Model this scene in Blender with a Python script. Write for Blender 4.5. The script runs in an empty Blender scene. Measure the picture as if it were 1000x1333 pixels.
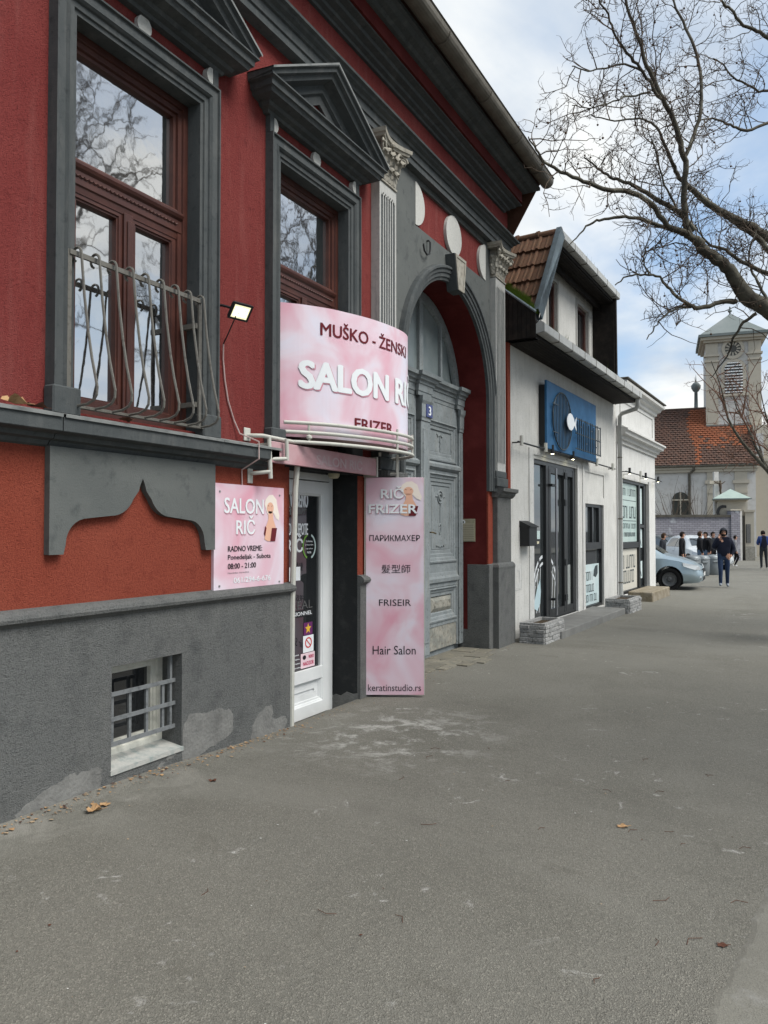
import bpy, bmesh, math, random
from mathutils import Matrix, Vector, Euler
R = math.radians
scene = bpy.context.scene

# ------------------------------------------------------------------ camera
CAM = Vector((3.85, 0.0, 1.64))
YAW, PITCH = R(28.2), math.atan(24.5 / 1000)
cd = bpy.data.cameras.new("camera")
cam = bpy.data.objects.new("camera", cd)
scene.collection.objects.link(cam)
cam.location = CAM
cam.rotation_euler = (R(90) + PITCH, 0, YAW)
cd.sensor_fit = 'HORIZONTAL'; cd.sensor_width = 36; cd.lens = 36.0
cd.clip_start = 0.05; cd.clip_end = 3000
scene.camera = cam

# ------------------------------------------------------------------ world
SUN_EL, SUN_AZ = R(52), R(88)          # azimuth measured from +Y towards +X
world = bpy.data.worlds.new("World"); scene.world = world
world.use_nodes = True
wn, wl = world.node_tree.nodes, world.node_tree.links
wn.clear()
def N(t, **kw):
    n = wn.new(t)
    for k, v in kw.items(): setattr(n, k, v)
    return n
sky = N('ShaderNodeTexSky', sky_type='NISHITA', sun_disc=False)
sky.sun_elevation = SUN_EL; sky.sun_rotation = SUN_AZ
sky.air_density = 1.0; sky.dust_density = 1.6; sky.ozone_density = 1.3
tc = N('ShaderNodeTexCoord')
sep = N('ShaderNodeSeparateXYZ'); wl.new(tc.outputs['Generated'], sep.inputs[0])
addz = N('ShaderNodeMath', operation='ADD'); addz.inputs[1].default_value = 0.22
mx = N('ShaderNodeMath', operation='MAXIMUM'); mx.inputs[1].default_value = 0.0
wl.new(sep.outputs['Z'], mx.inputs[0]); wl.new(mx.outputs[0], addz.inputs[0])
dx_ = N('ShaderNodeMath', operation='DIVIDE'); dy_ = N('ShaderNodeMath', operation='DIVIDE')
wl.new(sep.outputs['X'], dx_.inputs[0]); wl.new(addz.outputs[0], dx_.inputs[1])
wl.new(sep.outputs['Y'], dy_.inputs[0]); wl.new(addz.outputs[0], dy_.inputs[1])
cmb = N('ShaderNodeCombineXYZ'); wl.new(dx_.outputs[0], cmb.inputs[0]); wl.new(dy_.outputs[0], cmb.inputs[1])
cmb.inputs[2].default_value = 18.4
n1 = N('ShaderNodeTexNoise'); n1.inputs['Scale'].default_value = 0.9; n1.inputs['Detail'].default_value = 7
n1.inputs['Roughness'].default_value = 0.55; n1.inputs['Distortion'].default_value = 0.35
wl.new(cmb.outputs[0], n1.inputs['Vector'])
r1 = N('ShaderNodeValToRGB'); r1.color_ramp.elements[0].position = 0.36; r1.color_ramp.elements[1].position = 0.56
wl.new(n1.outputs['Fac'], r1.inputs[0])
cmb2 = N('ShaderNodeCombineXYZ'); wl.new(dx_.outputs[0], cmb2.inputs[0]); wl.new(dy_.outputs[0], cmb2.inputs[1])
cmb2.inputs[2].default_value = 1.2
n2 = N('ShaderNodeTexNoise'); n2.inputs['Scale'].default_value = 2.1; n2.inputs['Detail'].default_value = 6
wl.new(cmb2.outputs[0], n2.inputs['Vector'])
r2 = N('ShaderNodeValToRGB')
r2.color_ramp.elements[0].position = 0.38; r2.color_ramp.elements[0].color = (3.5, 3.95, 4.5, 1)
r2.color_ramp.elements[1].position = 0.58; r2.color_ramp.elements[1].color = (6.0, 6.05, 5.9, 1)
wl.new(n2.outputs['Fac'], r2.inputs[0])
blue = N('ShaderNodeMix', data_type='RGBA', blend_type='MIX')     # thin veil over the blue
blue.inputs['Factor'].default_value = 0.5
cl = N('ShaderNodeMix', data_type='RGBA', blend_type='DARKEN'); cl.inputs['Factor'].default_value = 1.0
wl.new(sky.outputs[0], cl.inputs['A']); cl.inputs['B'].default_value = (4.0, 4.8, 6.0, 1)
wl.new(cl.outputs['Result'], blue.inputs['A']); blue.inputs['B'].default_value = (2.9, 4.1, 5.6, 1)
mix = N('ShaderNodeMix', data_type='RGBA', blend_type='MIX')
wl.new(r1.outputs[0], mix.inputs['Factor']); wl.new(blue.outputs['Result'], mix.inputs['A']); wl.new(r2.outputs[0], mix.inputs['B'])
bg = N('ShaderNodeBackground'); bg.inputs['Strength'].default_value = 0.058
out = N('ShaderNodeOutputWorld')
wl.new(mix.outputs['Result'], bg.inputs['Color']); wl.new(bg.outputs[0], out.inputs[0])

# ------------------------------------------------------------------ sun behind thin cloud
sd = bpy.data.lights.new("sun", 'SUN'); sd.energy = 1.5; sd.angle = R(32); sd.color = (1.0, 0.965, 0.91)
sun = bpy.data.objects.new("sun", sd); scene.collection.objects.link(sun)
sdir = Vector((math.sin(SUN_AZ) * math.cos(SUN_EL), math.cos(SUN_AZ) * math.cos(SUN_EL), math.sin(SUN_EL)))
sun.rotation_euler = (-sdir).to_track_quat('-Z', 'Y').to_euler(); sun.location = (10, 10, 30)

vs = scene.view_settings
vs.view_transform = 'Standard'; vs.look = 'None'; vs.gamma = 1.0; vs.exposure = 1.6
vs.use_curve_mapping = False
scene.render.film_transparent = False
scene.cycles.max_bounces = 6; scene.cycles.diffuse_bounces = 3; scene.cycles.glossy_bounces = 3
scene.cycles.transparent_max_bounces = 4

# ------------------------------------------------------------------ materials
MATS = {}
def mat(name, col, rough=0.8, bump=None, var=None, metal=0.0, emit=None, spec=0.12, rnd=0.0, extra=None, mottle=None):
    """bump=(scale, strength[, distance]); var=(scale, colour2, lo, hi); rnd = per-object brightness change"""
    if name in MATS: return MATS[name]
    m = bpy.data.materials.new(name); m.use_nodes = True
    nt = m.node_tree; nd, ln = nt.nodes, nt.links
    b = nd['Principled BSDF']
    b.inputs['Base Color'].default_value = (*col, 1); b.inputs['Roughness'].default_value = rough
    b.inputs['Metallic'].default_value = metal; b.inputs['Specular IOR Level'].default_value = spec
    t = nd.new('ShaderNodeTexCoord'); last = None
    if var:
        vs_ = var if isinstance(var, list) else [var]
        for (sc, c2, lo, hi) in vs_:
            n = nd.new('ShaderNodeTexNoise'); n.inputs['Scale'].default_value = sc; n.inputs['Detail'].default_value = 6
            n.inputs['Roughness'].default_value = 0.6
            ln.new(t.outputs['Object'], n.inputs['Vector'])
            r = nd.new('ShaderNodeMapRange'); r.inputs['From Min'].default_value = lo; r.inputs['From Max'].default_value = hi
            ln.new(n.outputs['Fac'], r.inputs[0])
            mx = nd.new('ShaderNodeMix'); mx.data_type = 'RGBA'
            ln.new(r.outputs[0], mx.inputs['Factor'])
            if last: ln.new(last, mx.inputs['A'])
            else: mx.inputs['A'].default_value = (*col, 1)
            mx.inputs['B'].default_value = (*c2, 1)
            last = mx.outputs['Result']
    if rnd:
        oi = nd.new('ShaderNodeObjectInfo'); r = nd.new('ShaderNodeMapRange')
        r.inputs['To Min'].default_value = 1 - rnd; r.inputs['To Max'].default_value = 1 + rnd
        ln.new(oi.outputs['Random'], r.inputs[0])
        mx = nd.new('ShaderNodeVectorMath'); mx.operation = 'SCALE'
        if last: ln.new(last, mx.inputs[0])
        else: mx.inputs[0].default_value = col
        ln.new(r.outputs[0], mx.inputs['Scale']); last = mx.outputs[0]
    if last: ln.new(last, b.inputs['Base Color'])
    if bump:
        prev = None
        for bb in (bump if isinstance(bump, list) else [bump]):
            n = nd.new('ShaderNodeTexNoise'); n.inputs['Scale'].default_value = bb[0]; n.inputs['Detail'].default_value = 3
            ln.new(t.outputs['Object'], n.inputs['Vector'])
            bp = nd.new('ShaderNodeBump'); bp.inputs['Strength'].default_value = bb[1]
            bp.inputs['Distance'].default_value = bb[2] if len(bb) > 2 else 0.01
            ln.new(n.outputs['Fac'], bp.inputs['Height'])
            if prev: ln.new(prev, bp.inputs['Normal'])
            prev = bp.outputs[0]
        ln.new(prev, b.inputs['Normal'])
    if emit:
        b.inputs['Emission Color'].default_value = (*emit[0], 1); b.inputs['Emission Strength'].default_value = emit[1]
    if extra: extra(nd, ln, b, t)
    MATS[name] = m
    return m

def streaks(col, dirt, amt=0.6, sc=(7, 7, 0.7)):
    def f(nd, ln, b, t):
        mp = nd.new('ShaderNodeMapping'); mp.inputs['Scale'].default_value = sc
        ln.new(t.outputs['Object'], mp.inputs[0])
        n = nd.new('ShaderNodeTexNoise'); n.inputs['Scale'].default_value = 1.6; n.inputs['Detail'].default_value = 8
        n.inputs['Roughness'].default_value = 0.7
        ln.new(mp.outputs[0], n.inputs['Vector'])
        r = nd.new('ShaderNodeMapRange'); r.inputs['From Min'].default_value = 0.5; r.inputs['From Max'].default_value = 0.8
        r.inputs['To Max'].default_value = amt
        ln.new(n.outputs['Fac'], r.inputs[0])
        mx = nd.new('ShaderNodeMix'); mx.data_type = 'RGBA'
        src = b.inputs['Base Color'].links[0].from_socket if b.inputs['Base Color'].is_linked else None
        if src: ln.new(src, mx.inputs['A'])
        else: mx.inputs['A'].default_value = (*col, 1)
        mx.inputs['B'].default_value = (*dirt, 1)
        ln.new(r.outputs[0], mx.inputs['Factor']); ln.new(mx.outputs['Result'], b.inputs['Base Color'])
    return f

RC = [(150, 1.0, 0.011), (45, 0.5, 0.012)]       # rough-cast render
M_red = mat('crimson_render', (0.185, 0.035, 0.032), 0.85, RC, [(1.1, (0.225, 0.052, 0.046), 0.4, 0.75), (14, (0.11, 0.018, 0.018), 0.55, 0.85), (95, (0.085, 0.015, 0.016), 0.50, 0.72), (120, (0.26, 0.075, 0.07), 0.60, 0.8)], extra=streaks(None, (0.26, 0.095, 0.085), 0.55, (5, 5, 0.6)))
M_red2 = mat('brick_red_render', (0.245, 0.055, 0.034), 0.85, RC, [(1.3, (0.275, 0.07, 0.044), 0.4, 0.75), (10, (0.14, 0.025, 0.017), 0.55, 0.9), (95, (0.115, 0.022, 0.014), 0.50, 0.72), (120, (0.30, 0.085, 0.055), 0.60, 0.8)])
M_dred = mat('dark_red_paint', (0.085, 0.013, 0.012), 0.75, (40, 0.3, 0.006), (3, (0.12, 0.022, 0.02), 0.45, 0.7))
M_grey = mat('grey_plinth_render', (0.134, 0.138, 0.135), 0.9, RC, [(0.9, (0.145, 0.147, 0.142), 0.42, 0.72), (6, (0.078, 0.082, 0.082), 0.5, 0.8), (95, (0.068, 0.071, 0.071), 0.50, 0.72), (120, (0.19, 0.19, 0.185), 0.60, 0.8)], extra=streaks(None, (0.20, 0.20, 0.19), 0.5, (3, 3, 1.3)))
M_trim = mat('slate_trim_render', (0.066, 0.074, 0.076), 0.85, [(180, 0.6, 0.004), (20, 0.25, 0.01)], [(3, (0.086, 0.093, 0.094), 0.42, 0.75), (18, (0.038, 0.043, 0.046), 0.55, 0.8)], extra=streaks(None, (0.15, 0.152, 0.145), 0.55, (6, 6, 1.2)))
M_panel = mat('grey_field_render', (0.105, 0.113, 0.110), 0.85, [(120, 0.5, 0.005), (9, 0.3, 0.01)], [(2.2, (0.125, 0.133, 0.128), 0.4, 0.7), (9, (0.055, 0.062, 0.063), 0.55, 0.8)])
M_flash = mat('ledge_flashing', (0.24, 0.25, 0.245), 0.6, (60, 0.3, 0.004), (8, (0.14, 0.15, 0.15), 0.45, 0.7))
M_cem = mat('bare_cement', (0.20, 0.20, 0.19), 0.95, [(45, 0.7, 0.01), (200, 0.4, 0.004)], (7, (0.13, 0.13, 0.125), 0.4, 0.7))
M_white_rc = mat('white_rough_plaster', (0.52, 0.52, 0.49), 0.9, [(150, 1.0, 0.006)], (60, (0.40, 0.41, 0.39), 0.5, 0.72))
M_stone = mat('aged_stucco', (0.32, 0.30, 0.255), 0.9, [(60, 0.6, 0.006)], [(18, (0.20, 0.19, 0.165), 0.45, 0.7), (4, (0.42, 0.41, 0.36), 0.5, 0.8)])
M_flute = mat('pale_pilaster_paint', (0.42, 0.42, 0.40), 0.85, [(90, 0.4, 0.004)], [(25, (0.34, 0.35, 0.34), 0.5, 0.72)], extra=streaks(None, (0.16, 0.17, 0.17), 0.7, (14, 14, 1.6)))
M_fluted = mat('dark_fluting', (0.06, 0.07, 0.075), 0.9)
M_brown = mat('oxblood_woodwork', (0.052, 0.015, 0.010), 0.45, (40, 0.2, 0.003), (5, (0.08, 0.025, 0.016), 0.45, 0.7), spec=0.5)
M_unlit = mat('dark_interior', (0.01, 0.01, 0.011), 1.0)  # near-black colour stands in for unlit rooms; the boxes also block light leaks
def glass(name, base=(0.012, 0.014, 0.015), rough=0.02, spec=1.0, wav=0.0, ior=1.9):
    m = mat(name, base, rough, spec=spec, bump=(3.2, wav, 0.02) if wav else None)
    m.node_tree.nodes['Principled BSDF'].inputs['IOR'].default_value = ior
    return m
M_glass = glass('window_glass', rough=0.032, wav=0.07, ior=3.4)
M_glassd = glass('shop_glass', (0.02, 0.022, 0.024), 0.02, ior=1.65)
M_iron = mat('painted_iron', (0.13, 0.125, 0.11), 0.6, (90, 0.3, 0.002), (30, (0.07, 0.06, 0.05), 0.5, 0.75), spec=0.4)
M_cream = mat('cream_metal_paint', (0.50, 0.50, 0.45), 0.5, (50, 0.15, 0.002), (14, (0.42, 0.41, 0.36), 0.52, 0.75), spec=0.4)
M_gutter = mat('weathered_gutter', (0.125, 0.115, 0.092), 0.6, (40, 0.2, 0.004), [(5, (0.075, 0.066, 0.052), 0.4, 0.7)], spec=0.4)
M_pvc = mat('white_pvc', (0.70, 0.72, 0.72), 0.35, None, (3, (0.62, 0.64, 0.64), 0.4, 0.7), spec=0.5)
M_oldwhite = mat('old_white_woodwork', (0.60, 0.60, 0.54), 0.6, (60, 0.2, 0.003), (12, (0.42, 0.42, 0.37), 0.5, 0.75))
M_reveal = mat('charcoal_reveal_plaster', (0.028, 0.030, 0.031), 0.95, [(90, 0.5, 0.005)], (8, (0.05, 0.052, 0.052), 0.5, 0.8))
M_door = mat('blue_grey_door_paint', (0.195, 0.218, 0.225), 0.6, [(60, 0.25, 0.003)], [(5, (0.26, 0.285, 0.29), 0.45, 0.75), (30, (0.09, 0.105, 0.11), 0.55, 0.75)], extra=streaks(None, (0.20, 0.17, 0.12), 0.35, (9, 9, 1.4)))
M_doord = mat('worn_door_boards', (0.20, 0.205, 0.185), 0.75, [(40, 0.4, 0.004)], [(9, (0.30, 0.29, 0.25), 0.4, 0.65), (22, (0.12, 0.105, 0.08), 0.52, 0.72)])
M_dust = mat('dusty_fanlight_glass', (0.12, 0.15, 0.155), 0.35, None, [(3, (0.18, 0.21, 0.21), 0.4, 0.7)], spec=0.6)
M_black = mat('black_paint', (0.012, 0.013, 0.014), 0.5, spec=0.4)
M_gravel = None

def pinkf(nd, ln, b, t):
    n = nd.new('ShaderNodeTexNoise'); n.inputs['Scale'].default_value = 1.9; n.inputs['Detail'].default_value = 3; n.inputs['Distortion'].default_value = 0.6
    ln.new(t.outputs['Object'], n.inputs['Vector'])
    r = nd.new('ShaderNodeValToRGB'); cr = r.color_ramp
    cr.elements[0].position = 0.30; cr.elements[0].color = (0.66, 0.33, 0.41, 1)
    cr.elements[1].position = 0.68; cr.elements[1].color = (0.68, 0.65, 0.74, 1)
    e = cr.elements.new(0.47); e.color = (0.68, 0.48, 0.55, 1)
    e = cr.elements.new(0.56); e.color = (0.70, 0.59, 0.66, 1)
    ln.new(n.outputs['Fac'], r.inputs[0]); ln.new(r.outputs[0], b.inputs['Base Color'])
M_pink = mat('pink_marbled_print', (0.8, 0.6, 0.65), 0.35, spec=0.4, extra=pinkf)
M_tm = mat('maroon_letters', (0.13, 0.018, 0.024), 0.4)
M_tw = mat('white_letters', (0.74, 0.77, 0.79), 0.4)
M_ts = mat('rose_letter_shade', (0.56, 0.27, 0.33), 0.4)
M_tk = mat('black_letters', (0.02, 0.018, 0.022), 0.4)
M_tg = mat('grey_letters', (0.25, 0.2, 0.22), 0.4)
M_skinp = mat('printed_skin_tone', (0.72, 0.42, 0.30), 0.4)
M_blond = mat('printed_blonde_hair', (0.80, 0.72, 0.64), 0.4)
# ------------------------------------------------------------------ mesh helpers
COL = scene.collection
WM = {}
FR = [Matrix.Identity(4)]                 # construction frame
def wm(o): return WM.get(o.name, Matrix.Identity(4))
def meta(o, label=None, cat=None, group=None, kind=None):
    if label: o['label'] = label
    if cat: o['category'] = cat
    if group: o['group'] = group
    if kind: o['kind'] = kind
    return o
def thing(name, label, cat, loc=(0, 0, 0), rz=0.0, group=None):
    """Empty at the thing's base; loc is given in the current construction frame"""
    o = bpy.data.objects.new(name, None); COL.objects.link(o)
    m = FR[-1] @ Matrix.Translation(loc) @ Matrix.Rotation(rz, 4, 'Z')
    o.matrix_world = m; WM[o.name] = m.copy(); o.empty_display_size = 0.2
    return meta(o, label, cat, group)
class MB:
    def __init__(s): s.v = []; s.f = []; s.m = []
    def poly(s, pts, mi=0):
        i = len(s.v); s.v += [tuple(p) for p in pts]; s.f.append(tuple(range(i, i + len(pts)))); s.m.append(mi); return s
    def box(s, x0, x1, y0, y1, z0, z1, mi=0):
        i = len(s.v)
        s.v += [(x0, y0, z0), (x1, y0, z0), (x1, y1, z0), (x0, y1, z0), (x0, y0, z1), (x1, y0, z1), (x1, y1, z1), (x0, y1, z1)]
        for q in ((0, 3, 2, 1), (4, 5, 6, 7), (0, 1, 5, 4), (1, 2, 6, 5), (2, 3, 7, 6), (3, 0, 4, 7)):
            s.f.append(tuple(i + k for k in q)); s.m.append(mi)
        return s
    def obox(s, c, sx, sy, sz, rx=0, ry=0, rz=0, mi=0):
        m = Matrix.Translation(c) @ Euler((rx, ry, rz)).to_matrix().to_4x4(); k = len(s.v)
        s.box(-sx / 2, sx / 2, -sy / 2, sy / 2, -sz / 2, sz / 2, mi)
        for j in range(k, len(s.v)): s.v[j] = tuple(m @ Vector(s.v[j]))
        return s
    def grid(s, rows, mi=0, closed=False):
        i = len(s.v); n = len(rows[0])
        for r in rows: s.v += [tuple(p) for p in r]
        for a in range(len(rows) - 1):
            for b in range(n if closed else n - 1):
                c = (b + 1) % n
                s.f.append((i + a * n + b, i + a * n + c, i + (a + 1) * n + c, i + (a + 1) * n + b)); s.m.append(mi)
        return s
    def extr(s, poly, a, b, axis='y', mi=0):
        """poly in the two other axes: y -> (x,z), x -> (y,z), z -> (x,y)"""
        def P(p, t): return (p[0], t, p[1]) if axis == 'y' else ((t, p[0], p[1]) if axis == 'x' else (p[0], p[1], t))
        A = [P(p, a) for p in poly]; B = [P(p, b) for p in poly]
        s.grid([A, B], mi, True); s.poly(A, mi); s.poly(B, mi); return s
    def tube(s, pts, r, n=8, mi=0, caps=True):
        pts = [Vector(p) for p in pts]; rows = []; up = None
        for k, p in enumerate(pts):
            d = (pts[min(k + 1, len(pts) - 1)] - pts[max(k - 1, 0)]).normalized()
            if up is None:
                up = Vector((0, 0, 1)) if abs(d.z) < 0.9 else Vector((1, 0, 0))
            u = d.cross(up)
            if u.length < 1e-4: u = d.cross(Vector((0.3, 1, 0.2)))
            u.normalize(); w = u.cross(d).normalized(); up = w
            rr = r[k] if isinstance(r, (list, tuple)) else r
            rows.append([p + (u * math.cos(2 * math.pi * j / n) + w * math.sin(2 * math.pi * j / n)) * rr for j in range(n)])
        s.grid(rows, mi, True)
        if caps: s.poly(rows[0], mi); s.poly(rows[-1][::-1], mi)
        return s
    def lathe(s, prof, c=(0, 0, 0), n=16, mi=0, sx=1, sy=1):
        s.grid([[(c[0] + r * sx * math.cos(2 * math.pi * j / n), c[1] + r * sy * math.sin(2 * math.pi * j / n), c[2] + z) for j in range(n)] for r, z in prof], mi, True)
        return s
    def arr(s, y0, y1, z0, z1, prof, mi=0):
        """mitred three-sided casing round an opening, profile (offset outward, x)"""
        for (o0, x0), (o1, x1) in zip(prof, prof[1:]):
            A = [(x0, y0 - o0, z0), (x0, y0 - o0, z1 + o0), (x0, y1 + o0, z1 + o0), (x0, y1 + o0, z0)]
            B = [(x1, y0 - o1, z0), (x1, y0 - o1, z1 + o1), (x1, y1 + o1, z1 + o1), (x1, y1 + o1, z0)]
            s.grid([A, B], mi)
        return s
    def ring(s, y0, y1, z0, z1, prof, mi=0):
        """closed four-sided frame, profile (offset inward, x)"""
        rows = []
        for o, x in prof:
            rows.append([(x, y0 + o, z0 + o), (x, y1 - o, z0 + o), (x, y1 - o, z1 - o), (x, y0 + o, z1 - o)])
        return s.grid(rows, mi, True)
    def cornice(s, y0, y1, prof, x0=0.0, mi=0, cl=True, cr=True):
        """moulding along y with mitred returns, profile (projection, z)"""
        rows = []
        for p, z in prof:
            rows.append([(x0, y0 - (p if cl else 0), z), (x0 + p, y0 - (p if cl else 0), z), (x0 + p, y1 + (p if cr else 0), z), (x0, y1 + (p if cr else 0), z)])
        s.grid(rows, mi); s.poly(rows[-1], mi); s.poly(rows[0][::-1], mi)
        return s
    def build(s, name, m, parent=None, bevel=0, smooth=False, label=None, cat=None, group=None, kind=None, loc=None, norm=True, auto=False):
        me = bpy.data.meshes.new(name)
        F = FR[-1]
        if parent is not None: T = wm(parent).inverted() @ F; base = None
        else:
            if loc is None:
                xs = [F @ Vector(p) for p in (s.v[:400] if len(s.v) > 400 else s.v)]
                c = sum(xs, Vector()) / len(xs); z = min(p.z for p in xs); loc = (c.x, c.y, z)
            else: loc = tuple(F @ Vector(loc))
            T = Matrix.Translation(loc).inverted() @ F
        me.from_pydata([tuple(T @ Vector(p)) for p in s.v], [], s.f)
        ms = m if isinstance(m, (list, tuple)) else [m]
        for q in ms: me.materials.append(q)
        if len(ms) > 1: me.polygons.foreach_set('material_index', s.m)
        if norm or bevel:
            bm = bmesh.new(); bm.from_mesh(me)
            if bevel or auto: bmesh.ops.remove_doubles(bm, verts=bm.verts, dist=1e-5)
            bmesh.ops.recalc_face_normals(bm, faces=bm.faces)
            if bevel:
                es = [e for e in bm.edges if len(e.link_faces) == 2 and e.calc_face_angle(0) > 0.5]
                bmesh.ops.bevel(bm, geom=es, offset=bevel, segments=1, affect='EDGES', clamp_overlap=True)
            bm.to_mesh(me); bm.free()
        if smooth: me.polygons.foreach_set('use_smooth', [True] * len(me.polygons))
        me.update()
        o = bpy.data.objects.new(name, me); COL.objects.link(o)
        if parent is not None:
            o.parent = parent; WM[o.name] = wm(parent)
        else:
            o.location = loc; WM[o.name] = Matrix.Translation(loc)
        return meta(o, label, cat, group, kind)
def put(o, m, parent):
    """place the linked object o with matrix m (construction frame) under parent"""
    o.parent = parent; o.matrix_local = wm(parent).inverted() @ FR[-1] @ m; WM[o.name] = FR[-1] @ m; return o
def clone(src, m, parent):
    o = src.copy(); COL.objects.link(o); return put(o, m, parent)
def sharp(o, ang=35):
    try: o.data.shade_auto_smooth
    except Exception: pass
    me = o.data
    bm = bmesh.new(); bm.from_mesh(me)
    for f in bm.faces: f.smooth = True
    for e in bm.edges:
        if len(e.link_faces) == 2 and e.calc_face_angle(0) > R(ang): e.smooth = False
    bm.to_mesh(me); bm.free(); return o

# ------------------------------------------------------------------ lettering (flat print)
def glyphs(body, bold=0.0, res=3, space=1.0):
    cu = bpy.data.curves.new('t', 'FONT'); cu.body = body; cu.size = 1.0; cu.offset = bold; cu.resolution_u = res; cu.space_character = space
    o = bpy.data.objects.new('t', cu); COL.objects.link(o)
    dg = bpy.context.evaluated_depsgraph_get(); dg.update()
    me = bpy.data.meshes.new_from_object(o.evaluated_get(dg))
    V = [tuple(v.co) for v in me.vertices]; F = [tuple(p.vertices) for p in me.polygons]
    bpy.data.objects.remove(o); bpy.data.curves.remove(cu); bpy.data.meshes.remove(me)
    return V, F
def text(body, fn, w, h, m, parent, name='lettering', bold=0.02, res=3, space=1.0, split=0.0, fat=None):
    """fn(u, v) maps text plane (u across, v up, centred) to a point of the current frame; fitted to w x h"""
    fat = bold * 1.0 if fat is None else fat
    V, F = glyphs(body, 0.0, res, space)
    if not V: return None
    bm = bmesh.new(); vv = [bm.verts.new(v) for v in V]
    for f in F:
        try: bm.faces.new([vv[i] for i in f])
        except Exception: pass
    x0, x1 = min(v[0] for v in V), max(v[0] for v in V); y0, y1 = min(v[1] for v in V), max(v[1] for v in V)
    for v in bm.verts: v.co = ((v.co.x - (x0 + x1) / 2) / (x1 - x0) * w, (v.co.y - (y0 + y1) / 2) / (y1 - y0) * h, 0)
    if split:
        for _ in range(3):
            es = [e for e in bm.edges if abs(e.verts[0].co.x - e.verts[1].co.x) > split]
            if es:
                bmesh.ops.triangulate(bm, faces=bm.faces)
                es = [e for e in bm.edges if abs(e.verts[0].co.x - e.verts[1].co.x) > split]
                bmesh.ops.subdivide_edges(bm, edges=es, cuts=1)
    bm.verts.ensure_lookup_table(); bm.verts.index_update()
    mb = MB(); nv = len(bm.verts); e = 0.0
    shifts = [(0, 0)] if fat <= 0.002 else [(0, 0), (-1, 0.0), (1, 0.0), (0, 1), (0, -1), (-.7, .7), (.7, .7), (-.7, -.7), (.7, -.7)]
    c0 = Vector(fn(0, 0)); nrm_ = (Vector(fn(0.01, 0)) - c0).cross(Vector(fn(0, 0.01)) - c0).normalized(); hh = h / max(y1 - y0, 1e-6) * fat
    for i, (a, b_) in enumerate(shifts):
        mb.v += [tuple(Vector(fn(v.co.x + a * hh, v.co.y + b_ * hh * 0.6)) + nrm_ * (0.00012 * i)) for v in bm.verts]
        mb.f += [tuple(v.index + i * nv for v in f.verts) for f in bm.faces]
    mb.m = [0] * len(mb.f); bm.free()
    return mb.build(name, m, parent, norm=False)
def wallfn(x, yc, zc): return lambda u, v: (x, yc + u, zc + v)
def disc(mb, fn, cu, cv, ru, rv=None, n=20, a0=0, a1=2 * math.pi, hole=0.0, mi=0):
    rv = rv or ru
    if hole:
        A = [fn(cu + ru * math.cos(a0 + (a1 - a0) * k / n), cv + rv * math.sin(a0 + (a1 - a0) * k / n)) for k in range(n + 1)]
        B = [fn(cu + ru * hole * math.cos(a0 + (a1 - a0) * k / n), cv + rv * hole * math.sin(a0 + (a1 - a0) * k / n)) for k in range(n + 1)]
        mb.grid([A, B], mi)
    else: mb.poly([fn(cu + ru * math.cos(a0 + (a1 - a0) * k / n), cv + rv * math.sin(a0 + (a1 - a0) * k / n)) for k in range(n)], mi)
    return mb
def prt(mb, fn, pts, mi=0): return mb.poly([fn(*p) for p in pts], mi)
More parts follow.
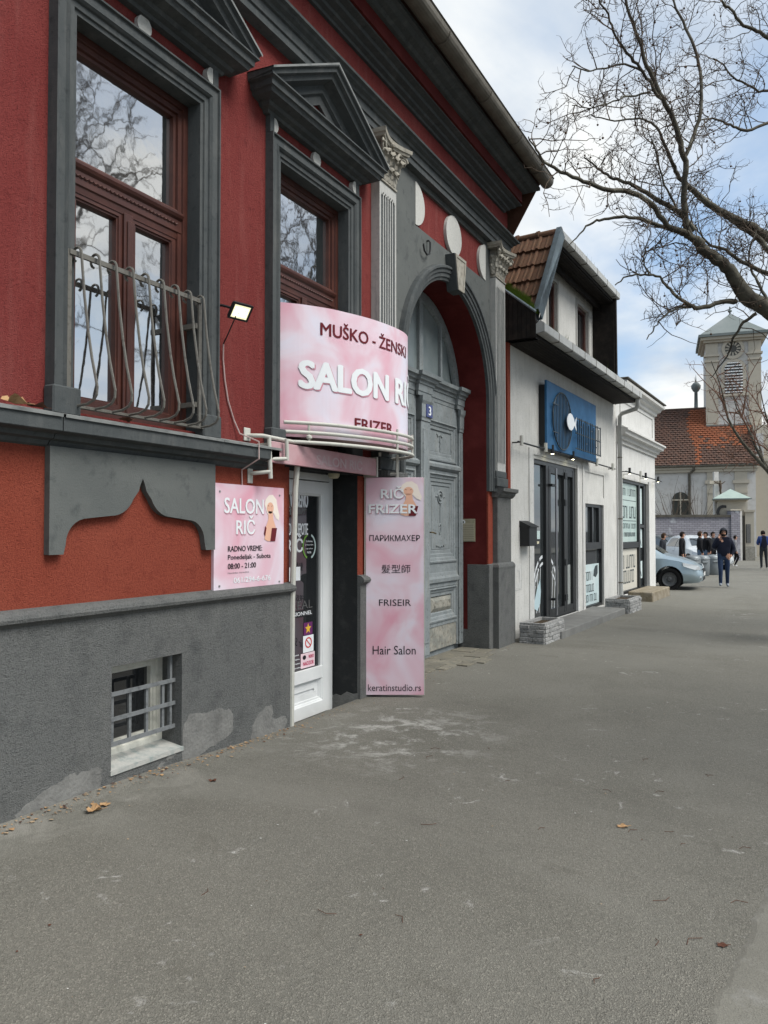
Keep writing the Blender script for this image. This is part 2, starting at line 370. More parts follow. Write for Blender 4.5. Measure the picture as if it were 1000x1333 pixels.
# ------------------------------------------------------------------ ground
def gz(x, y):
    t = min(1, max(0, (y - 3.2) / 2.4)); t = t * t * (3 - 2 * t)
    z = 0.05 + (-0.03 - 0.05) * t
    z -= 0.0006 * max(0, y - 8)
    if x > 0.6 : z -= 0.010 * min(3.2, x - 0.6)
    if x < 0.6: z += 0.010 * (0.6 - max(x, 0)) * 0.5
    if x < 0 and 5.44 < y < 6.63: z += x * 0.52
    return z
def asphalt(nd, ln, b, t):
    def noise(sc, det=4, ro=0.6, vec=None, dist=0.0):
        n = nd.new('ShaderNodeTexNoise'); n.inputs['Scale'].default_value = sc; n.inputs['Detail'].default_value = det
        n.inputs['Roughness'].default_value = ro; n.inputs['Distortion'].default_value = dist
        ln.new(vec or t.outputs['Object'], n.inputs['Vector']); return n.outputs['Fac']
    def rng(s, lo, hi, a=0.0, c=1.0):
        r = nd.new('ShaderNodeMapRange'); r.inputs['From Min'].default_value = lo; r.inputs['From Max'].default_value = hi
        r.inputs['To Min'].default_value = a; r.inputs['To Max'].default_value = c; ln.new(s, r.inputs[0]); return r.outputs[0]
    def mixc(f, A, B):
        m = nd.new('ShaderNodeMix'); m.data_type = 'RGBA'
        ln.new(f, m.inputs['Factor'])
        for k, s in (('A', A), ('B', B)):
            if isinstance(s, tuple): m.inputs[k].default_value = (*s, 1)
            else: ln.new(s, m.inputs[k])
        return m.outputs['Result']
    def mul(a, c):
        m = nd.new('ShaderNodeMath'); m.operation = 'MULTIPLY'; ln.new(a, m.inputs[0]); ln.new(c, m.inputs[1]); return m.outputs[0]
    base = mixc(rng(noise(1.1, 6), 0.35, 0.68), (0.138, 0.134, 0.113), (0.184, 0.178, 0.152))
    base = mixc(rng(noise(0.35, 3), 0.42, 0.62), base, (0.160, 0.156, 0.134))
    v = nd.new('ShaderNodeTexVoronoi'); v.inputs['Scale'].default_value = 165; ln.new(t.outputs['Object'], v.inputs['Vector'])
    sepc = nd.new('ShaderNodeSeparateColor'); ln.new(v.outputs['Color'], sepc.inputs[0])
    base = mixc(rng(sepc.outputs[0], 0.72, 0.97, 0, 0.5), base, (0.31, 0.295, 0.25))
    base = mixc(rng(sepc.outputs[1], 0.66, 0.97, 0, 0.5), base, (0.08, 0.076, 0.065))
    v3 = nd.new('ShaderNodeTexVoronoi'); v3.inputs['Scale'].default_value = 300; ln.new(t.outputs['Object'], v3.inputs['Vector'])
    s3 = nd.new('ShaderNodeSeparateColor'); ln.new(v3.outputs['Color'], s3.inputs[0])
    base = mixc(rng(s3.outputs[2], 0.5, 0.95, 0, 0.4), base, (0.07, 0.066, 0.06))
    # pale scuffs and gum spots
    sc = mul(rng(noise(5.5, 8, 0.72, None, 0.8), 0.605, 0.66), rng(noise(0.9, 2), 0.46, 0.58))
    base = mixc(mul(sc, rng(noise(60, 2), 0.35, 0.6, 0.25, 1.0)), base, (0.42, 0.415, 0.39))
    v2 = nd.new('ShaderNodeTexVoronoi'); v2.inputs['Scale'].default_value = 2.3; v2.inputs['Randomness'].default_value = 1.0
    ln.new(t.outputs['Object'], v2.inputs['Vector'])
    base = mixc(rng(v2.outputs['Distance'], 0.045, 0.03, 0, 0.5), base, (0.27, 0.27, 0.25))
    base = mixc(rng(noise(0.22, 4, 0.55, None, 1.2), 0.47, 0.53, 0, 0.35), base, (0.20, 0.195, 0.17))
    base = mixc(rng(noise(2.6, 8, 0.7, None, 0.6), 0.60, 0.66, 0, 0.35), base, (0.10, 0.095, 0.078))
    # damp dark patches
    base = mixc(rng(noise(0.8, 5, 0.6), 0.60, 0.74, 0, 0.5), base, (0.105, 0.10, 0.087))
    # dust and chalky wear beside the doorway
    sp = nd.new('ShaderNodeSeparateXYZ'); ln.new(t.outputs['Object'], sp.inputs[0])
    def band(sock, c, w):
        m = nd.new('ShaderNodeMath'); m.operation = 'SUBTRACT'; ln.new(sock, m.inputs[0]); m.inputs[1].default_value = c
        a = nd.new('ShaderNodeMath'); a.operation = 'ABSOLUTE'; ln.new(m.outputs[0], a.inputs[0])
        return rng(a.outputs[0], w, w * 0.25)
    d = mul(mul(band(sp.outputs['X'], 0.95, 0.95), band(sp.outputs['Y'], 5.6, 1.2)), rng(noise(3.4, 10, 0.78, None, 0.4), 0.50, 0.60, 0, 0.8))
    base = mixc(d, base, (0.42, 0.415, 0.385))
    d = mul(mul(band(sp.outputs['X'], 0.2, 0.5), band(sp.outputs['Y'], 3.2, 1.6)), rng(noise(3, 8, 0.7, None, 0.5), 0.45, 0.62, 0, 0.7))
    base = mixc(d, base, (0.27, 0.26, 0.23))
    ln.new(base, b.inputs['Base Color'])
    bp = nd.new('ShaderNodeBump'); bp.inputs['Strength'].default_value = 0.7; bp.inputs['Distance'].default_value = 0.006
    ln.new(v.outputs['Distance'], bp.inputs['Height'])
    bp2 = nd.new('ShaderNodeBump'); bp2.inputs['Strength'].default_value = 0.6; bp2.inputs['Distance'].default_value = 0.012
    ln.new(noise(22, 6), bp2.inputs['Height']); ln.new(bp.outputs[0], bp2.inputs['Normal']); ln.new(bp2.outputs[0], b.inputs['Normal'])
M_asph = mat('pavement_asphalt', (0.12, 0.115, 0.1), 0.92, extra=asphalt, spec=0.25)
M_conc = mat('worn_kerb_concrete', (0.20, 0.195, 0.168), 0.92, [(150, 0.7, 0.004), (18, 0.3, 0.01)], [(2, (0.165, 0.16, 0.138), 0.4, 0.7), (220, (0.09, 0.088, 0.08), 0.5, 0.75), (9, (0.25, 0.247, 0.23), 0.55, 0.8)])
M_road = mat('road_asphalt', (0.05, 0.05, 0.05), 0.9, (120, 0.5, 0.004), (1, (0.065, 0.065, 0.063), 0.4, 0.7))

def grid_sheet(xs, ys, f, name, m, **kw):
    mb = MB(); mb.grid([[(x, y, f(x, y)) for x in xs] for y in ys])
    o = mb.build(name, m, kind='structure', loc=(0, 0, 0), smooth=True, norm=False, **kw); return o
def spread(*segs):
    r = []
    for a, b, n in segs: r += [a + (b - a) * k / n for k in range(n)]
    return r + [segs[-1][1]]
gx = spread((-40, -0.45, 4), (-0.45, -0.28, 1), (-0.28, 0, 3), (0, 0.6, 4), (0.6, 7.0, 12))
gy = spread((-14, 3, 14), (3, 5.44, 10), (5.44, 5.45, 1), (5.45, 6.62, 3), (6.62, 6.63, 1), (6.63, 12, 10), (12, 120, 30))
o = grid_sheet(gx, gy, gz, 'pavement', M_asph)
o['kind'] = 'structure'
# far ground reaching the horizon, a little lower
grid_sheet(spread((-900, 900, 6)), spread((-400, 1500, 6)), lambda x, y: -0.30, 'ground', M_road)
# pale concrete kerb strip with a broken edge along the asphalt
random.seed(4)
mb = MB(); rows = []
y = -3.0; w = 0.0
while y < 46:
    w = w * 0.9 + random.uniform(-0.009, 0.009)
    e = 3.305 + 0.1 * y if y < 4.25 else 3.73 + 0.004 * (y - 4.25)
    ee = e + w + random.uniform(-.006, .006)
    z = gz(3.7, y)
    rows.append([(ee - 0.02, y, z - 0.003), (ee + 0.015, y, z + 0.005), (4.05, y, z + 0.008), (4.75, y, z + 0.006)])
    y += 0.03 if y < 9 else 0.5
mb.grid(rows); mb.build('kerb_strip', M_conc, kind='structure', loc=(0, 0, 0), smooth=False, norm=False)
mb = MB(); mb.box(7.0, 7.18, -14, 120, -0.3, 0.0); mb.build('kerb', M_conc, kind='structure', loc=(0, 0, -0.3), bevel=0.02)
mb = MB(); mb.grid([[(7.18, y, -0.13), (15.5, y, -0.13)] for y in (-14, 120)]); mb.build('road', M_road, kind='structure', loc=(0, 0, 0), norm=False)
mb = MB(); mb.box(15.5, 21, -14, 120, -0.3, 0.0); mb.build('far_pavement', M_asph, kind='structure', loc=(0, 0, -0.3))
# ------------------------------------------------------------------ red house
house = thing('town_house', 'dark red town house with slate grey window surrounds and a big arched gateway', 'house', (0, 0, 0))
def wallholes(mb, y0, y1, z0, z1, holes, x):
    ys = sorted({y0, y1, *[h[0] for h in holes], *[h[1] for h in holes]}); zs = sorted({z0, z1, *[h[2] for h in holes], *[h[3] for h in holes]})
    for a, b in zip(ys, ys[1:]):
        for c, d in zip(zs, zs[1:]):
            if any(h[0] <= a and b <= h[1] and h[2] <= c and d <= h[3] for h in holes): continue
            mb.poly([(x, a, c), (x, b, c), (x, b, d), (x, a, d)])
    return mb
def reveal(mb, h, xa, xb, sides='lrtb'):
    y0, y1, z0, z1 = h
    if 'l' in sides: mb.poly([(xa, y0, z0), (xb, y0, z0), (xb, y0, z1), (xa, y0, z1)])
    if 'r' in sides: mb.poly([(xa, y1, z0), (xb, y1, z0), (xb, y1, z1), (xa, y1, z1)])
    if 't' in sides: mb.poly([(xa, y0, z1), (xb, y0, z1), (xb, y1, z1), (xa, y1, z1)])
    if 'b' in sides: mb.poly([(xa, y0, z0), (xb, y0, z0), (xb, y1, z0), (xa, y1, z0)])
    return mb
YN, YE = -1.5, 11.1
WIN = [(3.17, 4.27, 2.36, 4.78), (5.27, 6.39, 2.36, 4.78)]
PC, PR, PZ = 8.93, 1.32, 3.45                       # gateway arch centre, radius, springing
mb = MB(); wallholes(mb, YN, 7.26, 2.20, 5.76, WIN, 0.0); mb.poly([(0, 10.37, 2.2), (0, YE, 2.2), (0, YE, 5.76), (0, 10.37, 5.76)])
mb.poly([(0, YE, -0.4), (-9, YE, -0.4), (-9, YE, 6.0), (0, YE, 6.0)]); mb.poly([(0, YN, -0.4), (-9, YN, -0.4), (-9, YN, 6.0), (0, YN, 6.0)])
mb.build('upper_wall', M_red, house, norm=False)
mb = MB(); wallholes(mb, YN, 5.45, 1.12, 2.20, [], 0.0); wallholes(mb, 6.62, 7.26, 1.12, 2.2, [], 0.0)
mb.build('lower_wall', M_red2, house, norm=False)
CH = (3.48, 4.11, 0.13, 0.78)
mb = MB(); wallholes(mb, YN, 5.45, -0.4, 1.12, [CH], 0.035)
reveal(mb, CH, 0.035, -0.24, 'lrt'); mb.poly([(0.035, 5.45, -0.4), (0, 5.45, -0.4), (0, 5.45, 1.12), (0.035, 5.45, 1.12)])
mb.build('plinth', M_grey, house, norm=False)
mb = MB(); wallholes(mb, 6.62, 7.26, -0.4, 1.12, [], 0.035); mb.poly([(0.035, 6.62, -0.4), (0, 6.62, -0.4), (0, 6.62, 1.12), (0.035, 6.62, 1.12)]); mb.build('plinth', M_grey, house, norm=False)
# plinth moulding
pm = [(0.035, 1.10), (0.05, 1.115), (0.075, 1.13), (0.08, 1.15), (0.07, 1.17), (0.045, 1.19), (0.0, 1.20)]
def run(name, prof, a, b, m, parent=house, cap=True):
    mb = MB(); mb.grid([[(x, y, z) for x, z in prof] for y in (a, b)])
    if cap:
        for y in (a, b): mb.poly([(x, y, z) for x, z in prof] + [(0 if prof[0][0] >= 0 else prof[0][0], y, prof[0][1])])
    return mb.build(name, m, parent)
run('plinth_moulding', pm, YN, 5.452, M_grey); run('plinth_moulding', pm, 6.618, 7.262, M_grey)
# ledge under the windows with a metal flashing
ld = [(0.0, 2.13), (0.02, 2.14), (0.035, 2.165), (0.07, 2.175), (0.08, 2.20), (0.145, 2.21), (0.15, 2.215), (0.15, 2.295), (0.0, 2.295)]
run('ledge', ld, YN, 3.0, M_trim); run('ledge', ld, 3.008, 5.10, M_trim)
mb = MB()
for a, b in ((YN, 1.4), (1.405, 2.995), (3.012, 4.4), (4.405, 5.12)):
    mb.poly([(0.0, a, 2.345), (0.165, a, 2.31), (0.165, b, 2.31), (0.0, b, 2.345)]); mb.poly([(0.165, a, 2.31), (0.165, b, 2.31), (0.163, b, 2.292), (0.163, a, 2.292)])
mb.build('ledge_flashing', M_flash, house, norm=False)
# scalloped apron below the first window
ap = [(3.0, 2.135), (3.0, 1.50), (3.10, 1.50)]
def arcp(cy, cz, r, a0, a1, n=8): return [(cy + r * math.cos(R(a0 + (a1 - a0) * k / n)), cz + r * math.sin(R(a0 + (a1 - a0) * k / n))) for k in range(n + 1)]
left = [(3.10, 1.50), (3.115, 1.56)] + arcp(3.27, 1.56, 0.155, 178, 98, 6) + [(3.36, 1.725), (3.46, 1.735)] + arcp(3.46, 1.935, 0.20, -82, -25, 6) + [(3.685, 1.90), (3.70, 1.945), (3.72, 1.985)]
right = [(2 * 3.72 - p[0], p[1]) for p in left[::-1]]
poly = [(3.0, 2.135), (3.0, 1.50)] + left + right[1:] + [(4.44, 1.50), (4.44, 2.135)]
mb = MB()
for k in range(len(poly) - 1): pass
pts = poly[1:-1]
mb.grid([[(0.045, y, z) for y, z in pts], [(0.045, y, 2.135) for y, z in pts]]); mb.grid([[(0.0, y, z) for y, z in pts], [(0.045, y, z) for y, z in pts]])
mb.poly([(0, 3.0, 1.5), (0.045, 3.0, 1.5), (0.045, 3.0, 2.135), (0, 3.0, 2.135)]); mb.poly([(0, 4.44, 1.5), (0.045, 4.44, 1.5), (0.045, 4.44, 2.135), (0, 4.44, 2.135)])
mb.build('window_apron', M_panel, house, norm=False)
# entablature, frieze, eaves
en = [(0.0, 5.745), (0.10, 5.75), (0.10, 5.815), (0.115, 5.82), (0.115, 5.90), (0.135, 5.905), (0.145, 5.93), (0.18, 5.945), (0.19, 5.965), (0.22, 5.975), (0.225, 5.995), (0.0, 6.015)]
mb = MB(); mb.cornice(YN, YE - 0.2, en); mb.build('entablature', M_trim, house)
mb = MB(); mb.box(-0.3, 0.04, YN, YE - 0.03, 6.0, 6.45); mb.build('frieze', M_red, house)
bm_ = [(0.0, 6.40), (0.05, 6.405), (0.06, 6.43), (0.10, 6.445), (0.11, 6.47), (0.17, 6.49), (0.18, 6.52), (0.24, 6.535), (0.245, 6.55), (0, 6.55)]
mb = MB(); mb.cornice(YN, YE - 0.25, bm_, 0.02); mb.build('bed_moulding', M_trim, house)
mb = MB(); mb.box(-0.3, 0.29, YN, YE - 0.08, 6.552, 6.70); mb.build('eaves_fascia', M_dred, house)
so = [(0.0, 6.69), (0.29, 6.70), (0.33, 6.705), (0.36, 6.73), (0.42, 6.745), (0.46, 6.775), (0.50, 6.785), (0.50, 6.83), (0.0, 6.85)]
mb = MB(); mb.cornice(YN, YE - 0.35, so, 0.0); mb.build('eaves_soffit', M_trim, house)
mb = MB(); mb.poly([(0.55, YN, 6.88), (0.55, YE + 0.1, 6.88), (-5, YE + 0.1, 9.9), (-5, YN, 9.9)]); mb.poly([(-10.5, YN, 6.88), (-10.5, YE, 6.88), (-5, YE + 0.1, 9.9), (-5, YN, 9.9)])
mb.poly([(0.5, YE + 0.1, 6.84), (0.55, YE + 0.1, 6.88), (-5, YE + 0.1, 9.9), (-10.5, YE + 0.1, 6.88), (-9, YE + 0.1, 6.0), (0.0, YE + 0.1, 6.0)][::-1])
mb.build('roof', mat('dark_roof_tiles', (0.10, 0.05, 0.035), 0.9, (30, 0.5, 0.02)), house, norm=False)
gt = MB(); rows = []
for y in (YN, 11.28):
    rows.append([(0.60 + 0.098 * math.cos(a), y, 6.90 + 0.098 * math.sin(a)) for a in [math.pi * (1.0 + k / 10) for k in range(11)]] + [(0.698, y, 6.925), (0.712, y, 6.935), (0.69, y, 6.93)])
gt.grid(rows)
gt.poly([rows[1][k] for k in range(11)])
g = gt.build('gutter', M_gutter, house, smooth=False)
for y in (3.2, 4.6, 6.0, 7.35, 8.6, 9.75, 10.7):
    mb = MB(); mb.tube([(0.60 + 0.104 * math.cos(a), y, 6.90 + 0.104 * math.sin(a)) for a in [math.pi * (1.0 + k / 10) for k in range(11)]], 0.007, 5); mb.build('gutter_bracket', M_gutter, g, norm=False)

# --- windows of the first floor
casing = [(0.0, 0.0), (0.0, 0.03), (0.025, 0.032), (0.03, 0.045), (0.065, 0.047), (0.07, 0.06), (0.085, 0.075), (0.10, 0.06), (0.155, 0.06), (0.16, 0.078), (0.172, 0.078), (0.175, 0.0)]
pedi_h = [(0.0, 5.09), (0.05, 5.095), (0.06, 5.12), (0.10, 5.13), (0.115, 5.155), (0.19, 5.17), (0.205, 5.20), (0.22, 5.205), (0.225, 5.25), (0.25, 5.262), (0.25, 5.275), (0.0, 5.29)]
def house_window(c, panes=True):
    y0, y1, z0, z1 = c
    m = (y0 + y1) / 2
    mb = MB(); mb.arr(y0, y1, z0, z1, casing); cs = mb.build('window_casing', M_trim, house, norm=False)
    mb = MB(); reveal(mb, c, 0.0, -0.14); mb.build('window_reveal', M_trim, cs, norm=False)
    for yy in (y0 - 0.187, y1 - 0.012): MB().box(0.0, 0.09, yy, yy + 0.20, z0 - 0.04, z0 + 0.13).build('casing_foot', M_trim, cs, bevel=0.01)
    # wooden frame
    mb = MB(); mb.ring(y0, y1, z0, z1, [(0, -0.09), (0.045, -0.09), (0.05, -0.105), (0.085, -0.105), (0.09, -0.125), (0.115, -0.125), (0.12, -0.16)])
    w = mb.build('window', M_brown, house)
    tz = 3.87
    mb = MB(); tp = [(-0.16, tz - 0.10), (-0.115, tz - 0.10), (-0.11, tz - 0.06), (-0.10, tz - 0.05), (-0.10, tz + 0.035), (-0.085, tz + 0.05), (-0.075, tz + 0.07), (-0.075, tz + 0.085), (-0.10, tz + 0.095), (-0.11, tz + 0.115), (-0.16, tz + 0.12)]
    mb.grid([[(x, y, z) for x, z in tp] for y in (y0 + 0.05, y1 - 0.05)])
    t = mb.build('transom', M_brown, w)
    mb = MB(); n = 26; sc = [(-0.094, y0 + 0.10 + (y1 - y0 - 0.2) * k / (n * 4), tz + 0.008 - 0.012 * abs(math.sin(math.pi * k / 4))) for k in range(n * 4 + 1)]
    mb.tube(sc, 0.005, 4); mb.build('scalloped_bead', M_brown, t, norm=False)
    mb = MB(); mb.box(-0.16, -0.098, m - 0.04, m + 0.04, z0 + 0.05, tz - 0.09); mb.box(-0.098, -0.085, m - 0.02, m + 0.02, z0 + 0.05, tz - 0.14); mb.build('mullion', M_brown, w, bevel=0.006)
    for a, b in ((y0 + 0.09, m - 0.035), (m + 0.035, y1 - 0.09)):
        mb = MB(); mb.ring(a, b, z0 + 0.08, tz - 0.09, [(0, -0.155), (0, -0.12), (0.035, -0.12), (0.04, -0.13), (0.05, -0.13), (0.055, -0.17)])
        s = mb.build('sash', M_brown, w)
        mb = MB(); mb.poly([(-0.165, a + 0.04, z0 + 0.12), (-0.165, b - 0.04, z0 + 0.12), (-0.165, b - 0.04, tz - 0.13), (-0.165, a + 0.04, tz - 0.13)]); mb.build('pane', M_glass, w, norm=False)
    mb = MB(); mb.poly([(-0.158, y0 + 0.11, tz + 0.11), (-0.158, y1 - 0.11, tz + 0.11), (-0.158, y1 - 0.11, z1 - 0.11), (-0.158, y0 + 0.11, z1 - 0.11)]); mb.build('pane', M_glass, w, norm=False)
    mb = MB(); mb.box(-0.30, -0.20, y0 - 0.1, y1 + 0.1, z0 - 0.1, z1 + 0.1); mb.build('dark_room', M_unlit, w)
    # frieze strip with round bosses
    zc = 5.035
    MB().box(0.0, 0.05, y0 - 0.175, y0 - 0.12, 4.955, 5.10).build('frieze_stop', M_trim, cs); MB().box(0.0, 0.05, y1 + 0.12, y1 + 0.175, 4.955, 5.10).build('frieze_stop', M_trim, cs)
    for yc, a0, a1 in ((y0 - 0.12, -90, 90), (m, 0, 360), (y1 + 0.12, 90, 270)):
        k = 14; P = [(yc + 0.065 * math.cos(R(a0 + (a1 - a0) * j / k)), zc + 0.067 * math.sin(R(a0 + (a1 - a0) * j / k))) for j in range(k + (0 if a1 == 360 else 1))]
        mb = MB(); mb.extr(P, 0.0, 0.03 if a1 == 360 else 0.045, 'x'); mb.build('plaster_roundel', M_white_rc, cs)
    # pediment
    hw = 0.72
    mb = MB(); mb.cornice(m - hw, m + hw, pedi_h, 0.0); pd = mb.build('pediment', M_trim, house)
    rk = [(0.03, -0.30), (0.055, -0.30), (0.06, -0.22), (0.09, -0.20), (0.10, -0.13), (0.14, -0.115), (0.19, -0.10), (0.20, -0.06), (0.235, -0.045), (0.24, -0.01), (0.262, 0.0), (0.265, 0.018), (0.0, 0.03)]
    E_, ZE, ZA = 0.975, 5.30, 5.835
    sl = (ZA - ZE) / E_
    mb = MB()
    for sgn in (-1, 1):
        lo = [(x, m + sgn * E_, ZE + h) for x, h in rk]; hi = [(x, m, ZA + h) for x, h in rk]
        # cut the low end where the raking band meets the horizontal cornice
        cut = [(x, m + sgn * (E_ - max(0, (5.262 - (ZE + h)) / sl)), max(ZE + h, 5.262)) for x, h in rk]
        mb.grid([cut, hi]); mb.poly(cut + [(0, m + sgn * E_, 5.27)])
    mb.build('raking_cornice', M_trim, pd, norm=False)
    mb = MB()
    for sgn in (-1, 1):
        mb.poly([(0.268, m + sgn * (E_ + 0.01), ZE + 0.012), (0.0, m + sgn * (E_ + 0.01), ZE + 0.03), (0.0, m, ZA + 0.042), (0.268, m, ZA + 0.03)])
        mb.poly([(0.268, m + sgn * (E_ + 0.01), ZE + 0.012), (0.268, m, ZA + 0.03), (0.266, m, ZA + 0.012), (0.266, m + sgn * (E_ + 0.01), ZE - 0.006)])
    mb.build('pediment_flashing', M_flash, pd, norm=False)
    mb = MB(); mb.poly([(0.02, m - 0.75, 5.26), (0.02, m + 0.75, 5.26), (0.02, m, 5.72)]); mb.build('tympanum', M_red, pd, norm=False)
for c in WIN: house_window(c)

# --- cellar window with its grille
y0, y1, z0, z1 = CH
mb = MB(); mb.poly([(0.036, y0, z0 - 0.0), (0.045, y1, z0), (-0.19, y1, z0 + 0.035), (-0.19, y0, z0 + 0.035)]); mb.box(0.0, 0.045, y0 - 0.01, y1 + 0.01, z0 - 0.03, z0)
mb.build('cellar_sill', mat('pale_sill_cement', (0.40, 0.40, 0.375), 0.9, (60, 0.6, 0.006), (14, (0.24, 0.28, 0.27), 0.45, 0.7)), house)
mb = MB(); mb.ring(y0, y1, z0 + 0.02, z1, [(0, -0.22), (0, -0.15), (0.045, -0.15), (0.05, -0.165), (0.07, -0.165), (0.075, -0.175), (0.09, -0.175), (0.095, -0.21)])
cw = mb.build('cellar_window', M_oldwhite, house)
mb = MB(); mb.poly([(-0.205, y0 + 0.08, z0 + 0.10), (-0.205, y1 - 0.08, z0 + 0.10), (-0.205, y1 - 0.08, z1 - 0.08), (-0.205, y0 + 0.08, z1 - 0.08)]); mb.build('pane', M_glassd, cw, norm=False)
M_bar = mat('grey_grille_bars', (0.17, 0.18, 0.185), 0.6, (60, 0.3, 0.003), (20, (0.08, 0.088, 0.09), 0.5, 0.75))
for yy in (3.55, 3.70, 3.85, 4.0): MB().box(-0.05, -0.033, yy - 0.011, yy + 0.011, 0.255, 0.60).build('grille_bar', M_bar, cw)
MB().box(-0.054, -0.03, 4.06, 4.082, 0.25, 0.775).build('grille_bar', M_bar, cw)
for zz in (0.27, 0.43, 0.59): MB().box(-0.033, -0.02, y0, 4.105, zz - 0.013, zz + 0.013).build('grille_bar', M_bar, cw)
# peeled patches at the foot of the plinth
def patch(pts, x=0.039):
    for am in (0.012, 0.007, 0.004):
        q = []
        for a, b in zip(pts, pts[1:] + pts[:1]): q += [a, ((a[0] + b[0]) / 2 + random.uniform(-am, am), (a[1] + b[1]) / 2 + random.uniform(-am, am))]
        pts = q
    mb = MB(); x = 0.0375
    mb.extr(pts, 0.034, x, 'x'); return mb.build('plaster_patch', M_cem, house)
random.seed(2)
patch([(2.80, 0.03), (2.80, 0.075), (2.90, 0.115), (3.02, 0.155), (3.12, 0.175), (3.16, 0.20), (3.20, 0.195), (3.22, 0.172), (3.30, 0.178), (3.38, 0.185), (3.41, 0.165), (3.40, 0.13), (3.40, 0.03)])
patch([(4.115, -0.02), (4.12, 0.15), (4.13, 0.27), (4.18, 0.335), (4.30, 0.325), (4.42, 0.315), (4.52, 0.31), (4.62, 0.29), (4.67, 0.22), (4.66, 0.11), (4.56, 0.07), (4.40, 0.05), (4.2, -0.02)])
patch([(4.88, 0.0), (4.90, 0.09), (4.98, 0.17), (5.08, 0.215), (5.16, 0.21), (5.17, 0.10), (5.24, 0.085), (5.34, 0.08), (5.38, 0.04), (5.34, -0.03), (4.9, -0.03)])
patch([(3.96, 0.085), (4.0, 0.12), (4.04, 0.115), (4.06, 0.08), (4.0, 0.065)]); patch([(3.87, 0.045), (3.91, 0.065), (3.945, 0.06), (3.94, 0.03), (3.89, 0.02)])

# --- pilasters
def capital(y0, y1, z0, z1, x):
    """composite capital: necking, two rows of curled leaves, corner volutes, concave abacus"""
    yc = (y0 + y1) / 2; w = (y1 - y0) / 2
    mb = MB(); mb.box(0, x, y0 + 0.01, y1 - 0.01, z0, z1 - 0.06); mb.box(0, x + 0.015, y0, y1, z0, z0 + 0.025)
    cp = mb.build('capital', M_stone, house, bevel=0.004)
    def leaf(py, px, dirx, diry, zb, h, wd, out):
        rows = []
        for k in range(8):
            t = k / 7; z = zb + h * (t if t < 0.8 else 0.8 - (t - 0.8) * 0.9)
            o_ = out * (t ** 2.2); ww = wd * (0.75 + 0.5 * math.sin(math.pi * min(t, .95))) * (1 - 0.55 * max(0, t - 0.75) / 0.25)
            rib = 0.012 * (1 if k % 2 else 0.6)
            rows.append([(px + dirx * (o_ + c) + diry * s * ww, py + diry * (o_ + c) * 1.0 + abs(dirx) * s * ww, z - abs(s) * 0.02 * (k % 2)) for s, c in ((-1, 0.0), (-0.5, rib), (0, 0.02), (0.5, rib), (1, 0.0))])
        mb = MB(); mb.grid(rows); o = mb.build('acanthus_leaf', M_stone, cp, norm=False)
        s_ = o.modifiers.new('s', 'SOLIDIFY'); s_.thickness = 0.012
    H = z1 - z0
    for i, yy in enumerate((-0.6, 0.0, 0.6)): leaf(yc + yy * w, x, 1, 0, z0 + 0.03, H * 0.40, w * 0.30, 0.05)
    for i, yy in enumerate((-0.95, -0.32, 0.32, 0.95)): leaf(yc + yy * w * 0.95, x + 0.01, 1, 0, z0 + 0.14, H * 0.46, w * 0.28, 0.085)
    for sy in (-1, 1):
        leaf(yc + sy * w, x * 0.5, 0, sy, z0 + 0.05, H * 0.4, x * 0.4, 0.05)
        leaf(yc + sy * w, x * 0.6, 0, sy, z0 + 0.16, H * 0.42, x * 0.4, 0.07)
        mb = MB()
        for (ax, ay) in ((0.09, 0.06), ):
            cx, cy, cz = x + 0.055, yc + sy * (w + 0.045), z1 - 0.135
            sp = []
            for k in range(26):
                a = k / 25 * 4.4 * math.pi; r = 0.062 * (1 - k / 27)
                dxy = math.cos(a) * r
                sp.append((cx + dxy * 0.55, cy + sy * dxy * 0.8, cz + math.sin(a) * r))
            mb.tube(sp, [0.016 - 0.009 * k / 25 for k in range(26)], 5)
            mb.tube([(x + 0.005, yc + sy * w * 0.35, z0 + H * 0.45), (x + 0.03, yc + sy * w * 0.55, z0 + H * 0.62), (x + 0.05, yc + sy * w * 0.85, z1 - 0.08), (cx, cy, cz + 0.062)], [0.014, 0.018, 0.018, 0.016], 6)
            sp = []
            for k in range(18):
                a = k / 17 * 3.2 * math.pi; r = 0.038 * (1 - k / 19)
                sp.append((x + 0.05, yc + sy * (0.30 * w - math.cos(a) * r), z1 - 0.14 + math.sin(a) * r))
            mb.tube(sp, 0.011, 5)
            mb.tube([(x + 0.005, yc + sy * w * 0.55, z0 + H * 0.42), (x + 0.035, yc + sy * w * 0.5, z0 + H * 0.6), (x + 0.05, yc + sy * 0.2 * w, z1 - 0.10)], 0.012, 5)
        mb.build('volute', M_stone, cp, norm=False, smooth=True)
    # abacus, concave front
    rows = []
    for z, g in ((z1 - 0.07, 0.02), (z1 - 0.045, 0.03), (z1 - 0.04, 0.045), (z1, 0.05)):
        rows.append([(0, y0 - 0.09 - g, z)] + [(x + 0.09 + g - 0.075 * math.cos(math.pi * t / 2) ** 1.0 * 1.0, yc + t * (w + 0.075 + g), z) for t in [-1 + k / 5 for k in range(11)]] + [(0, y1 + 0.09 + g, z)])
    mb = MB(); mb.grid(rows); mb.poly(rows[-1]); mb.poly(rows[0][::-1]); mb.build('abacus', M_stone, cp)
    mb = MB(); mb.lathe([(0.0, 0.0), (0.03, 0.0), (0.035, 0.02), (0.02, 0.045), (0, 0.05)], (x + 0.05, yc, z1 - 0.07), 8); mb.build('rosette', M_stone, cp)
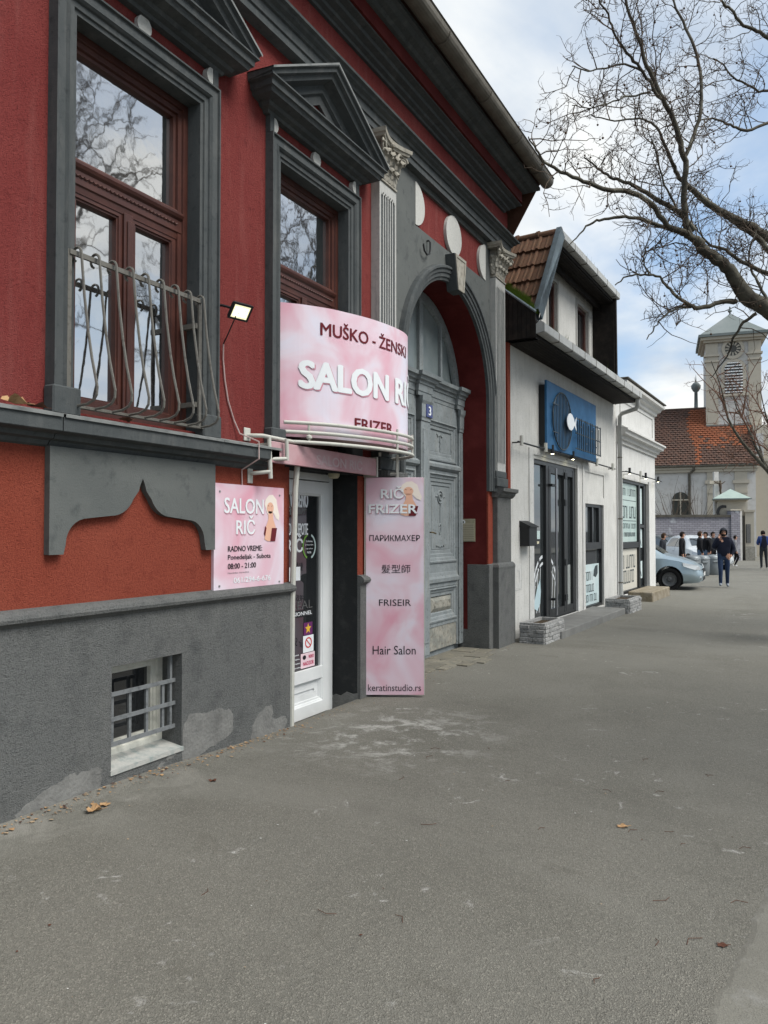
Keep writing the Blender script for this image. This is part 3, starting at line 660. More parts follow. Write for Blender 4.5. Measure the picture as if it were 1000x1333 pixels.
def pilaster(y0, y1, x=0.10):
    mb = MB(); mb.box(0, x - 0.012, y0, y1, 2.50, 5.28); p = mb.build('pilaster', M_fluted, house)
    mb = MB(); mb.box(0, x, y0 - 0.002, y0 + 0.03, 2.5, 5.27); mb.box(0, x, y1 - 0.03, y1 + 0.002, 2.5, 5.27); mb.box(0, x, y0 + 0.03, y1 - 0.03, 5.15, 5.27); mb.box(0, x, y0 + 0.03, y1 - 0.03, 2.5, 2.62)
    mb.build('pilaster_border', M_flute, p)
    n = 6; w = (y1 - y0 - 0.06)
    for k in range(1, n):
        yc = y0 + 0.03 + w * k / n
        MB().box(x - 0.014, x, yc - 0.0085, yc + 0.0085, 2.6, 5.17).build('pilaster_fillet', M_flute, p)
    # coved top ends of the flutes
    mb = MB()
    for k in range(n):
        yc = y0 + 0.03 + w * (k + 0.5) / n
        mb.poly([(x - 0.001, yc + 0.024 * math.cos(a), 5.152 + 0.0 - 0.03 + 0.0) if False else (x - 0.001, yc - 0.024, 5.151), (x - 0.001, yc - 0.024, 5.12), (x - 0.001, yc - 0.012, 5.143), (x - 0.001, yc, 5.151)])
        mb.poly([(x - 0.001, yc + 0.024, 5.151), (x - 0.001, yc, 5.151), (x - 0.001, yc + 0.012, 5.143), (x - 0.001, yc + 0.024, 5.12)])
    mb.build('flute_cove', M_flute, p, norm=False)
    MB().cornice(y0, y1, [(0, 2.42), (0.02, 2.42), (0.03, 2.45), (0.02, 2.48), (0.012, 2.50), (0, 2.505)], 0.0).build('pilaster_astragal', M_trim, p) if False else None
    mb = MB(); mb.box(0, x + 0.012, y0 - 0.01, y1 + 0.01, 2.40, 2.50); mb.box(0, x + 0.03, y0 - 0.03, y1 + 0.03, 2.27, 2.40); mb.build('pilaster_foot', M_trim, p, bevel=0.01)
    capital(y0, y1, 5.275, 5.745, x)
pilaster(6.90, 7.27); pilaster(10.38, 10.78)
# piers below the pilasters
for a, b in ((6.92, 7.30), (10.44, 11.02)):
    pr = MB().box(0, 0.10, a, b, -0.4, 2.16).build('pier', M_grey, house, bevel=0.01)
    MB().cornice(a - 0.04, b + 0.04, [(0.10, 2.12), (0.12, 2.13), (0.15, 2.16), (0.16, 2.19), (0.20, 2.205), (0.205, 2.255), (0.0, 2.275)], 0.0, cl=False, cr=False).build('impost', M_grey, pr)
    MB().cornice(a + 0.07, b - 0.05, [(0.13, -0.4), (0.13, 1.08), (0.135, 1.12), (0.125, 1.155), (0.10, 1.18)], 0.0).build('pier_base', M_grey, pr)
MB().box(-0.3, 0.045, 10.245, 10.44, -0.4, 1.17).build('pier_base', M_grey, house, bevel=0.012)
MB().box(-0.3, 0.022, 10.256, 10.44, 1.17, 2.2).build('gateway_jamb', M_red2, house)
MB().box(-0.3, 0.022, 7.30, 7.604, -0.4, 2.2).build('gateway_jamb', M_red2, house)

# --- gateway field with the arch
def archwall(mb, x, y0, y1, zt, n=40, zb=2.2):
    ang = [math.pi * (1 - k / n) for k in range(n + 1)]
    C_ = [(x, PC + PR * math.cos(a), PZ + PR * math.sin(a)) for a in ang]
    mb.grid([C_, [(x, p[1], zt) for p in C_]])
    mb.poly([(x, y0, zb), (x, PC - PR, zb), (x, PC - PR, PZ), (x, PC - PR, zt), (x, y0, zt)]); mb.poly([(x, PC + PR, zb), (x, y1, zb), (x, y1, zt), (x, PC + PR, zt), (x, PC + PR, PZ)])
PH = (7.90, 10.17, 5.17, 5.68)
mb = MB(); archwall(mb, 0.02, 7.26, 10.37, PH[2]); wallholes(mb, 7.26, 10.37, PH[2], 5.76, [PH], 0.02); reveal(mb, PH, 0.02, -0.012)
gf = mb.build('gateway_field', M_panel, house, norm=False)
MB().poly([(-0.012, PH[0], PH[2]), (-0.012, PH[1], PH[2]), (-0.012, PH[1], PH[3]), (-0.012, PH[0], PH[3])]).build('recessed_panel', M_red, gf, norm=False)
for yc, a0, a1 in ((PH[0], -90, 90), ((PH[0] + PH[1]) / 2, 0, 360), (PH[1], 90, 270)):
    k = 28; P = [(yc + 0.25 * math.cos(R(a0 + (a1 - a0) * j / k)), 5.425 + 0.25 * math.sin(R(a0 + (a1 - a0) * j / k))) for j in range(k + (0 if a1 == 360 else 1))]
    MB().extr(P, -0.012, 0.028, 'x').build('plaster_roundel', M_white_rc, gf)
arv = [(0.0, 0.0), (0.0, 0.045), (0.03, 0.05), (0.04, 0.065), (0.085, 0.068), (0.09, 0.082), (0.13, 0.085), (0.14, 0.105), (0.165, 0.105), (0.18, 0.08), (0.185, 0.02)]
mb = MB(); rows = []
path = [(PC - PR, 2.20, -1, 0), (PC - PR, PZ - 0.01, -1, 0)] + [(PC + PR * math.cos(a), PZ + PR * math.sin(a), math.cos(a), math.sin(a)) for a in [math.pi * (1 - k / 44) for k in range(45)]] + [(PC + PR, PZ - 0.01, 1, 0), (PC + PR, 2.20, 1, 0)]
for y, z, ny, nz in path: rows.append([(x, y + ny * o_, z + nz * o_) for o_, x in arv])
mb.grid(rows); ao = mb.build('archivolt', M_trim, gf, norm=False)
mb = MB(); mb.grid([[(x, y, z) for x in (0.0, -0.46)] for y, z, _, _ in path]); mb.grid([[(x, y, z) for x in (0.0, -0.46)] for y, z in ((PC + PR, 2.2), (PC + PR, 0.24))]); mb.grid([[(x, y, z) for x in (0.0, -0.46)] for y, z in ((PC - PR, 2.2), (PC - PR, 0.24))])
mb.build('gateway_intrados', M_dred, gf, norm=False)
mb = MB(); mb.grid([[(x, y, z) for x in (0.03, -0.46)] for y, z in ((PC + PR - 0.004, 0.24), (PC + PR - 0.004, -0.2))]); mb.grid([[(x, y, z) for x in (0.03, -0.46)] for y, z in ((PC - PR + 0.004, 0.24), (PC - PR + 0.004, -0.2))]); mb.build('jamb_skirting', M_grey, gf, norm=False)
mb = MB()
K = [(PC - 0.075, 4.66), (PC + 0.125, 4.66), (PC + 0.20, 5.10), (PC - 0.17, 5.10)]
mb.extr(K, 0.0, 0.15, 'x'); ks = mb.build('keystone', M_trim, gf, bevel=0.004)
mb = MB(); ki = [(PC - 0.07, 4.665), (PC + 0.12, 4.665), (PC + 0.19, 5.095), (PC - 0.16, 5.095)]; kj = [(PC - 0.035, 4.70), (PC + 0.085, 4.70), (PC + 0.15, 5.06), (PC - 0.12, 5.06)]
mb.grid([[(0.152, *p) for p in ki], [(0.162, *p) for p in ki], [(0.162, *p) for p in kj], [(0.154, *p) for p in kj]], 0, True); mb.poly([(0.154, *p) for p in kj]); mb.build('keystone_face', M_stone, ks)
hk = [(0.0, 8.22, 5.085), (0.05, 8.22, 5.085), (0.065, 8.22, 5.06), (0.065, 8.22, 4.98), (0.065, 8.20, 4.92), (0.065, 8.13, 4.885), (0.065, 8.06, 4.91), (0.065, 8.035, 4.965), (0.065, 8.035, 4.985)]
MB().tube(hk, 0.011, 6).build('iron_hook', M_black, gf, norm=False)
# ------------------------------------------------------------------ gateway door (part of the house)
DX = -0.42
gd = MB().box(DX - 0.06, DX - 0.02, PC - 1.42, PC + 1.42, -0.1, 3.5).build('gateway_door', M_door, house)
def ringp(y0, y1, z0, z1, prof, m, parent, name): return MB().ring(y0, y1, z0, z1, prof).build(name, m, parent)
def leafdoor(a, b, lock):
    lf = MB()
    X = DX - 0.02
    for r_ in ((a, a + 0.05, 0.04, 3.36), (b - 0.05, b, 0.04, 3.36)): lf.box(X, X + 0.05, *r_)
    for z0, z1 in ((0.36, 0.42), (0.88, 0.96), (1.06, 1.21), (2.42, 2.58), (3.12, 3.36)): lf.box(X, X + 0.048, a + 0.05, b - 0.05, z0, z1)
    l = lf.build('door_leaf', M_door, gd, bevel=0.004)
    bb = MB().box(X, X + 0.04, a + 0.05, b - 0.05, 0.05, 0.36).build('kick_board', M_doord, gd, bevel=0.004)
    for z0, z1, steps in ((0.42, 0.88, 2), (1.21, 2.42, 3), (2.58, 3.12, 2)):
        pr = [(0, X + 0.062), (0.02, X + 0.066), (0.03, X + 0.045)]
        o = 0.03
        for k in range(steps):
            pr += [(o + 0.035, X + 0.04 - 0.012 * k), (o + 0.045, X + 0.028 - 0.012 * k)]; o += 0.05
        pr += [(o, X + 0.002)]
        p = MB().ring(a + 0.05, b - 0.05, z0, z1, pr).build('door_panel', M_door, gd)
        i0, i1, j0, j1 = a + 0.05 + o, b - 0.05 - o, z0 + o, z1 - o
        if z0 < 0.5: MB().ring(i0, i1, j0, j1, [(0, X), (0.0, X + 0.01), (0.05, X + 0.035), (0.06, X + 0.036), (0.14, X + 0.037)]).build('raised_field', M_doord, gd)
        else: MB().box(X, X + 0.012, i0, i1, j0, j1).build('door_field', M_door, gd)
    MB().cornice(a + 0.06, b - 0.06, [(0.0, 0.945), (0.03, 0.95), (0.035, 1.0), (0.02, 1.03), (0.012, 1.075), (0, 1.08)], X + 0.045).build('lock_rail_moulding', M_door, gd)
    MB().cornice(a + 0.02, b - 0.02, [(0.0, 2.45), (0.015, 2.46), (0.045, 2.49), (0.05, 2.53), (0.02, 2.56), (0, 2.565)], X + 0.045).build('rail_moulding', M_door, gd)
    yc = (a + b) / 2 - 0.02
    mb = MB(); x = X + 0.016
    mb.tube([(x, yc + 0.085 * math.cos(t), 2.10 + 0.085 * math.sin(t)) for t in [k / 16 * 2 * math.pi for k in range(17)]], 0.012, 5)
    mb.tube([(x + .006, yc + 0.045 * math.cos(t), 2.10 + 0.045 * math.sin(t)) for t in [k / 12 * 2 * math.pi for k in range(13)]], 0.010, 5)
    mb.tube([(x, yc - 0.14, 2.10), (x, yc - 0.115, 2.115), (x, yc - 0.09, 2.10)], 0.012, 5); mb.tube([(x, yc + 0.14, 2.10), (x, yc + 0.115, 2.115), (x, yc + 0.09, 2.10)], 0.012, 5)
    mb.tube([(x, yc, 1.99), (x, yc, 1.74)], 0.007, 4); mb.tube([(x, yc, 2.0), (x, yc + 0.03, 1.98), (x, yc, 1.94)], 0.010, 4)
    mb.tube([(x, yc - 0.03, 1.70), (x, yc, 1.745), (x, yc + 0.03, 1.70)], 0.010, 4); mb.tube([(x, yc + 0.03 * math.cos(t), 1.64 + 0.05 * math.sin(t)) for t in [k / 10 * 2 * math.pi for k in range(11)]], 0.006, 4)
    mb.lathe([(0, .02), (0.02, .015), (0.03, 0)], (0, 0, 0), 8) if False else None
    for dy in (-0.12, -0.06, 0, 0.06, 0.12): mb.obox((x, yc + dy, 1.42 + abs(dy) * 0.15), 0.012, 0.02, 0.03, rx=R(45))
    mb.tube([(x, yc - 0.11, 2.96), (x, yc - 0.07, 2.92), (x, yc, 2.95), (x, yc + 0.07, 2.92), (x, yc + 0.11, 2.96)], 0.010, 5); mb.tube([(x, yc, 2.94), (x, yc, 2.72)], 0.008, 4)
    mb.tube([(x, yc - 0.03, 2.86), (x, yc + 0.02, 2.83), (x, yc - 0.02, 2.79), (x, yc + 0.03, 2.76)], 0.010, 4)
    mb.build('carved_ornament', M_door, gd, norm=False, smooth=True, kind='stuff')
    if lock:
        mb = MB(); mb.tube([(X + 0.05, a + 0.035, 1.62), (X + 0.10, a + 0.035, 1.62), (X + 0.105, a + 0.06, 1.62), (X + 0.10, a + 0.17, 1.605)], 0.010, 6); mb.box(X + 0.05, X + 0.056, a + 0.015, a + 0.055, 1.54, 1.70)
        mb.build('door_handle', mat('old_brass', (0.20, 0.16, 0.09), 0.4, metal=0.8), gd)
leafdoor(9.09, 10.13, True); leafdoor(7.73, 8.77, False)
for a, b, x in ((8.80, 9.05, DX + 0.09), (10.12, 10.27, DX + 0.06), (7.60, 7.75, DX + 0.06)):
    p = MB().box(DX - 0.02, x, a, b, 0.04, 3.06).build('door_post', M_door, gd, bevel=0.006)
    MB().box(DX, x + 0.012, a + 0.04, b - 0.04, 0.2, 2.95).build('post_fillet', M_door, p, bevel=0.005)
    MB().cornice(a, b, [(0, 3.04), (0.012, 3.05), (0.012, 3.08), (0.02, 3.10), (0.022, 3.26), (0.04, 3.30), (0.05, 3.36), (0, 3.37)], x - 0.0).build('post_cap', M_door, p)
    MB().box(DX - 0.0, x, a, b, 3.04, 3.37).build('post_block', M_door, p)
dc = [(0.0, 3.36), (0.03, 3.365), (0.035, 3.41), (0.045, 3.42), (0.05, 3.50), (0.065, 3.51), (0.07, 3.54), (0.10, 3.555), (0.11, 3.59), (0.14, 3.60), (0.15, 3.645), (0.0, 3.67)]
tr = MB().cornice(PC - PR + 0.02, PC + PR - 0.02, dc, DX).build('door_cornice', M_door, gd)
for a, b, e in ((8.76, 9.09, 0.05), (10.05, 10.23, 0.045), (7.63, 7.80, 0.045)): MB().cornice(a, b, [(p, z + 0.002) for p, z in dc], DX + e).build('cornice_break', M_door, tr)
# fanlight
fl = MB(); n = 30; r0, r1 = PR - 0.02, PR - 0.14
A = lambda r, x: [(x, PC + r * math.cos(R(172 - 164 * k / n)), PZ + r * math.sin(R(172 - 164 * k / n))) for k in range(n + 1)]
fl.grid([A(r0, DX - 0.05), A(r0, DX + 0.03), A(r1, DX + 0.03), A(r1 - 0.01, DX - 0.01), A(r1 - 0.01, DX - 0.06)]); fo = fl.build('fanlight_frame', M_door, gd)
for yc, hw in ((PC + 0.02, 0.055), (PC + 0.66, 0.025), (PC - 0.62, 0.025)):
    MB().box(DX - 0.04, DX + 0.025, yc - hw, yc + hw, 3.6, PZ + math.sqrt(max(0, (r1 + 0.02) ** 2 - (yc - PC) ** 2))).build('glazing_bar', M_door, fo, bevel=0.006)
ys_ = [PC - r1, PC - 0.645, PC - 0.595, PC - 0.035, PC + 0.075, PC + 0.635, PC + 0.685, PC + r1]
for k in range(0, 8, 2):
    a, b = ys_[k], ys_[k + 1]; q = [a + (b - a) * j / 10 for j in range(11)]
    MB().poly([(DX - 0.02, a, 3.6), (DX - 0.02, b, 3.6)] + [(DX - 0.02, y, PZ + math.sqrt(max(0.0, r1 ** 2 - (y - PC) ** 2)) if abs(y - PC) < r1 else 3.601) for y in q[::-1]]).build('pane', M_dust, fo, norm=False)
MB().box(DX - 0.5, DX - 0.1, PC - 1.5, PC + 1.5, 0, 4.9).build('dark_passage', M_unlit, house)
# worn stone threshold in front of the gate
M_slab = mat('threshold_stone', (0.165, 0.155, 0.13), 0.9, [(60, 0.5, 0.006)], [(6, (0.22, 0.20, 0.155), 0.4, 0.7), (25, (0.08, 0.095, 0.08), 0.5, 0.75)], rnd=0.18)
random.seed(11)
th = thing('stone_threshold', 'worn cracked stone paving at the foot of the grey arched door', 'threshold', (0.0, 8.93, -0.03))
yy = 7.65
while yy < 10.2:
    w1 = random.uniform(0.22, 0.42); xx = -0.40; e = 0.34 + 0.28 * math.sin((yy - 7.6) * 1.1) * (1 if yy > 8 else 0.5)
    e = max(0.0, 0.34 - abs(yy - 9.1) * 0.36)
    while xx < e:
        w2 = random.uniform(0.18, 0.34); x2 = min(xx + w2, e + 0.05); y2 = min(yy + w1, 10.24); j = lambda: random.uniform(-0.012, 0.012)
        z = gz(0.2, yy) + 0.012 + random.uniform(-0.004, 0.006)
        P = [(xx + 0.008 + j(), yy + 0.008 + j()), (x2 - 0.008 + j(), yy + 0.008 + j()), (x2 - 0.008 + j(), y2 - 0.008 + j()), (xx + 0.008 + j(), y2 - 0.008 + j())]
        MB().extr(P, z - 0.05, z, 'z').build('paving_stone', M_slab, th, bevel=0.004); xx += w2
    yy += w1

# ------------------------------------------------------------------ shop entrance recess
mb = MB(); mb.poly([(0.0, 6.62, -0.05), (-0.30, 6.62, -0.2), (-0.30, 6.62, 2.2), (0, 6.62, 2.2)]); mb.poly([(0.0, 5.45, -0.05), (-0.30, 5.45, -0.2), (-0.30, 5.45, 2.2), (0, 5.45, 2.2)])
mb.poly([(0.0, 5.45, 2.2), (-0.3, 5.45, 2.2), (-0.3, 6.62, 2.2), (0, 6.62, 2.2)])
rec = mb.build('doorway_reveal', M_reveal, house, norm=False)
mb = MB(); mb.extr([(0.002, -0.08), (0.002, 0.03), (-0.05, 0.02), (-0.12, 0.035), (-0.19, -0.01), (-0.25, 0.0), (-0.29, -0.02), (-0.29, -0.22)], 6.612, 6.621, 'y'); mb.build('plaster_patch', M_cem, rec)
MB().box(-0.01, 0.008, 5.38, 6.72, 2.19, 2.34).build('door_header', M_reveal, rec)
MB().lathe([(0, 2.15), (0.04, 2.155), (0.055, 2.175), (0.058, 2.2)], (-0.14, 6.40, 0), 12).build('ceiling_lamp', mat('yellowed_lamp', (0.5, 0.46, 0.33), 0.4), rec, smooth=True)
SX = -0.28
sdo = MB()
sdo.box(SX - 0.06, SX, 5.47, 5.54, -0.16, 2.2); sdo.box(SX - 0.06, SX, 6.535, 6.605, -0.17, 2.2); sdo.box(SX - 0.06, SX, 5.54, 6.535, 2.13, 2.2)
sdo = sdo.build('shop_door', M_pvc, house, bevel=0.004)
mb = MB(); mb.ring(5.55, 6.525, -0.14, 2.12, [(0, SX - 0.05), (0, SX + 0.012), (0.12, SX + 0.012), (0.125, SX + 0.004), (0.14, SX - 0.002), (0.145, SX - 0.04)])
mb.box(SX - 0.04, SX + 0.010, 5.66, 6.41, 0.20, 0.32); lf = mb.build('door_leaf', M_pvc, sdo, bevel=0.003)
MB().ring(5.69, 6.385, -0.0, 0.2, [(0, SX - 0.01), (0.02, SX - 0.012), (0.022, SX - 0.02), (0.09, SX - 0.021)]).build('lower_panel', M_pvc, sdo)
MB().poly([(SX - 0.03, 5.65, -0.1), (SX - 0.03, 6.4, -0.1), (SX - 0.03, 6.4, 0.22), (SX - 0.03, 5.65, 0.22)]).build('panel_back', M_pvc, sdo, norm=False)
MB().poly([(SX - 0.025, 5.65, 0.3), (SX - 0.025, 6.41, 0.3), (SX - 0.025, 6.41, 2.03), (SX - 0.025, 5.65, 2.03)]).build('pane', M_glassd, sdo, norm=False)
MB().ring(5.685, 6.39, 0.315, 1.985, [(0, SX - 0.02), (0.0, SX - 0.012), (0.006, SX - 0.012), (0.007, SX - 0.02)]).build('pane_gasket', M_black, sdo)
MB().box(-0.30, 0.02, 5.46, 6.61, -0.22, -0.155).build('threshold', M_cem, sdo, bevel=0.01) if False else None
gx_ = SX - 0.021
F = lambda yc, zc: wallfn(gx_, yc, zc)
text('OTVORENO', F(5.985, 1.935), 0.40, 0.14, M_tw, sdo, bold=0.03)
text('STUDIO LEPOTE', F(5.975, 1.655), 0.42, 0.11, M_tw, sdo, bold=0.025)
text('RIČ', F(5.965, 1.52), 0.27, 0.16, M_tw, sdo, bold=0.03)
mb = MB(); f0 = wallfn(gx_ + 0.001, 6.21, 1.49); disc(mb, f0, 0, 0, 0.115, 0.125, 14, R(-70), R(70), 0.84); mb.build('sticker', mat('pale_mint_print', (0.5, 0.62, 0.6), 0.4), sdo, norm=False)
mb = MB(); disc(mb, f0, 0, 0, 0.115, 0.125, 14, R(110), R(250), 0.84); mb.build('sticker', mat('green_print', (0.18, 0.36, 0.07), 0.4), sdo, norm=False)
for k, (w, s) in enumerate((('Ekskluzivna', .11), ('profesionalna', .14), ('nega za kosu', .12), ('FRIZER', .07))): text(s and w, wallfn(gx_ + 0.001, 6.21, 1.54 - 0.036 * k), s, 0.018, M_tw, sdo, bold=0.01, res=1)
MB().poly([(gx_, 5.88, 1.17), (gx_, 6.06, 1.17), (gx_, 6.06, 1.30), (gx_, 5.88, 1.30)]).build('sticker', M_tw, sdo, norm=False)
text("L'ORÉAL", wallfn(gx_, 5.97, 0.945), 0.60, 0.10, mat('grey_print', (0.10, 0.10, 0.10), 0.4), sdo, bold=-0.01)
MB().poly([(gx_ - 0.001, 5.7, 0.82), (gx_ - 0.001, 6.28, 0.82), (gx_ - 0.001, 6.28, 0.885), (gx_ - 0.001, 5.7, 0.885)]).build('sticker', M_black, sdo, norm=False)
text('PROFESSIONNEL', wallfn(gx_, 5.98, 0.853), 0.56, 0.036, M_tw, sdo, bold=0.015)
def rect(y0, y1, z0, z1, m, x=None, par=None, name='sticker'):
    x = gx_ if x is None else x
    return MB().poly([(x, y0, z0), (x, y1, z0), (x, y1, z1), (x, y0, z1)]).build(name, m, par or sdo, norm=False)
rect(6.12, 6.27, 0.64, 0.76, mat('purple_print', (0.13, 0.03, 0.12), 0.4)); 
mb = MB(); fs = wallfn(gx_ + 0.001, 6.195, 0.70); prt(mb, fs, [(0.055 * (1 if k % 2 == 0 else 0.42) * math.sin(k * math.pi / 5), 0.055 * (1 if k % 2 == 0 else 0.42) * math.cos(k * math.pi / 5)) for k in range(10)]); mb.build('sticker', mat('yellow_print', (0.7, 0.45, 0.05), 0.4), sdo, norm=False)
rect(6.11, 6.29, 0.475, 0.635, M_tw)
mb = MB(); fs = wallfn(gx_ + 0.0015, 6.20, 0.565); disc(mb, fs, 0, 0, 0.058, 0.052, 20, 0, 2 * math.pi, 0.75); prt(mb, fs, [(-0.042, 0.03), (-0.034, 0.038), (0.042, -0.03), (0.034, -0.038)]); mb.build('sticker', mat('red_print', (0.55, 0.03, 0.03), 0.4), sdo, norm=False)
rect(6.07, 6.31, 0.33, 0.47, mat('pale_pink_print', (0.72, 0.55, 0.6), 0.4), gx_ + 0.001)
mb = MB(); fs = wallfn(gx_ + 0.002, 6.19, 0.40); disc(mb, fs, -0.06, 0.03, 0.03, 0.022, 10); mb.build('sticker', M_tk, sdo, norm=False)
text('VIDEO', wallfn(gx_ + 0.002, 6.245, 0.43), 0.09, 0.03, mat('magenta_print', (0.5, 0.05, 0.12), 0.4), sdo, bold=0.03); text('NADZOR', wallfn(gx_ + 0.002, 6.20, 0.37), 0.18, 0.035, mat('magenta_print', (0.5, 0.05, 0.12), 0.4), sdo, bold=0.03)
for k in range(4): text('radno vreme', wallfn(gx_, 5.93 + 0.01 * k, 0.47 - 0.04 * k), 0.22, 0.016, M_tw, sdo, bold=0.02, res=1)
MB().box(-0.8, -0.5, 5.2, 6.8, -0.2, 2.3).build('dark_interior', M_unlit, house)

# ------------------------------------------------------------------ fittings on the front, each a thing
M_num = mat('enamel_blue', (0.02, 0.03, 0.14), 0.3, spec=0.6)
np_ = thing('house_number_plate', 'small dark blue plate reading 3 at the top of the grey door post', 'number plate', (-0.30, 8.98, 3.13))
MB().box(-0.312, -0.30, 8.895, 9.085, 3.10, 3.27).build('plate', M_num, np_, bevel=0.004); text('3', wallfn(-0.297, 8.99, 3.185), 0.07, 0.11, M_tw, np_, bold=0.03)
pl = thing('name_plate', 'beige board of tenant names on the red wall inside the gateway', 'name board', (-0.28, 10.245, 1.48))
MB().box(-0.40, -0.17, 10.232, 10.249, 1.485, 1.81).build('board', mat('beige_board', (0.30, 0.28, 0.20), 0.5, (20, 0.2, 0.003), (12, (0.22, 0.2, 0.15), 0.45, 0.7)), pl, bevel=0.003)
for k in range(8): MB().box(-0.385, -0.185, 10.226, 10.232, 1.50 + 0.032 * k, 1.524 + 0.032 * k).build('name_strip', mat('name_strip', (0.36, 0.33, 0.25), 0.5), pl)
mb = MB(); disc(mb, lambda u, v: (-0.345 + u, 10.229, 1.765 + v), 0, 0, 0.03, 0.03, 16); mb.build('round_badge', M_tw, pl, norm=False)
mb = MB(); disc(mb, lambda u, v: (-0.345 + u, 10.227, 1.765 + v), 0, 0, 0.014, 0.014, 10); mb.build('badge_mark', M_tk, pl, norm=False)

# railing in the first window
rl = thing('window_railing', 'wrought iron guard of nine bellied bars across the tall first window', 'railing', (0.07, 3.67, 2.39))
MB().box(0.06, 0.078, 3.10, 4.245, 3.285, 3.315).build('top_rail', M_iron, rl); MB().box(0.045, 0.085, 3.09, 4.26, 2.375, 2.392).build('bottom_rail', M_iron, rl)
for y in (3.105, 4.24): MB().box(0.055, 0.07, y - 0.014, y + 0.014, 2.39, 3.315).build('end_post', M_iron, rl)
for y in (3.10, 4.235):
    for z in (2.55, 3.12): MB().box(-0.08, 0.055, y - 0.03 if y > 4 else y, y if y > 4 else y + 0.03, z - 0.018, z + 0.018).build('wall_fixing', M_iron, rl)
loop = [(0.07 + 0.036 * math.cos(R(a)), 0, 3.30 + 0.036 * math.sin(R(a))) for a in range(-150, 40, 20)]
loop = [(0.07 - 0.038 * math.cos(R(a)), 0, 3.298 + 0.042 * math.sin(R(a))) for a in range(-70, 181, 25)]
bar = loop + [(0.135, 0, 3.05), (0.172, 0, 2.82), (0.205, 0, 2.66), (0.240, 0, 2.53), (0.252, 0, 2.485), (0.248, 0, 2.44), (0.225, 0, 2.41), (0.17, 0, 2.39), (0.07, 0, 2.384)]
FR.append(Matrix.Translation((0, 3.155, 0))); b0 = MB().tube(bar, 0.0085, 6).build('bar', M_iron, rl, norm=False); FR.pop()
b0s = b0.data
for k in range(1, 9):
    o = b0.copy(); COL.objects.link(o); o.parent = rl; o.location = (random.uniform(-0.006, 0.006), (4.238 - 3.155) * k / 8, 0)

# floodlight and its cable
fl_ = thing('floodlight', 'small black floodlight glowing on the red wall between the windows', 'floodlight', (0.2, 4.5, 3.2))
M_led = mat('lit_led_panel', (0.5, 0.5, 0.42), 0.3, emit=((1.0, 0.95, 0.55), 0.35))
Mfl = Matrix.Translation((0.21, 4.52, 3.275)) @ Euler((0, R(38), R(-15))).to_matrix().to_4x4()
Mfl = Mfl @ Matrix.Scale(0.88, 4); FR.append(Mfl)
MB().box(-0.035, 0.0, -0.10, 0.10, -0.075, 0.075).build('housing', M_black, fl_, bevel=0.012)
MB().ring(-0.10, 0.10, -0.075, 0.075, [(0, -0.01), (0, 0.006), (0.016, 0.006), (0.018, 0.0)]).build('rim', M_black, fl_)
MB().poly([(0.003, -0.08, -0.057), (0.003, 0.08, -0.057), (0.003, 0.08, 0.057), (0.003, -0.08, 0.057)]).build('lens', M_led, fl_, norm=False)
for a_ in range(-2, 3):
    for b_ in (-1, 0, 1): MB().box(0.0035, 0.0045, a_ * .028 - .008, a_ * .028 + .008, b_ * .03 - .008, b_ * .03 + .008).build('led', mat('led_chip', (1, 1, .8), .4, emit=((1, 1, .85), 3.0)), fl_)
FR.pop()
MB().tube([(0.0, 4.46, 3.34), (0.08, 4.47, 3.33), (0.17, 4.50, 3.30)], 0.010, 6).box(0.0, 0.012, 4.42, 4.50, 3.31, 3.37).build('bracket', M_black, fl_, norm=False)
ca = MB(); ca.tube([(0.19, 4.49, 3.24), (0.11, 4.50, 3.12), (0.03, 4.54, 3.06)], 0.005, 5)
ca.tube([(0.03, 4.54, 3.06), (0.012, 4.56, 2.95), (0.012, 4.58, 2.8), (0.012, 4.62, 2.64), (0.012, 4.69, 2.50), (0.03, 4.74, 2.40), (0.17, 4.80, 2.335), (0.172, 4.80, 2.20), (0.02, 4.78, 2.12), (0.008, 4.80, 2.0)], 0.006, 5, mi=1)
ca.build('power_cable', [M_black, mat('pale_cable', (0.5, 0.38, 0.36), 0.5)], label='thin pale cable trailing down the red wall from the floodlight', cat='cable', norm=False)

# ------------------------------------------------------------------ curved salon sign
CP = [(0, 5.27), (.07, 5.34), (.14, 5.42), (.20, 5.51), (.27, 5.62), (.32, 5.73), (.36, 5.84), (.40, 5.95), (.43, 6.05), (.46, 6.17), (.48, 6.3), (.495, 6.42), (.50, 6.55), (.497, 6.65), (.48, 6.75), (.45, 6.85), (.40, 6.93), (.33, 7.0), (.25, 7.05), (.13, 7.095), (0, 7.12)]
# smooth and parametrise by arc length
def chaikin(p):
    q = [p[0]]
    for a, b in zip(p, p[1:]): q += [(a[0] * .75 + b[0] * .25, a[1] * .75 + b[1] * .25), (a[0] * .25 + b[0] * .75, a[1] * .25 + b[1] * .75)]
    return q + [p[-1]]
CP = chaikin(chaikin(CP)); SL = [0]
for a, b in zip(CP, CP[1:]): SL.append(SL[-1] + math.hypot(b[0] - a[0], b[1] - a[1]))
def curve(s, off=0.0):
    s = min(max(s, 0.0), SL[-1] - 1e-6); lo, hi = 0, len(SL) - 1
    while hi - lo > 1:
        m_ = (lo + hi) // 2
        if SL[m_] <= s: lo = m_
        else: hi = m_
    a, b = CP[lo], CP[lo + 1]; t = (s - SL[lo]) / (SL[hi] - SL[lo]); dx, dy = b[0] - a[0], b[1] - a[1]; L = math.hypot(dx, dy)
    return (a[0] + dx * t + dy / L * off, a[1] + dy * t - dx / L * off)
ZT, ZB = 3.58, 2.44
cs = thing('salon_sign', 'large curved pink sign reading SALON RIČ jutting out over the shop entrance', 'sign', (0.2, 6.2, ZB))
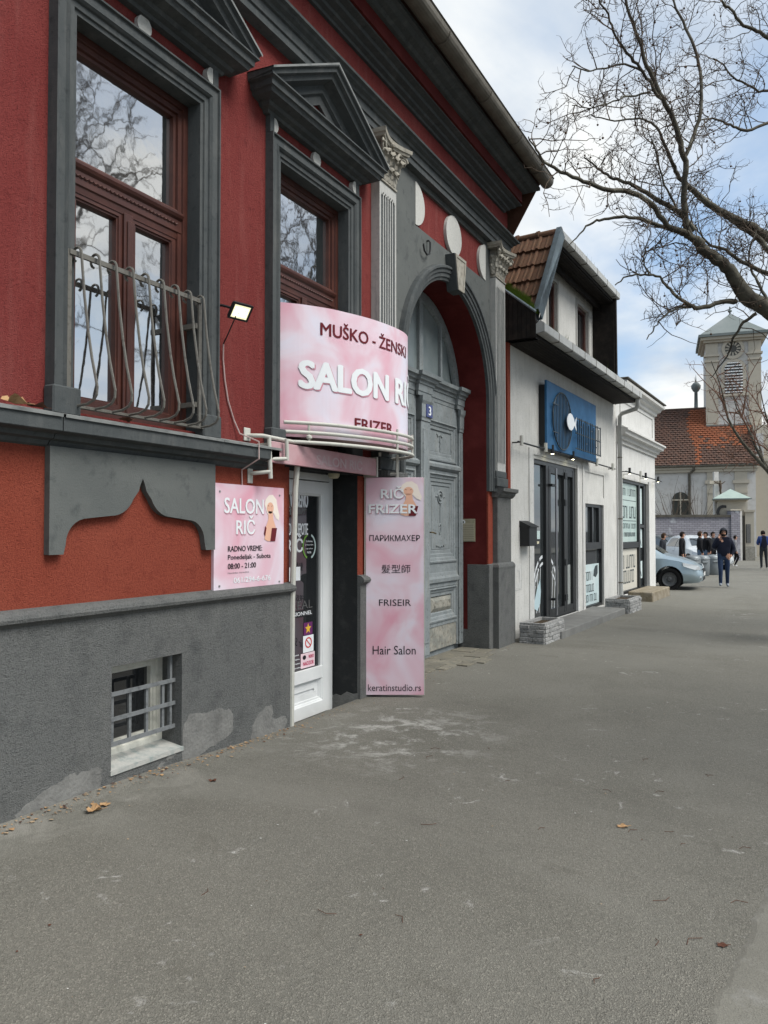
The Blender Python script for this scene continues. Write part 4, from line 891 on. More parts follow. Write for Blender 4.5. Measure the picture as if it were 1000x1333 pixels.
rows = [[(*curve(SL[-1] * k / 60, o_), z) for o_, z in ((-0.012, ZT), (0.0, ZT), (0.0, ZB), (-0.012, ZB))] for k in range(61)]
MB().grid(rows, 0, True).build('sign_face', M_pink, cs, norm=True)
MB().poly([(*curve(SL[-1] * k / 40, -0.02), ZB + 0.02) for k in range(41)]).build('underside', mat('pinkish_underside', (0.42, 0.31, 0.31), 0.6, None, (3, (0.5, 0.4, 0.38), 0.4, 0.7)), cs, norm=False)
MB().poly([(*curve(SL[-1] * k / 40, -0.02), ZT - 0.02) for k in range(41)]).build('top_cover', M_flash, cs, norm=False)
def cfn(sc, zc, off): return lambda u, v: (*curve(sc + u, off), zc + v)
text('MUŠKO - ŽENSKI', cfn(0.985, 3.405, 0.003), 1.20, 0.138, M_tm, cs, bold=0.022, split=0.04)
text('SALON RIČ', cfn(1.015, 3.010, 0.003), 1.62, 0.315, M_ts, cs, bold=0.055, split=0.04, name='letter_shade')
text('SALON RIČ', cfn(1.005, 3.020, 0.006), 1.62, 0.315, M_tw, cs, bold=0.05, split=0.04)
text('FRIZER', cfn(1.02, 2.60, 0.003), 0.53, 0.095, M_tm, cs, bold=0.028, split=0.04)
# tubular steel frame of an old awning round its foot
fr = thing('awning_frame', 'cream painted bent pipe frame running round the foot of the curved pink sign', 'pipe frame', (0.2, 5.9, 2.1))
for z, o_, s0, s1 in ((2.555, 0.045, 0.05, 2.2), (2.475, 0.045, 0.05, 2.2), (2.39, 0.05, 0.10, 2.2)):
    MB().tube([(*curve(s0 + (s1 - s0) * k / 50, o_), z) for k in range(51)], 0.017, 7).build('curved_pipe', M_cream, fr, norm=False, smooth=True)
for s in (0.26, 1.30, 1.75):
    x, y = curve(s, 0.045); MB().tube([(x, y, 2.39), (x, y, 2.60 if s > 1 else 2.545)], 0.011, 6).build('pipe_tie', M_cream, fr, norm=False)
x, y = curve(0.26, 0.05); MB().obox((x, y, 2.435), 0.04, 0.05, 0.035).build('pipe_clamp', M_cream, fr, bevel=0.01)
p_ = [(0.0, 4.86, 2.385), (0.10, 4.89, 2.385), (0.16, 5.05, 2.39), (*curve(0.10, 0.05), 2.39)]
MB().tube([(0.0, 4.86, 2.40), (0.13, 4.90, 2.395), (*curve(0.12, 0.05), 2.39)], 0.017, 7).build('wall_arm', M_cream, fr, norm=False, smooth=True)
MB().box(0.0, 0.012, 4.82, 4.90, 2.355, 2.46).build('wall_plate', M_cream, fr, bevel=0.004)
MB().tube([(0.13, 4.985, 2.39), (0.14, 4.995, 2.06)], 0.018, 7).build('hanger_pipe', M_cream, fr, norm=False, smooth=True)
MB().tube([(0.19, 5.14, 2.39), (0.19, 5.15, 2.215)], 0.017, 7).build('hanger_pipe', M_cream, fr, norm=False, smooth=True)
MB().tube([(0.13, 4.99, 2.215), (0.19, 5.15, 2.23)], 0.016, 7).build('link_pipe', M_cream, fr, norm=False, smooth=True)
MB().tube([(0.0, 4.90, 2.10), (0.06, 4.90, 2.10), (0.14, 4.99, 2.115)], 0.016, 7).build('link_pipe', M_cream, fr, norm=False, smooth=True)
MB().box(0.0, 0.014, 4.87, 4.93, 2.02, 2.14).build('wall_plate', M_cream, fr, bevel=0.004)
for pts in ([(0.10, 6.90, 2.44), (0.10, 6.90, 2.19)], [(0.26, 6.98, 2.42), (0.26, 6.98, 2.17)], [(0.10, 6.90, 2.22), (0.26, 6.98, 2.22)]): MB().tube(pts, 0.018, 4).build('support_bar', M_cream, fr, norm=False)
# leaning guard post at the recess corner
gp = MB(); gp.tube([(0.03, 5.447, -0.03), (0.036, 5.447, 1.0), (0.062, 5.452, 2.0), (0.085, 5.46, 2.30)], 0.025, 8)
gp.build('shutter_post', M_cream, label='thin leaning cream metal post at the left edge of the shop entrance', cat='post', norm=False)
# pink fascia over the door
for q_ in (5.05, 6.70): pass
fs_ = thing('fascia_sign', 'long dull pink strip sign reading SALON RIČ directly above the shop door', 'sign', (0.05, 6.0, 2.2))
MB().box(0.12, 0.15, 4.99, 6.74, 2.19, 2.362).build('panel', mat('dull_pink_print', (0.42, 0.22, 0.24), 0.5, None, (2.5, (0.50, 0.33, 0.35), 0.4, 0.65)), fs_, bevel=0.004)
text('SALON RIČ', wallfn(0.152, 6.05, 2.28), 0.80, 0.115, mat('faded_letters', (0.50, 0.38, 0.40), 0.5), fs_, bold=0.028)
MB().box(0.0, 0.12, 5.0, 5.02, 2.2, 2.35).build('wall_bracket', M_cream, fs_)
MB().box(0.0, 0.155, 6.745, 6.765, 2.18, 2.38).build('end_strip', M_cream, fs_)
# opening hours board
hb = thing('opening_hours_sign', 'square pink wall sign with a blonde figure and opening hours, left of the shop door', 'sign', (0.03, 4.9, 1.17))
MB().box(0.0, 0.025, 4.45, 5.335, 1.165, 2.0).build('board', M_pink, hb)
hf = lambda u, v: (0.027, 4.45 + u * 0.885, 2.0 - v * 0.835)
def ht(s, u0, u1, v0, v1, m, bold=0.02, e=0.0, par=None):
    w, h = (u1 - u0) * 0.885, (v1 - v0) * 0.835
    return text(s, wallfn(0.027 + e, 4.45 + (u0 + u1) / 2 * 0.885, 2.0 - (v0 + v1) / 2 * 0.835), w, h, m, hb, bold=bold)
ht('SALON', 0.135, 0.685, 0.135, 0.275, M_ts, 0.03); ht('SALON', 0.13, 0.68, 0.128, 0.268, M_tw, 0.02, 0.001)
ht('RIČ', 0.295, 0.555, 0.295, 0.47, M_ts, 0.03); ht('RIČ', 0.29, 0.55, 0.288, 0.463, M_tw, 0.02, 0.001)
ht('RADNO VREME:', 0.18, 0.66, 0.572, 0.622, M_tk, 0.018); ht('Ponedeljak - Subota', 0.18, 0.79, 0.652, 0.71, M_tk, 0.015); ht('08:00 - 21:00', 0.18, 0.57, 0.732, 0.782, M_tk, 0.018)
ht('Nedelja neradna', 0.18, 0.47, 0.81, 0.832, M_tg, 0.0); ht('061/294-6-676', 0.26, 0.79, 0.865, 0.915, M_tw, 0.015)
def figure(fn, par, e=1.0):
    mb = MB(); prt(mb, fn, [(-.02, .30), (.03, .36), (.09, .37), (.15, .30), (.17, .18), (.20, .06), (.19, -.02), (.14, .02), (.10, .10), (.04, .02), (-.01, .12), (-.04, .22)]); mb.build('hair_print', M_blond, par, norm=False)
    f2 = lambda u, v: tuple(Vector(fn(u, v)) + Vector((0.0008, -0.0004, 0)))
    mb = MB(); disc(mb, f2, 0.05, 0.17, 0.055, 0.085, 16); prt(mb, f2, [(0.02, .12), (.09, .12), (.10, .0), (.14, -.12), (.10, -.32), (.02, -.33), (-.04, -.30), (-.02, -.12), (.02, .0)]); mb.build('figure_print', M_skinp, par, norm=False)
    f3 = lambda u, v: tuple(Vector(fn(u, v)) + Vector((0.0016, -0.0008, 0)))
    mb = MB(); prt(mb, f3, [(.075, -.13), (.16, -.13), (.13, -.33), (.05, -.33)]); prt(mb, f3, [(-.03, -.10), (-.01, -.13), (-.03, -.25), (-.05, -.22)]); mb.build('dress_print', M_tm, par, norm=False)
    mb = MB(); prt(mb, f3, [(.012, .205), (.026, .192), (.030, .197), (.016, .21)]); prt(mb, f3, [(.066, .195), (.082, .21), (.085, .205), (.07, .19)]); mb.build('lash_print', M_tk, par, norm=False)
figure(lambda u, v: (0.0274, 5.10 + u * 0.85, 1.735 + v * 0.55), hb)
for u, v in ((.07, .075), (.93, .075), (.07, .93), (.93, .94)): MB().lathe([(0.0, 0.004), (0.008, 0.003), (0.01, 0)], (0, 0, 0), 6) if False else MB().obox(hf(u, v), 0.006, 0.014, 0.014).build('screw', M_flash, hb)
# tall banner board
A0, B0 = Vector((0.03, 6.735, 0)), Vector((0.545, 7.01, 0)); bd = (B0 - A0).normalized(); bn = Vector((bd.y, -bd.x, 0)); BW = (B0 - A0).length; ZB0, ZB1 = -0.005, 2.178
bb = thing('banner_board', 'tall narrow pink board with hairdresser in several languages, standing beside the entrance', 'sign', (0.28, 6.87, -0.02))
c_ = [A0, B0, B0 - bn * 0.028, A0 - bn * 0.028]
mb = MB(); mb.grid([[(p.x, p.y, z) for p in c_] for z in (ZB0, ZB1)], 0, True); mb.poly([(p.x, p.y, ZB1) for p in c_]); mb.poly([(p.x, p.y, ZB0) for p in c_]); mb.build('board', M_pink, bb, bevel=0.003)
c_ = [B0 - bn * 0.0 + bd * 0.004, B0 + bd * 0.010, B0 + bd * 0.010 - bn * 0.03, B0 + bd * 0.004 - bn * 0.03]
mb = MB(); mb.grid([[(p.x, p.y, z) for p in c_] for z in (ZB0, ZB1)], 0, True); mb.build('edge_strip', M_cream, bb)
c_ = [A0 - bd * 0.004, A0 - bd * 0.012, A0 - bd * 0.012 - bn * 0.03, A0 - bd * 0.004 - bn * 0.03]
mb = MB(); mb.grid([[(p.x, p.y, z) for p in c_] for z in (ZB0, ZB1)], 0, True); mb.build('edge_strip', M_cream, bb)
def bfn(u0, v0, e=0.002): return lambda u, v: tuple(A0 + bd * (u0 * BW + u) + bn * e + Vector((0, 0, ZB1 - v0 * (ZB1 - ZB0) + v)))
def bt(s, u0, u1, v0, v1, m, bold=0.01, e=0.002, **k): return text(s, bfn((u0 + u1) / 2, (v0 + v1) / 2, e), (u1 - u0) * BW, (v1 - v0) * (ZB1 - ZB0), m, bb, bold=bold, **k)
bt('RIČ', 0.275, 0.66, 0.043, 0.100, M_ts, 0.035); bt('RIČ', 0.265, 0.65, 0.040, 0.097, M_tw, 0.03, 0.0075)
bt('FRIZER', 0.065, 0.895, 0.128, 0.168, M_ts, 0.035); bt('FRIZER', 0.055, 0.885, 0.125, 0.165, M_tw, 0.03, 0.0075)
figure(lambda u, v: tuple(A0 + bd * (0.66 * BW + u * 0.9) + bn * 0.004 + Vector((0, 0, 1.955 + v * 0.5))), bb)
bt('ПАРИКМАХЕР', 0.065, 0.935, 0.266, 0.293, M_tk, 0.005); bt('髮型師', 0.27, 0.77, 0.402, 0.442, M_tk, 0.0); bt('FRISEIR', 0.23, 0.78, 0.562, 0.592, M_tk, 0.0)
bt('Hair Salon', 0.12, 0.86, 0.775, 0.815, M_tk, -0.005); bt('keratinstudio.rs', 0.04, 0.95, 0.951, 0.982, M_tk, 0.0)
# ------------------------------------------------------------------ white house with mansard storey
FB = Matrix.Translation((0, 11.1, 0)) @ Matrix.Rotation(R(-2.1), 4, 'Z')
FR.append(FB)
M_wht = mat('scuffed_white_render', (0.56, 0.558, 0.53), 0.9, [(130, 0.7, 0.005), (16, 0.25, 0.01)], [(2.5, (0.63, 0.625, 0.595), 0.4, 0.7), (45, (0.28, 0.275, 0.255), 0.56, 0.72)], extra=streaks(None, (0.30, 0.29, 0.25), 0.6, (6, 6, 0.8)))
M_wht2 = mat('smooth_white_plaster', (0.56, 0.56, 0.54), 0.85, (90, 0.4, 0.004), [(3, (0.63, 0.63, 0.61), 0.4, 0.7), (30, (0.35, 0.345, 0.325), 0.55, 0.75)], extra=streaks(None, (0.32, 0.31, 0.28), 0.5, (5, 5, 0.8)))
M_tile = mat('old_clay_tile', (0.135, 0.068, 0.043), 0.85, [(30, 0.6, 0.01)], [(6, (0.13, 0.075, 0.045), 0.4, 0.65), (40, (0.07, 0.06, 0.045), 0.5, 0.7)], rnd=0.25)
M_dwood = mat('blackened_boards', (0.018, 0.016, 0.015), 0.8, (60, 0.5, 0.006), (9, (0.032, 0.027, 0.023), 0.45, 0.7), rnd=0.15)
M_wgut = mat('grey_white_gutter', (0.42, 0.43, 0.42), 0.5, (30, 0.2, 0.004), [(8, (0.36, 0.36, 0.34), 0.5, 0.75)], extra=streaks(None, (0.2, 0.2, 0.18), 0.5, (12, 12, 1)))
M_zinc = mat('blue_grey_flashing', (0.24, 0.30, 0.33), 0.5, None, (4, (0.16, 0.19, 0.21), 0.4, 0.7), metal=0.2)
M_moss = mat('moss_grass', (0.10, 0.16, 0.022), 0.9)
wh = thing('mansard_house', 'white rendered house with a dark timbered mansard storey beside the red house', 'house', (0, 3.3, 0))
DO, W2_ = (1.19, 3.70, 0.10, 2.84), (4.28, 5.70, 0.05, 2.19)
PN = (4.27, 5.74, 2.34, 2.83)
mb = MB(); wallholes(mb, 0.0, 6.86, -0.4, 4.52, [DO, W2_, PN], 0.0); reveal(mb, PN, 0.0, -0.02); mb.poly([(-.02, PN[0], PN[2]), (-.02, PN[1], PN[2]), (-.02, PN[1], PN[3]), (-.02, PN[0], PN[3])])
reveal(mb, DO, 0, -0.12, 'lrt'); reveal(mb, W2_, 0, -0.12)
mb.build('wall', M_wht, wh, norm=False)
for a, b, z in ((0.98, 1.19, 3.0), (3.70, 3.80, 2.96), (4.06, 4.16, 3.0)): MB().box(0, 0.018, a, b, -0.3, z).build('plaster_band', M_wht2, wh, bevel=0.004)
MB().box(0, 0.018, 1.19, 3.70, 2.90, 3.0).build('plaster_band', M_wht2, wh, bevel=0.004)
MB().box(0.0, 0.035, -0.03, 0.09, -0.2, 4.5).build('red_edge_strip', M_red2, wh, bevel=0.003)
# soffit of dark boards, fascia, side board, gutter
n = 8
for k in range(n): MB().box(0.0 + 0.48 * k / n + 0.002, 0.48 * (k + 1) / n - 0.003, -0.05, 6.62, 4.50, 4.52).build('soffit_board', M_dwood, wh)
MB().box(-0.05, 0.5, -0.06, 6.62, 4.523, 4.6).build('soffit_back', M_black, wh)
MB().box(0.475, 0.50, -0.055, 6.64, 4.505, 4.76).build('fascia', M_dwood, wh)
side = [(0.0, 4.51), (0.49, 4.51), (0.49, 4.87), (0.0, 5.29)]
for k in range(7):
    a, b = 0.49 * k / 7 + 0.003, 0.49 * (k + 1) / 7 - 0.002
    t = lambda x: 5.29 - (x / 0.49) * 0.42
    MB().extr([(a, 4.51), (b, 4.51), (b, t(b)), (a, t(a))], -0.075, -0.05, 'y').build('side_board', M_dwood, wh)
MB().extr([(-0.02, 4.5), (0.49, 4.5), (0.49, 4.87), (-0.02, 5.31)], -0.05, 0.1, 'y').build('side_board_back', M_black, wh)
MB().tube([(-0.02, -0.08, 5.31), (0.50, -0.08, 4.885)], 0.022, 6).build('edge_trim', M_zinc, wh)
def boxgut(xa, ya, yb, z, w=0.13, h=0.14):
    prof = [(xa, z + h), (xa, z), (xa + w * 0.85, z + 0.005), (xa + w, z + 0.02), (xa + w, z + h), (xa + w - 0.015, z + h), (xa + w - 0.015, z + 0.03), (xa + 0.01, z + 0.02)]
    mb = MB(); mb.grid([[(x, y, q) for x, q in prof] for y in (ya, yb)], 0, True)
    for y in (ya, yb): mb.poly([(xa, y, z), (xa + w, y, z + 0.02), (xa + w, y, z + h), (xa + w * .5, y, z + h + 0.05), (xa, y, z + h)])
    g = mb.build('gutter', M_wgut, wh)
    y = ya + 0.7
    while y < yb: MB().box(xa - 0.004, xa + w + 0.004, y - 0.008, y + 0.008, z - 0.006, z + h + 0.004).build('gutter_joint', M_gutter, g); y += 0.72
    return g
boxgut(0.50, -0.07, 6.60, 4.56)
MB().poly([(0.5, -0.05, 4.74), (0.5, 6.62, 4.74), (-0.02, 6.62, 5.05), (-0.02, -0.05, 5.05)]).build('low_roof', M_dwood, wh, norm=False)
# recessed upper wall with its windows
mb = MB(); UW = [(2.02, 2.52, 5.05, 6.1), (3.78, 4.55, 5.1, 6.08)]
wallholes(mb, 1.12, 4.92, 4.9, 6.35, UW, 0.0); mb.poly([(0, 0.12, 4.9), (0, 1.12, 4.9), (0, 1.12, 6.3)]); 
for h in UW: reveal(mb, h, 0, -0.12)
mb.build('upper_wall', M_wht, wh, norm=False)
for h in UW:
    w = MB().ring(*h, [(0, -0.10), (0, -0.05), (0.07, -0.05), (0.08, -0.11)]).build('upper_window', M_brown, wh)
    MB().poly([(-.09, h[0], h[2]), (-.09, h[1], h[2]), (-.09, h[1], h[3]), (-.09, h[0], h[3])]).build('pane', M_glassd, w, norm=False)
    MB().arr(*h, [(0.0, 0.0), (0.0, 0.012), (0.09, 0.012), (0.09, 0.0)]).build('window_surround', mat('grey_surround', (0.33, 0.33, 0.31), 0.9, (60, 0.4, 0.004)), w, norm=False)
# mansard wings, tiled to the left
def wing(ya, za, yb, zb, sg):
    d = Vector((0, yb - ya, zb - za)); L = d.length; d.normalize(); nrm = Vector((0, -d.z * sg, d.y * sg)) if sg > 0 else Vector((0, d.z, -d.y))
    nrm = Vector((0, -d.z, d.y)) if sg > 0 else Vector((0, d.z, -d.y)) * 1.0
    if nrm.z < 0: nrm = -nrm
    return d, L, nrm
YA, ZA_, YB, ZB_ = 0.0, 4.86, 1.12, 6.47
d, L, nr = wing(YA, ZA_, YB, ZB_, 1)
def slab(P0, d, L, nr, xa, xb, th, name, m, par=wh):
    mb = MB(); A = [Vector(P0), Vector(P0) + d * L, Vector(P0) + d * L - nr * th, Vector(P0) - nr * th]
    mb.grid([[(x, p.y, p.z) for p in A] for x in (xa, xb)], 0, True); mb.poly([(xa, p.y, p.z) for p in A]); mb.poly([(xb, p.y, p.z) for p in A]); return mb.build(name, m, par)
roof = slab((0, YA, ZA_), d, L, nr, -3.0, 0.48, 0.10, 'roof', M_dwood)
# one interlocking tile, then copies
TW, TL = 0.225, 0.40
def tile_mesh():
    mb = MB(); prof = [(0, 0.0), (0.02, 0.028), (0.045, 0.03), (0.06, 0.008), (0.10, 0.004), (0.115, 0.018), (0.13, 0.018), (0.145, 0.004), (0.20, 0.006), (0.225, 0.0)]
    rows = [[(u, 0, h + 0.035) for u, h in prof], [(u, TL + 0.03, h * 0.8 + 0.0) for u, h in prof]]
    mb.grid([[(u, 0.0, -0.0) for u, h in prof]] + rows); return mb
X_ = Vector((1, 0, 0)); MT = Matrix((( -1, d.x, nr.x, 0), (0, d.y, nr.y, 0), (0, d.z, nr.z, 0), (0, 0, 0, 1)))
random.seed(5); t0 = None
for r_ in range(5):
    for c in range(7):
        pos = Vector((0.46 - TW * c + (0.0), YA, ZA_)) + d * (0.02 + r_ * TL * 0.96)
        M = Matrix.Translation(pos + nr * random.uniform(0, 0.006)) @ MT @ Matrix.Rotation(random.uniform(-0.015, 0.015), 4, 'Z')
        if t0 is None:
            FR.append(M); FR[-1] = FB @ M; t0 = tile_mesh()
            FR[-1] = wm(roof); o = t0.build('roof_tile', M_tile, roof, norm=False); FR.pop(); t0 = o; put(o, M, roof)
        else: clone(t0, M, roof)
# ridge tiles along the top of the wing
for k in range(6):
    x0 = 0.52 - 0.36 * k
    rows = []
    for xx, rr in ((x0, 0.105), (x0 - 0.05, 0.10), (x0 - 0.055, 0.088), (x0 - 0.37, 0.082)):
        rows.append([(xx, YB + 0.02 + rr * math.cos(a), ZB_ - 0.01 + rr * math.sin(a)) for a in [R(-15 + 21 * j) for j in range(11)]])
    mb = MB(); mb.grid(rows); mb.poly(rows[0]); o = mb.build('ridge_tile', M_tile, roof, smooth=False, norm=False)
# verge flashing
mb = MB()
A = Vector((0, YA - 0.02, ZA_ + 0.02)); B = Vector((0, YB, ZB_ + 0.03))
mb.grid([[(x, (A + nr * o_).y, (A + nr * o_).z), (x, (B + nr * o_).y, (B + nr * o_).z)] for x, o_ in ((0.46, 0.07), (0.54, 0.07), (0.545, -0.14), (0.48, -0.15))], 0, True); mb.build('verge_flashing', M_zinc, roof)
# right wing
d2 = Vector((0, -(YB - YA), ZB_ - ZA_)).normalized(); n2_ = Vector((0, d2.z, -d2.y)); n2_ = n2_ if n2_.z > 0 else -n2_
MB().box(-3.0, 0.44, 4.90, 4.99, 4.80, 6.48).build('roof_wing', M_dwood, wh)
MB().extr([(4.90, 6.46), (4.98, 6.46), (5.02, 4.72), (4.94, 4.72)], 0.42, 0.48, 'x').build('verge_board', M_dwood, wh)
for k in range(5): 
    pass
# upper eave: soffit boards, flat roof and gutter
for k in range(6): MB().box(0.0 + 0.40 * k / 6 + 0.002, 0.40 * (k + 1) / 6 - 0.003, 1.0, 4.98, 6.30, 6.32).build('soffit_board', M_dwood, wh)
MB().box(-3.0, 0.42, 1.08, 4.98, 6.322, 6.50).build('upper_roof', M_dwood, wh)
MB().box(0.10, 0.16, 1.1, 4.95, 6.20, 6.30).build('eave_beam', M_dwood, wh)
boxgut(0.40, 1.16, 5.05, 6.39, 0.13, 0.13)
ch = MB(); ch.lathe([(0.0, 0.36), (0.14, 0.33), (0.17, 0.26), (0.17, 0.20), (0.11, 0.16), (0.11, 0.0)], (0.15, 4.6, 6.50), 14); ch.build('roof_vent', mat('galvanised_sheet', (0.5, 0.55, 0.58), 0.35, metal=0.6), wh, smooth=False)
# grass and weeds
mb = MB(); random.seed(8)
for k in range(1600):
    s = random.random(); x = 0.50 - 0.52 * s; y = -0.06 + random.uniform(-0.02, 0.10); z = 4.87 + 0.42 * s + random.uniform(-0.01, 0.02)
    h = random.uniform(0.05, 0.17) * (1.2 if 0.2 < s < 0.9 else 0.7); a = random.uniform(0, 6.28); l = random.uniform(0.01, 0.05)
    mb.poly([(x - 0.004, y, z), (x + 0.004, y, z), (x + l * math.cos(a), y + l * math.sin(a), z + h)])
for k in range(260):
    y = random.choice((random.gauss(0.8, 0.35), random.gauss(2.2, 0.6), random.uniform(0, 5))); up = random.random() < 0.35
    x, z = (0.56, 4.70) if not up else (0.47, 6.50)
    if up: y = random.gauss(3.6, 0.5)
    h = random.uniform(0.03, 0.10) * (2.2 if random.random() < 0.05 else 1); a = random.uniform(0, 6.28)
    mb.poly([(x - 0.004, y, z), (x + 0.004, y, z), (x + 0.03 * math.cos(a), y + 0.03 * math.sin(a), z + h)])
mb.build('grass_tufts', M_moss, kind='stuff', label='green grass sprouting from the roof edge', norm=False)

# glazed shop door
M_alu = mat('black_aluminium', (0.016, 0.017, 0.018), 0.4, spec=0.5)
sd_ = MB().ring(DO[0], DO[1], DO[2], DO[3], [(0, -0.12), (0, -0.03), (0.07, -0.03), (0.07, -0.12)]).build('shop_door', M_alu, wh)
for a, b in ((1.93, 2.06), (2.08, 2.20), (2.97, 3.06), (3.07, 3.16), (3.52, 3.64)): MB().box(-0.11, -0.025, a, b, 0.15, 2.78).build('door_stile', M_alu, sd_, bevel=0.004)
for a, b in ((2.20, 2.97), (3.16, 3.52)):
    for z0, z1 in ((0.16, 0.26), (2.66, 2.78)): MB().box(-0.105, -0.03, a, b, z0, z1).build('door_rail', M_alu, sd_)
M_sg = glass('street_glass', (0.035, 0.04, 0.042), 0.03, ior=1.75)
for a, b in ((1.25, 1.94), (2.19, 2.98), (3.15, 3.53)): MB().poly([(-.08, a, 0.15), (-.08, b, 0.15), (-.08, b, 2.79), (-.08, a, 2.79)]).build('pane', M_sg, sd_, norm=False)
MB().tube([(0.05, 2.26, 0.16), (0.05, 2.26, 2.74)], 0.022, 8).build('pull_bar', mat('brushed_steel', (0.35, 0.35, 0.36), 0.3, metal=0.9), sd_, norm=False, smooth=True)
MB().box(-0.03, 0.05, 2.05, 2.30, 2.42, 2.46).build('bar_bracket', M_black, sd_); MB().box(-0.03, 0.05, 2.18, 2.30, 0.42, 0.46).build('bar_bracket', M_black, sd_)
for z in (0.35, 1.0, 2.1, 2.6): MB().box(-0.03, -0.005, 2.98, 3.12, z, z + 0.12).build('hinge', M_black, sd_, bevel=0.005)
MB().poly([(-.078, 3.2, 0.2), (-.078, 3.5, 0.2), (-.078, 3.5, 1.0), (-.078, 3.2, 1.0)]).build('frosted_film', mat('frosted_film', (0.30, 0.32, 0.31), 0.5), sd_, norm=False)
rb = MB()
for (yc, zc, ry, rz, a0, a1) in ((1.95, 0.45, 0.62, 0.78, 60, 180), (1.95, 0.45, 0.52, 0.66, 70, 175), (2.15, 0.45, 0.55, 0.75, -10, 70), (2.25, 0.35, 0.42, 0.6, 0, 90)):
    A = [R(a0 + (a1 - a0) * k / 16) for k in range(17)]
    for k in range(16):
        if (k * 7) % 5 == 4: continue
        q = [(-0.0765, yc + r_ * ry * math.cos(t), zc + r_ * rz * math.sin(t)) for r_, t in ((1, A[k]), (1, A[k + 1]), (0.93, A[k + 1]), (0.93, A[k]))]
        if all(1.26 < p[1] < 1.93 or 2.21 < p[1] < 2.96 for p in q) and all(p[2] > 0.2 for p in q): rb.poly(q)
for y in (1.42, 1.55, 1.68, 2.35, 2.5, 2.62): rb.poly([(-0.0765, y, 0.25), (-0.0765, y + 0.022, 0.25), (-0.0765, y + 0.10, 1.0), (-0.0765, y + 0.078, 1.0)])
rb.build('white_decal', M_tw, sd_, kind='stuff', norm=False)
MB().poly([(-.076, 1.42, 0.35), (-.076, 1.60, 0.28), (-.076, 1.74, 0.4), (-.076, 1.78, 0.6), (-.076, 1.75, 0.82), (-.076, 1.6, 0.68), (-.076, 1.48, 0.5)]).build('pale_blue_decal', mat('pale_blue_print', (0.50, 0.64, 0.68), 0.4), sd_, norm=False)
MB().poly([(-.076, 1.3, 1.50), (-.076, 1.75, 1.50), (-.076, 1.75, 1.64), (-.076, 1.3, 1.64)]).build('notice', mat('mint_notice', (0.55, 0.68, 0.66), 0.4), sd_, norm=False)
MB().poly([(-.076, 1.35, 1.42), (-.076, 1.7, 1.42), (-.076, 1.7, 1.46), (-.076, 1.35, 1.46)]).build('notice', mat('cream_notice', (0.75, 0.7, 0.5), 0.4), sd_, norm=False)
MB().box(-1.2, -0.5, 0.6, 6.4, -0.1, 3.2).build('dark_interior', M_unlit, wh)
# window with posters
ww = MB().ring(*W2_, [(0, -0.12), (0, -0.04), (0.06, -0.04), (0.06, -0.12)]).build('window', M_alu, wh)
MB().box(-0.11, -0.035, 4.33, 5.65, 1.26, 1.40).build('transom', M_alu, ww); MB().box(-0.11, -0.04, 4.93, 4.99, 1.4, 2.13).build('mullion', M_alu, ww)
MB().box(-0.115, -0.03, 5.42, 5.64, 1.4, 2.13).build('casement', M_alu, ww)
MB().poly([(-.09, 4.33, 0.1), (-.09, 5.65, 0.1), (-.09, 5.65, 2.14), (-.09, 4.33, 2.14)]).build('pane', M_sg, ww, norm=False)
M_post = mat('pale_blue_poster', (0.50, 0.62, 0.63), 0.4, None, (2, (0.58, 0.67, 0.67), 0.4, 0.6)); M_pst2 = mat('beige_poster', (0.52, 0.50, 0.44), 0.5); M_ink = mat('poster_ink', (0.05, 0.065, 0.07), 0.5)
MB().poly([(-.087, 4.35, 0.12), (-.087, 5.60, 0.12), (-.087, 5.60, 0.95), (-.087, 4.35, 0.95)]).build('poster', M_post, ww, norm=False)
def strokes(y0, y1, z0, z1, n, x, par, seed, m=M_ink, wfac=0.35, broken=True):
    rnd = random.Random(seed); mb = MB(); w = (y1 - y0) / n
    for k in range(n):
        a = y0 + w * k; kind = rnd.randint(0, 3); t = w * wfac * 0.5
        mb.poly([(x, a + .1 * w, z0), (x, a + .1 * w + t, z0), (x, a + .1 * w + t, z1), (x, a + .1 * w, z1)])
        if kind != 3: mb.poly([(x, a + .75 * w, z0), (x, a + .75 * w + t, z0), (x, a + .75 * w + t, z1), (x, a + .75 * w, z1)])
        h = (z1 - z0) * 0.12
        if kind in (0, 2): mb.poly([(x, a + .1 * w, z1 - h), (x, a + .75 * w, z1 - h), (x, a + .75 * w, z1), (x, a + .1 * w, z1)])
        if kind in (1, 2): mb.poly([(x, a + .1 * w, z0), (x, a + .75 * w, z0), (x, a + .75 * w, z0 + h), (x, a + .1 * w, z0 + h)])
    return mb.build('lettering', m, par, kind='stuff', norm=False)
strokes(4.42, 5.15, 0.62, 0.80, 6, -0.085, ww, 1); strokes(4.42, 5.2, 0.38, 0.54, 6, -0.085, ww, 2); strokes(4.42, 5.4, 0.18, 0.33, 9, -0.085, ww, 3)
MB().poly([(-.085, 5.15, 0.70), (-.085, 5.35, 0.66), (-.085, 5.5, 0.74), (-.085, 5.5, 0.92), (-.085, 5.3, 0.9), (-.085, 5.2, 0.82)]).build('poster_figure', M_ink, ww, norm=False)
MB().box(0.0, 0.06, 4.2, 5.8, -0.02, 0.04).build('window_sill', M_wht2, wh)
# meter cover
MB().ring(0.27, 0.62, 0.72, 1.12, [(0, 0.0), (0, 0.008), (0.012, 0.008), (0.013, 0.002), (0.02, 0.006), (0.1, 0.006)]).build('meter_cover', M_wht2, wh)
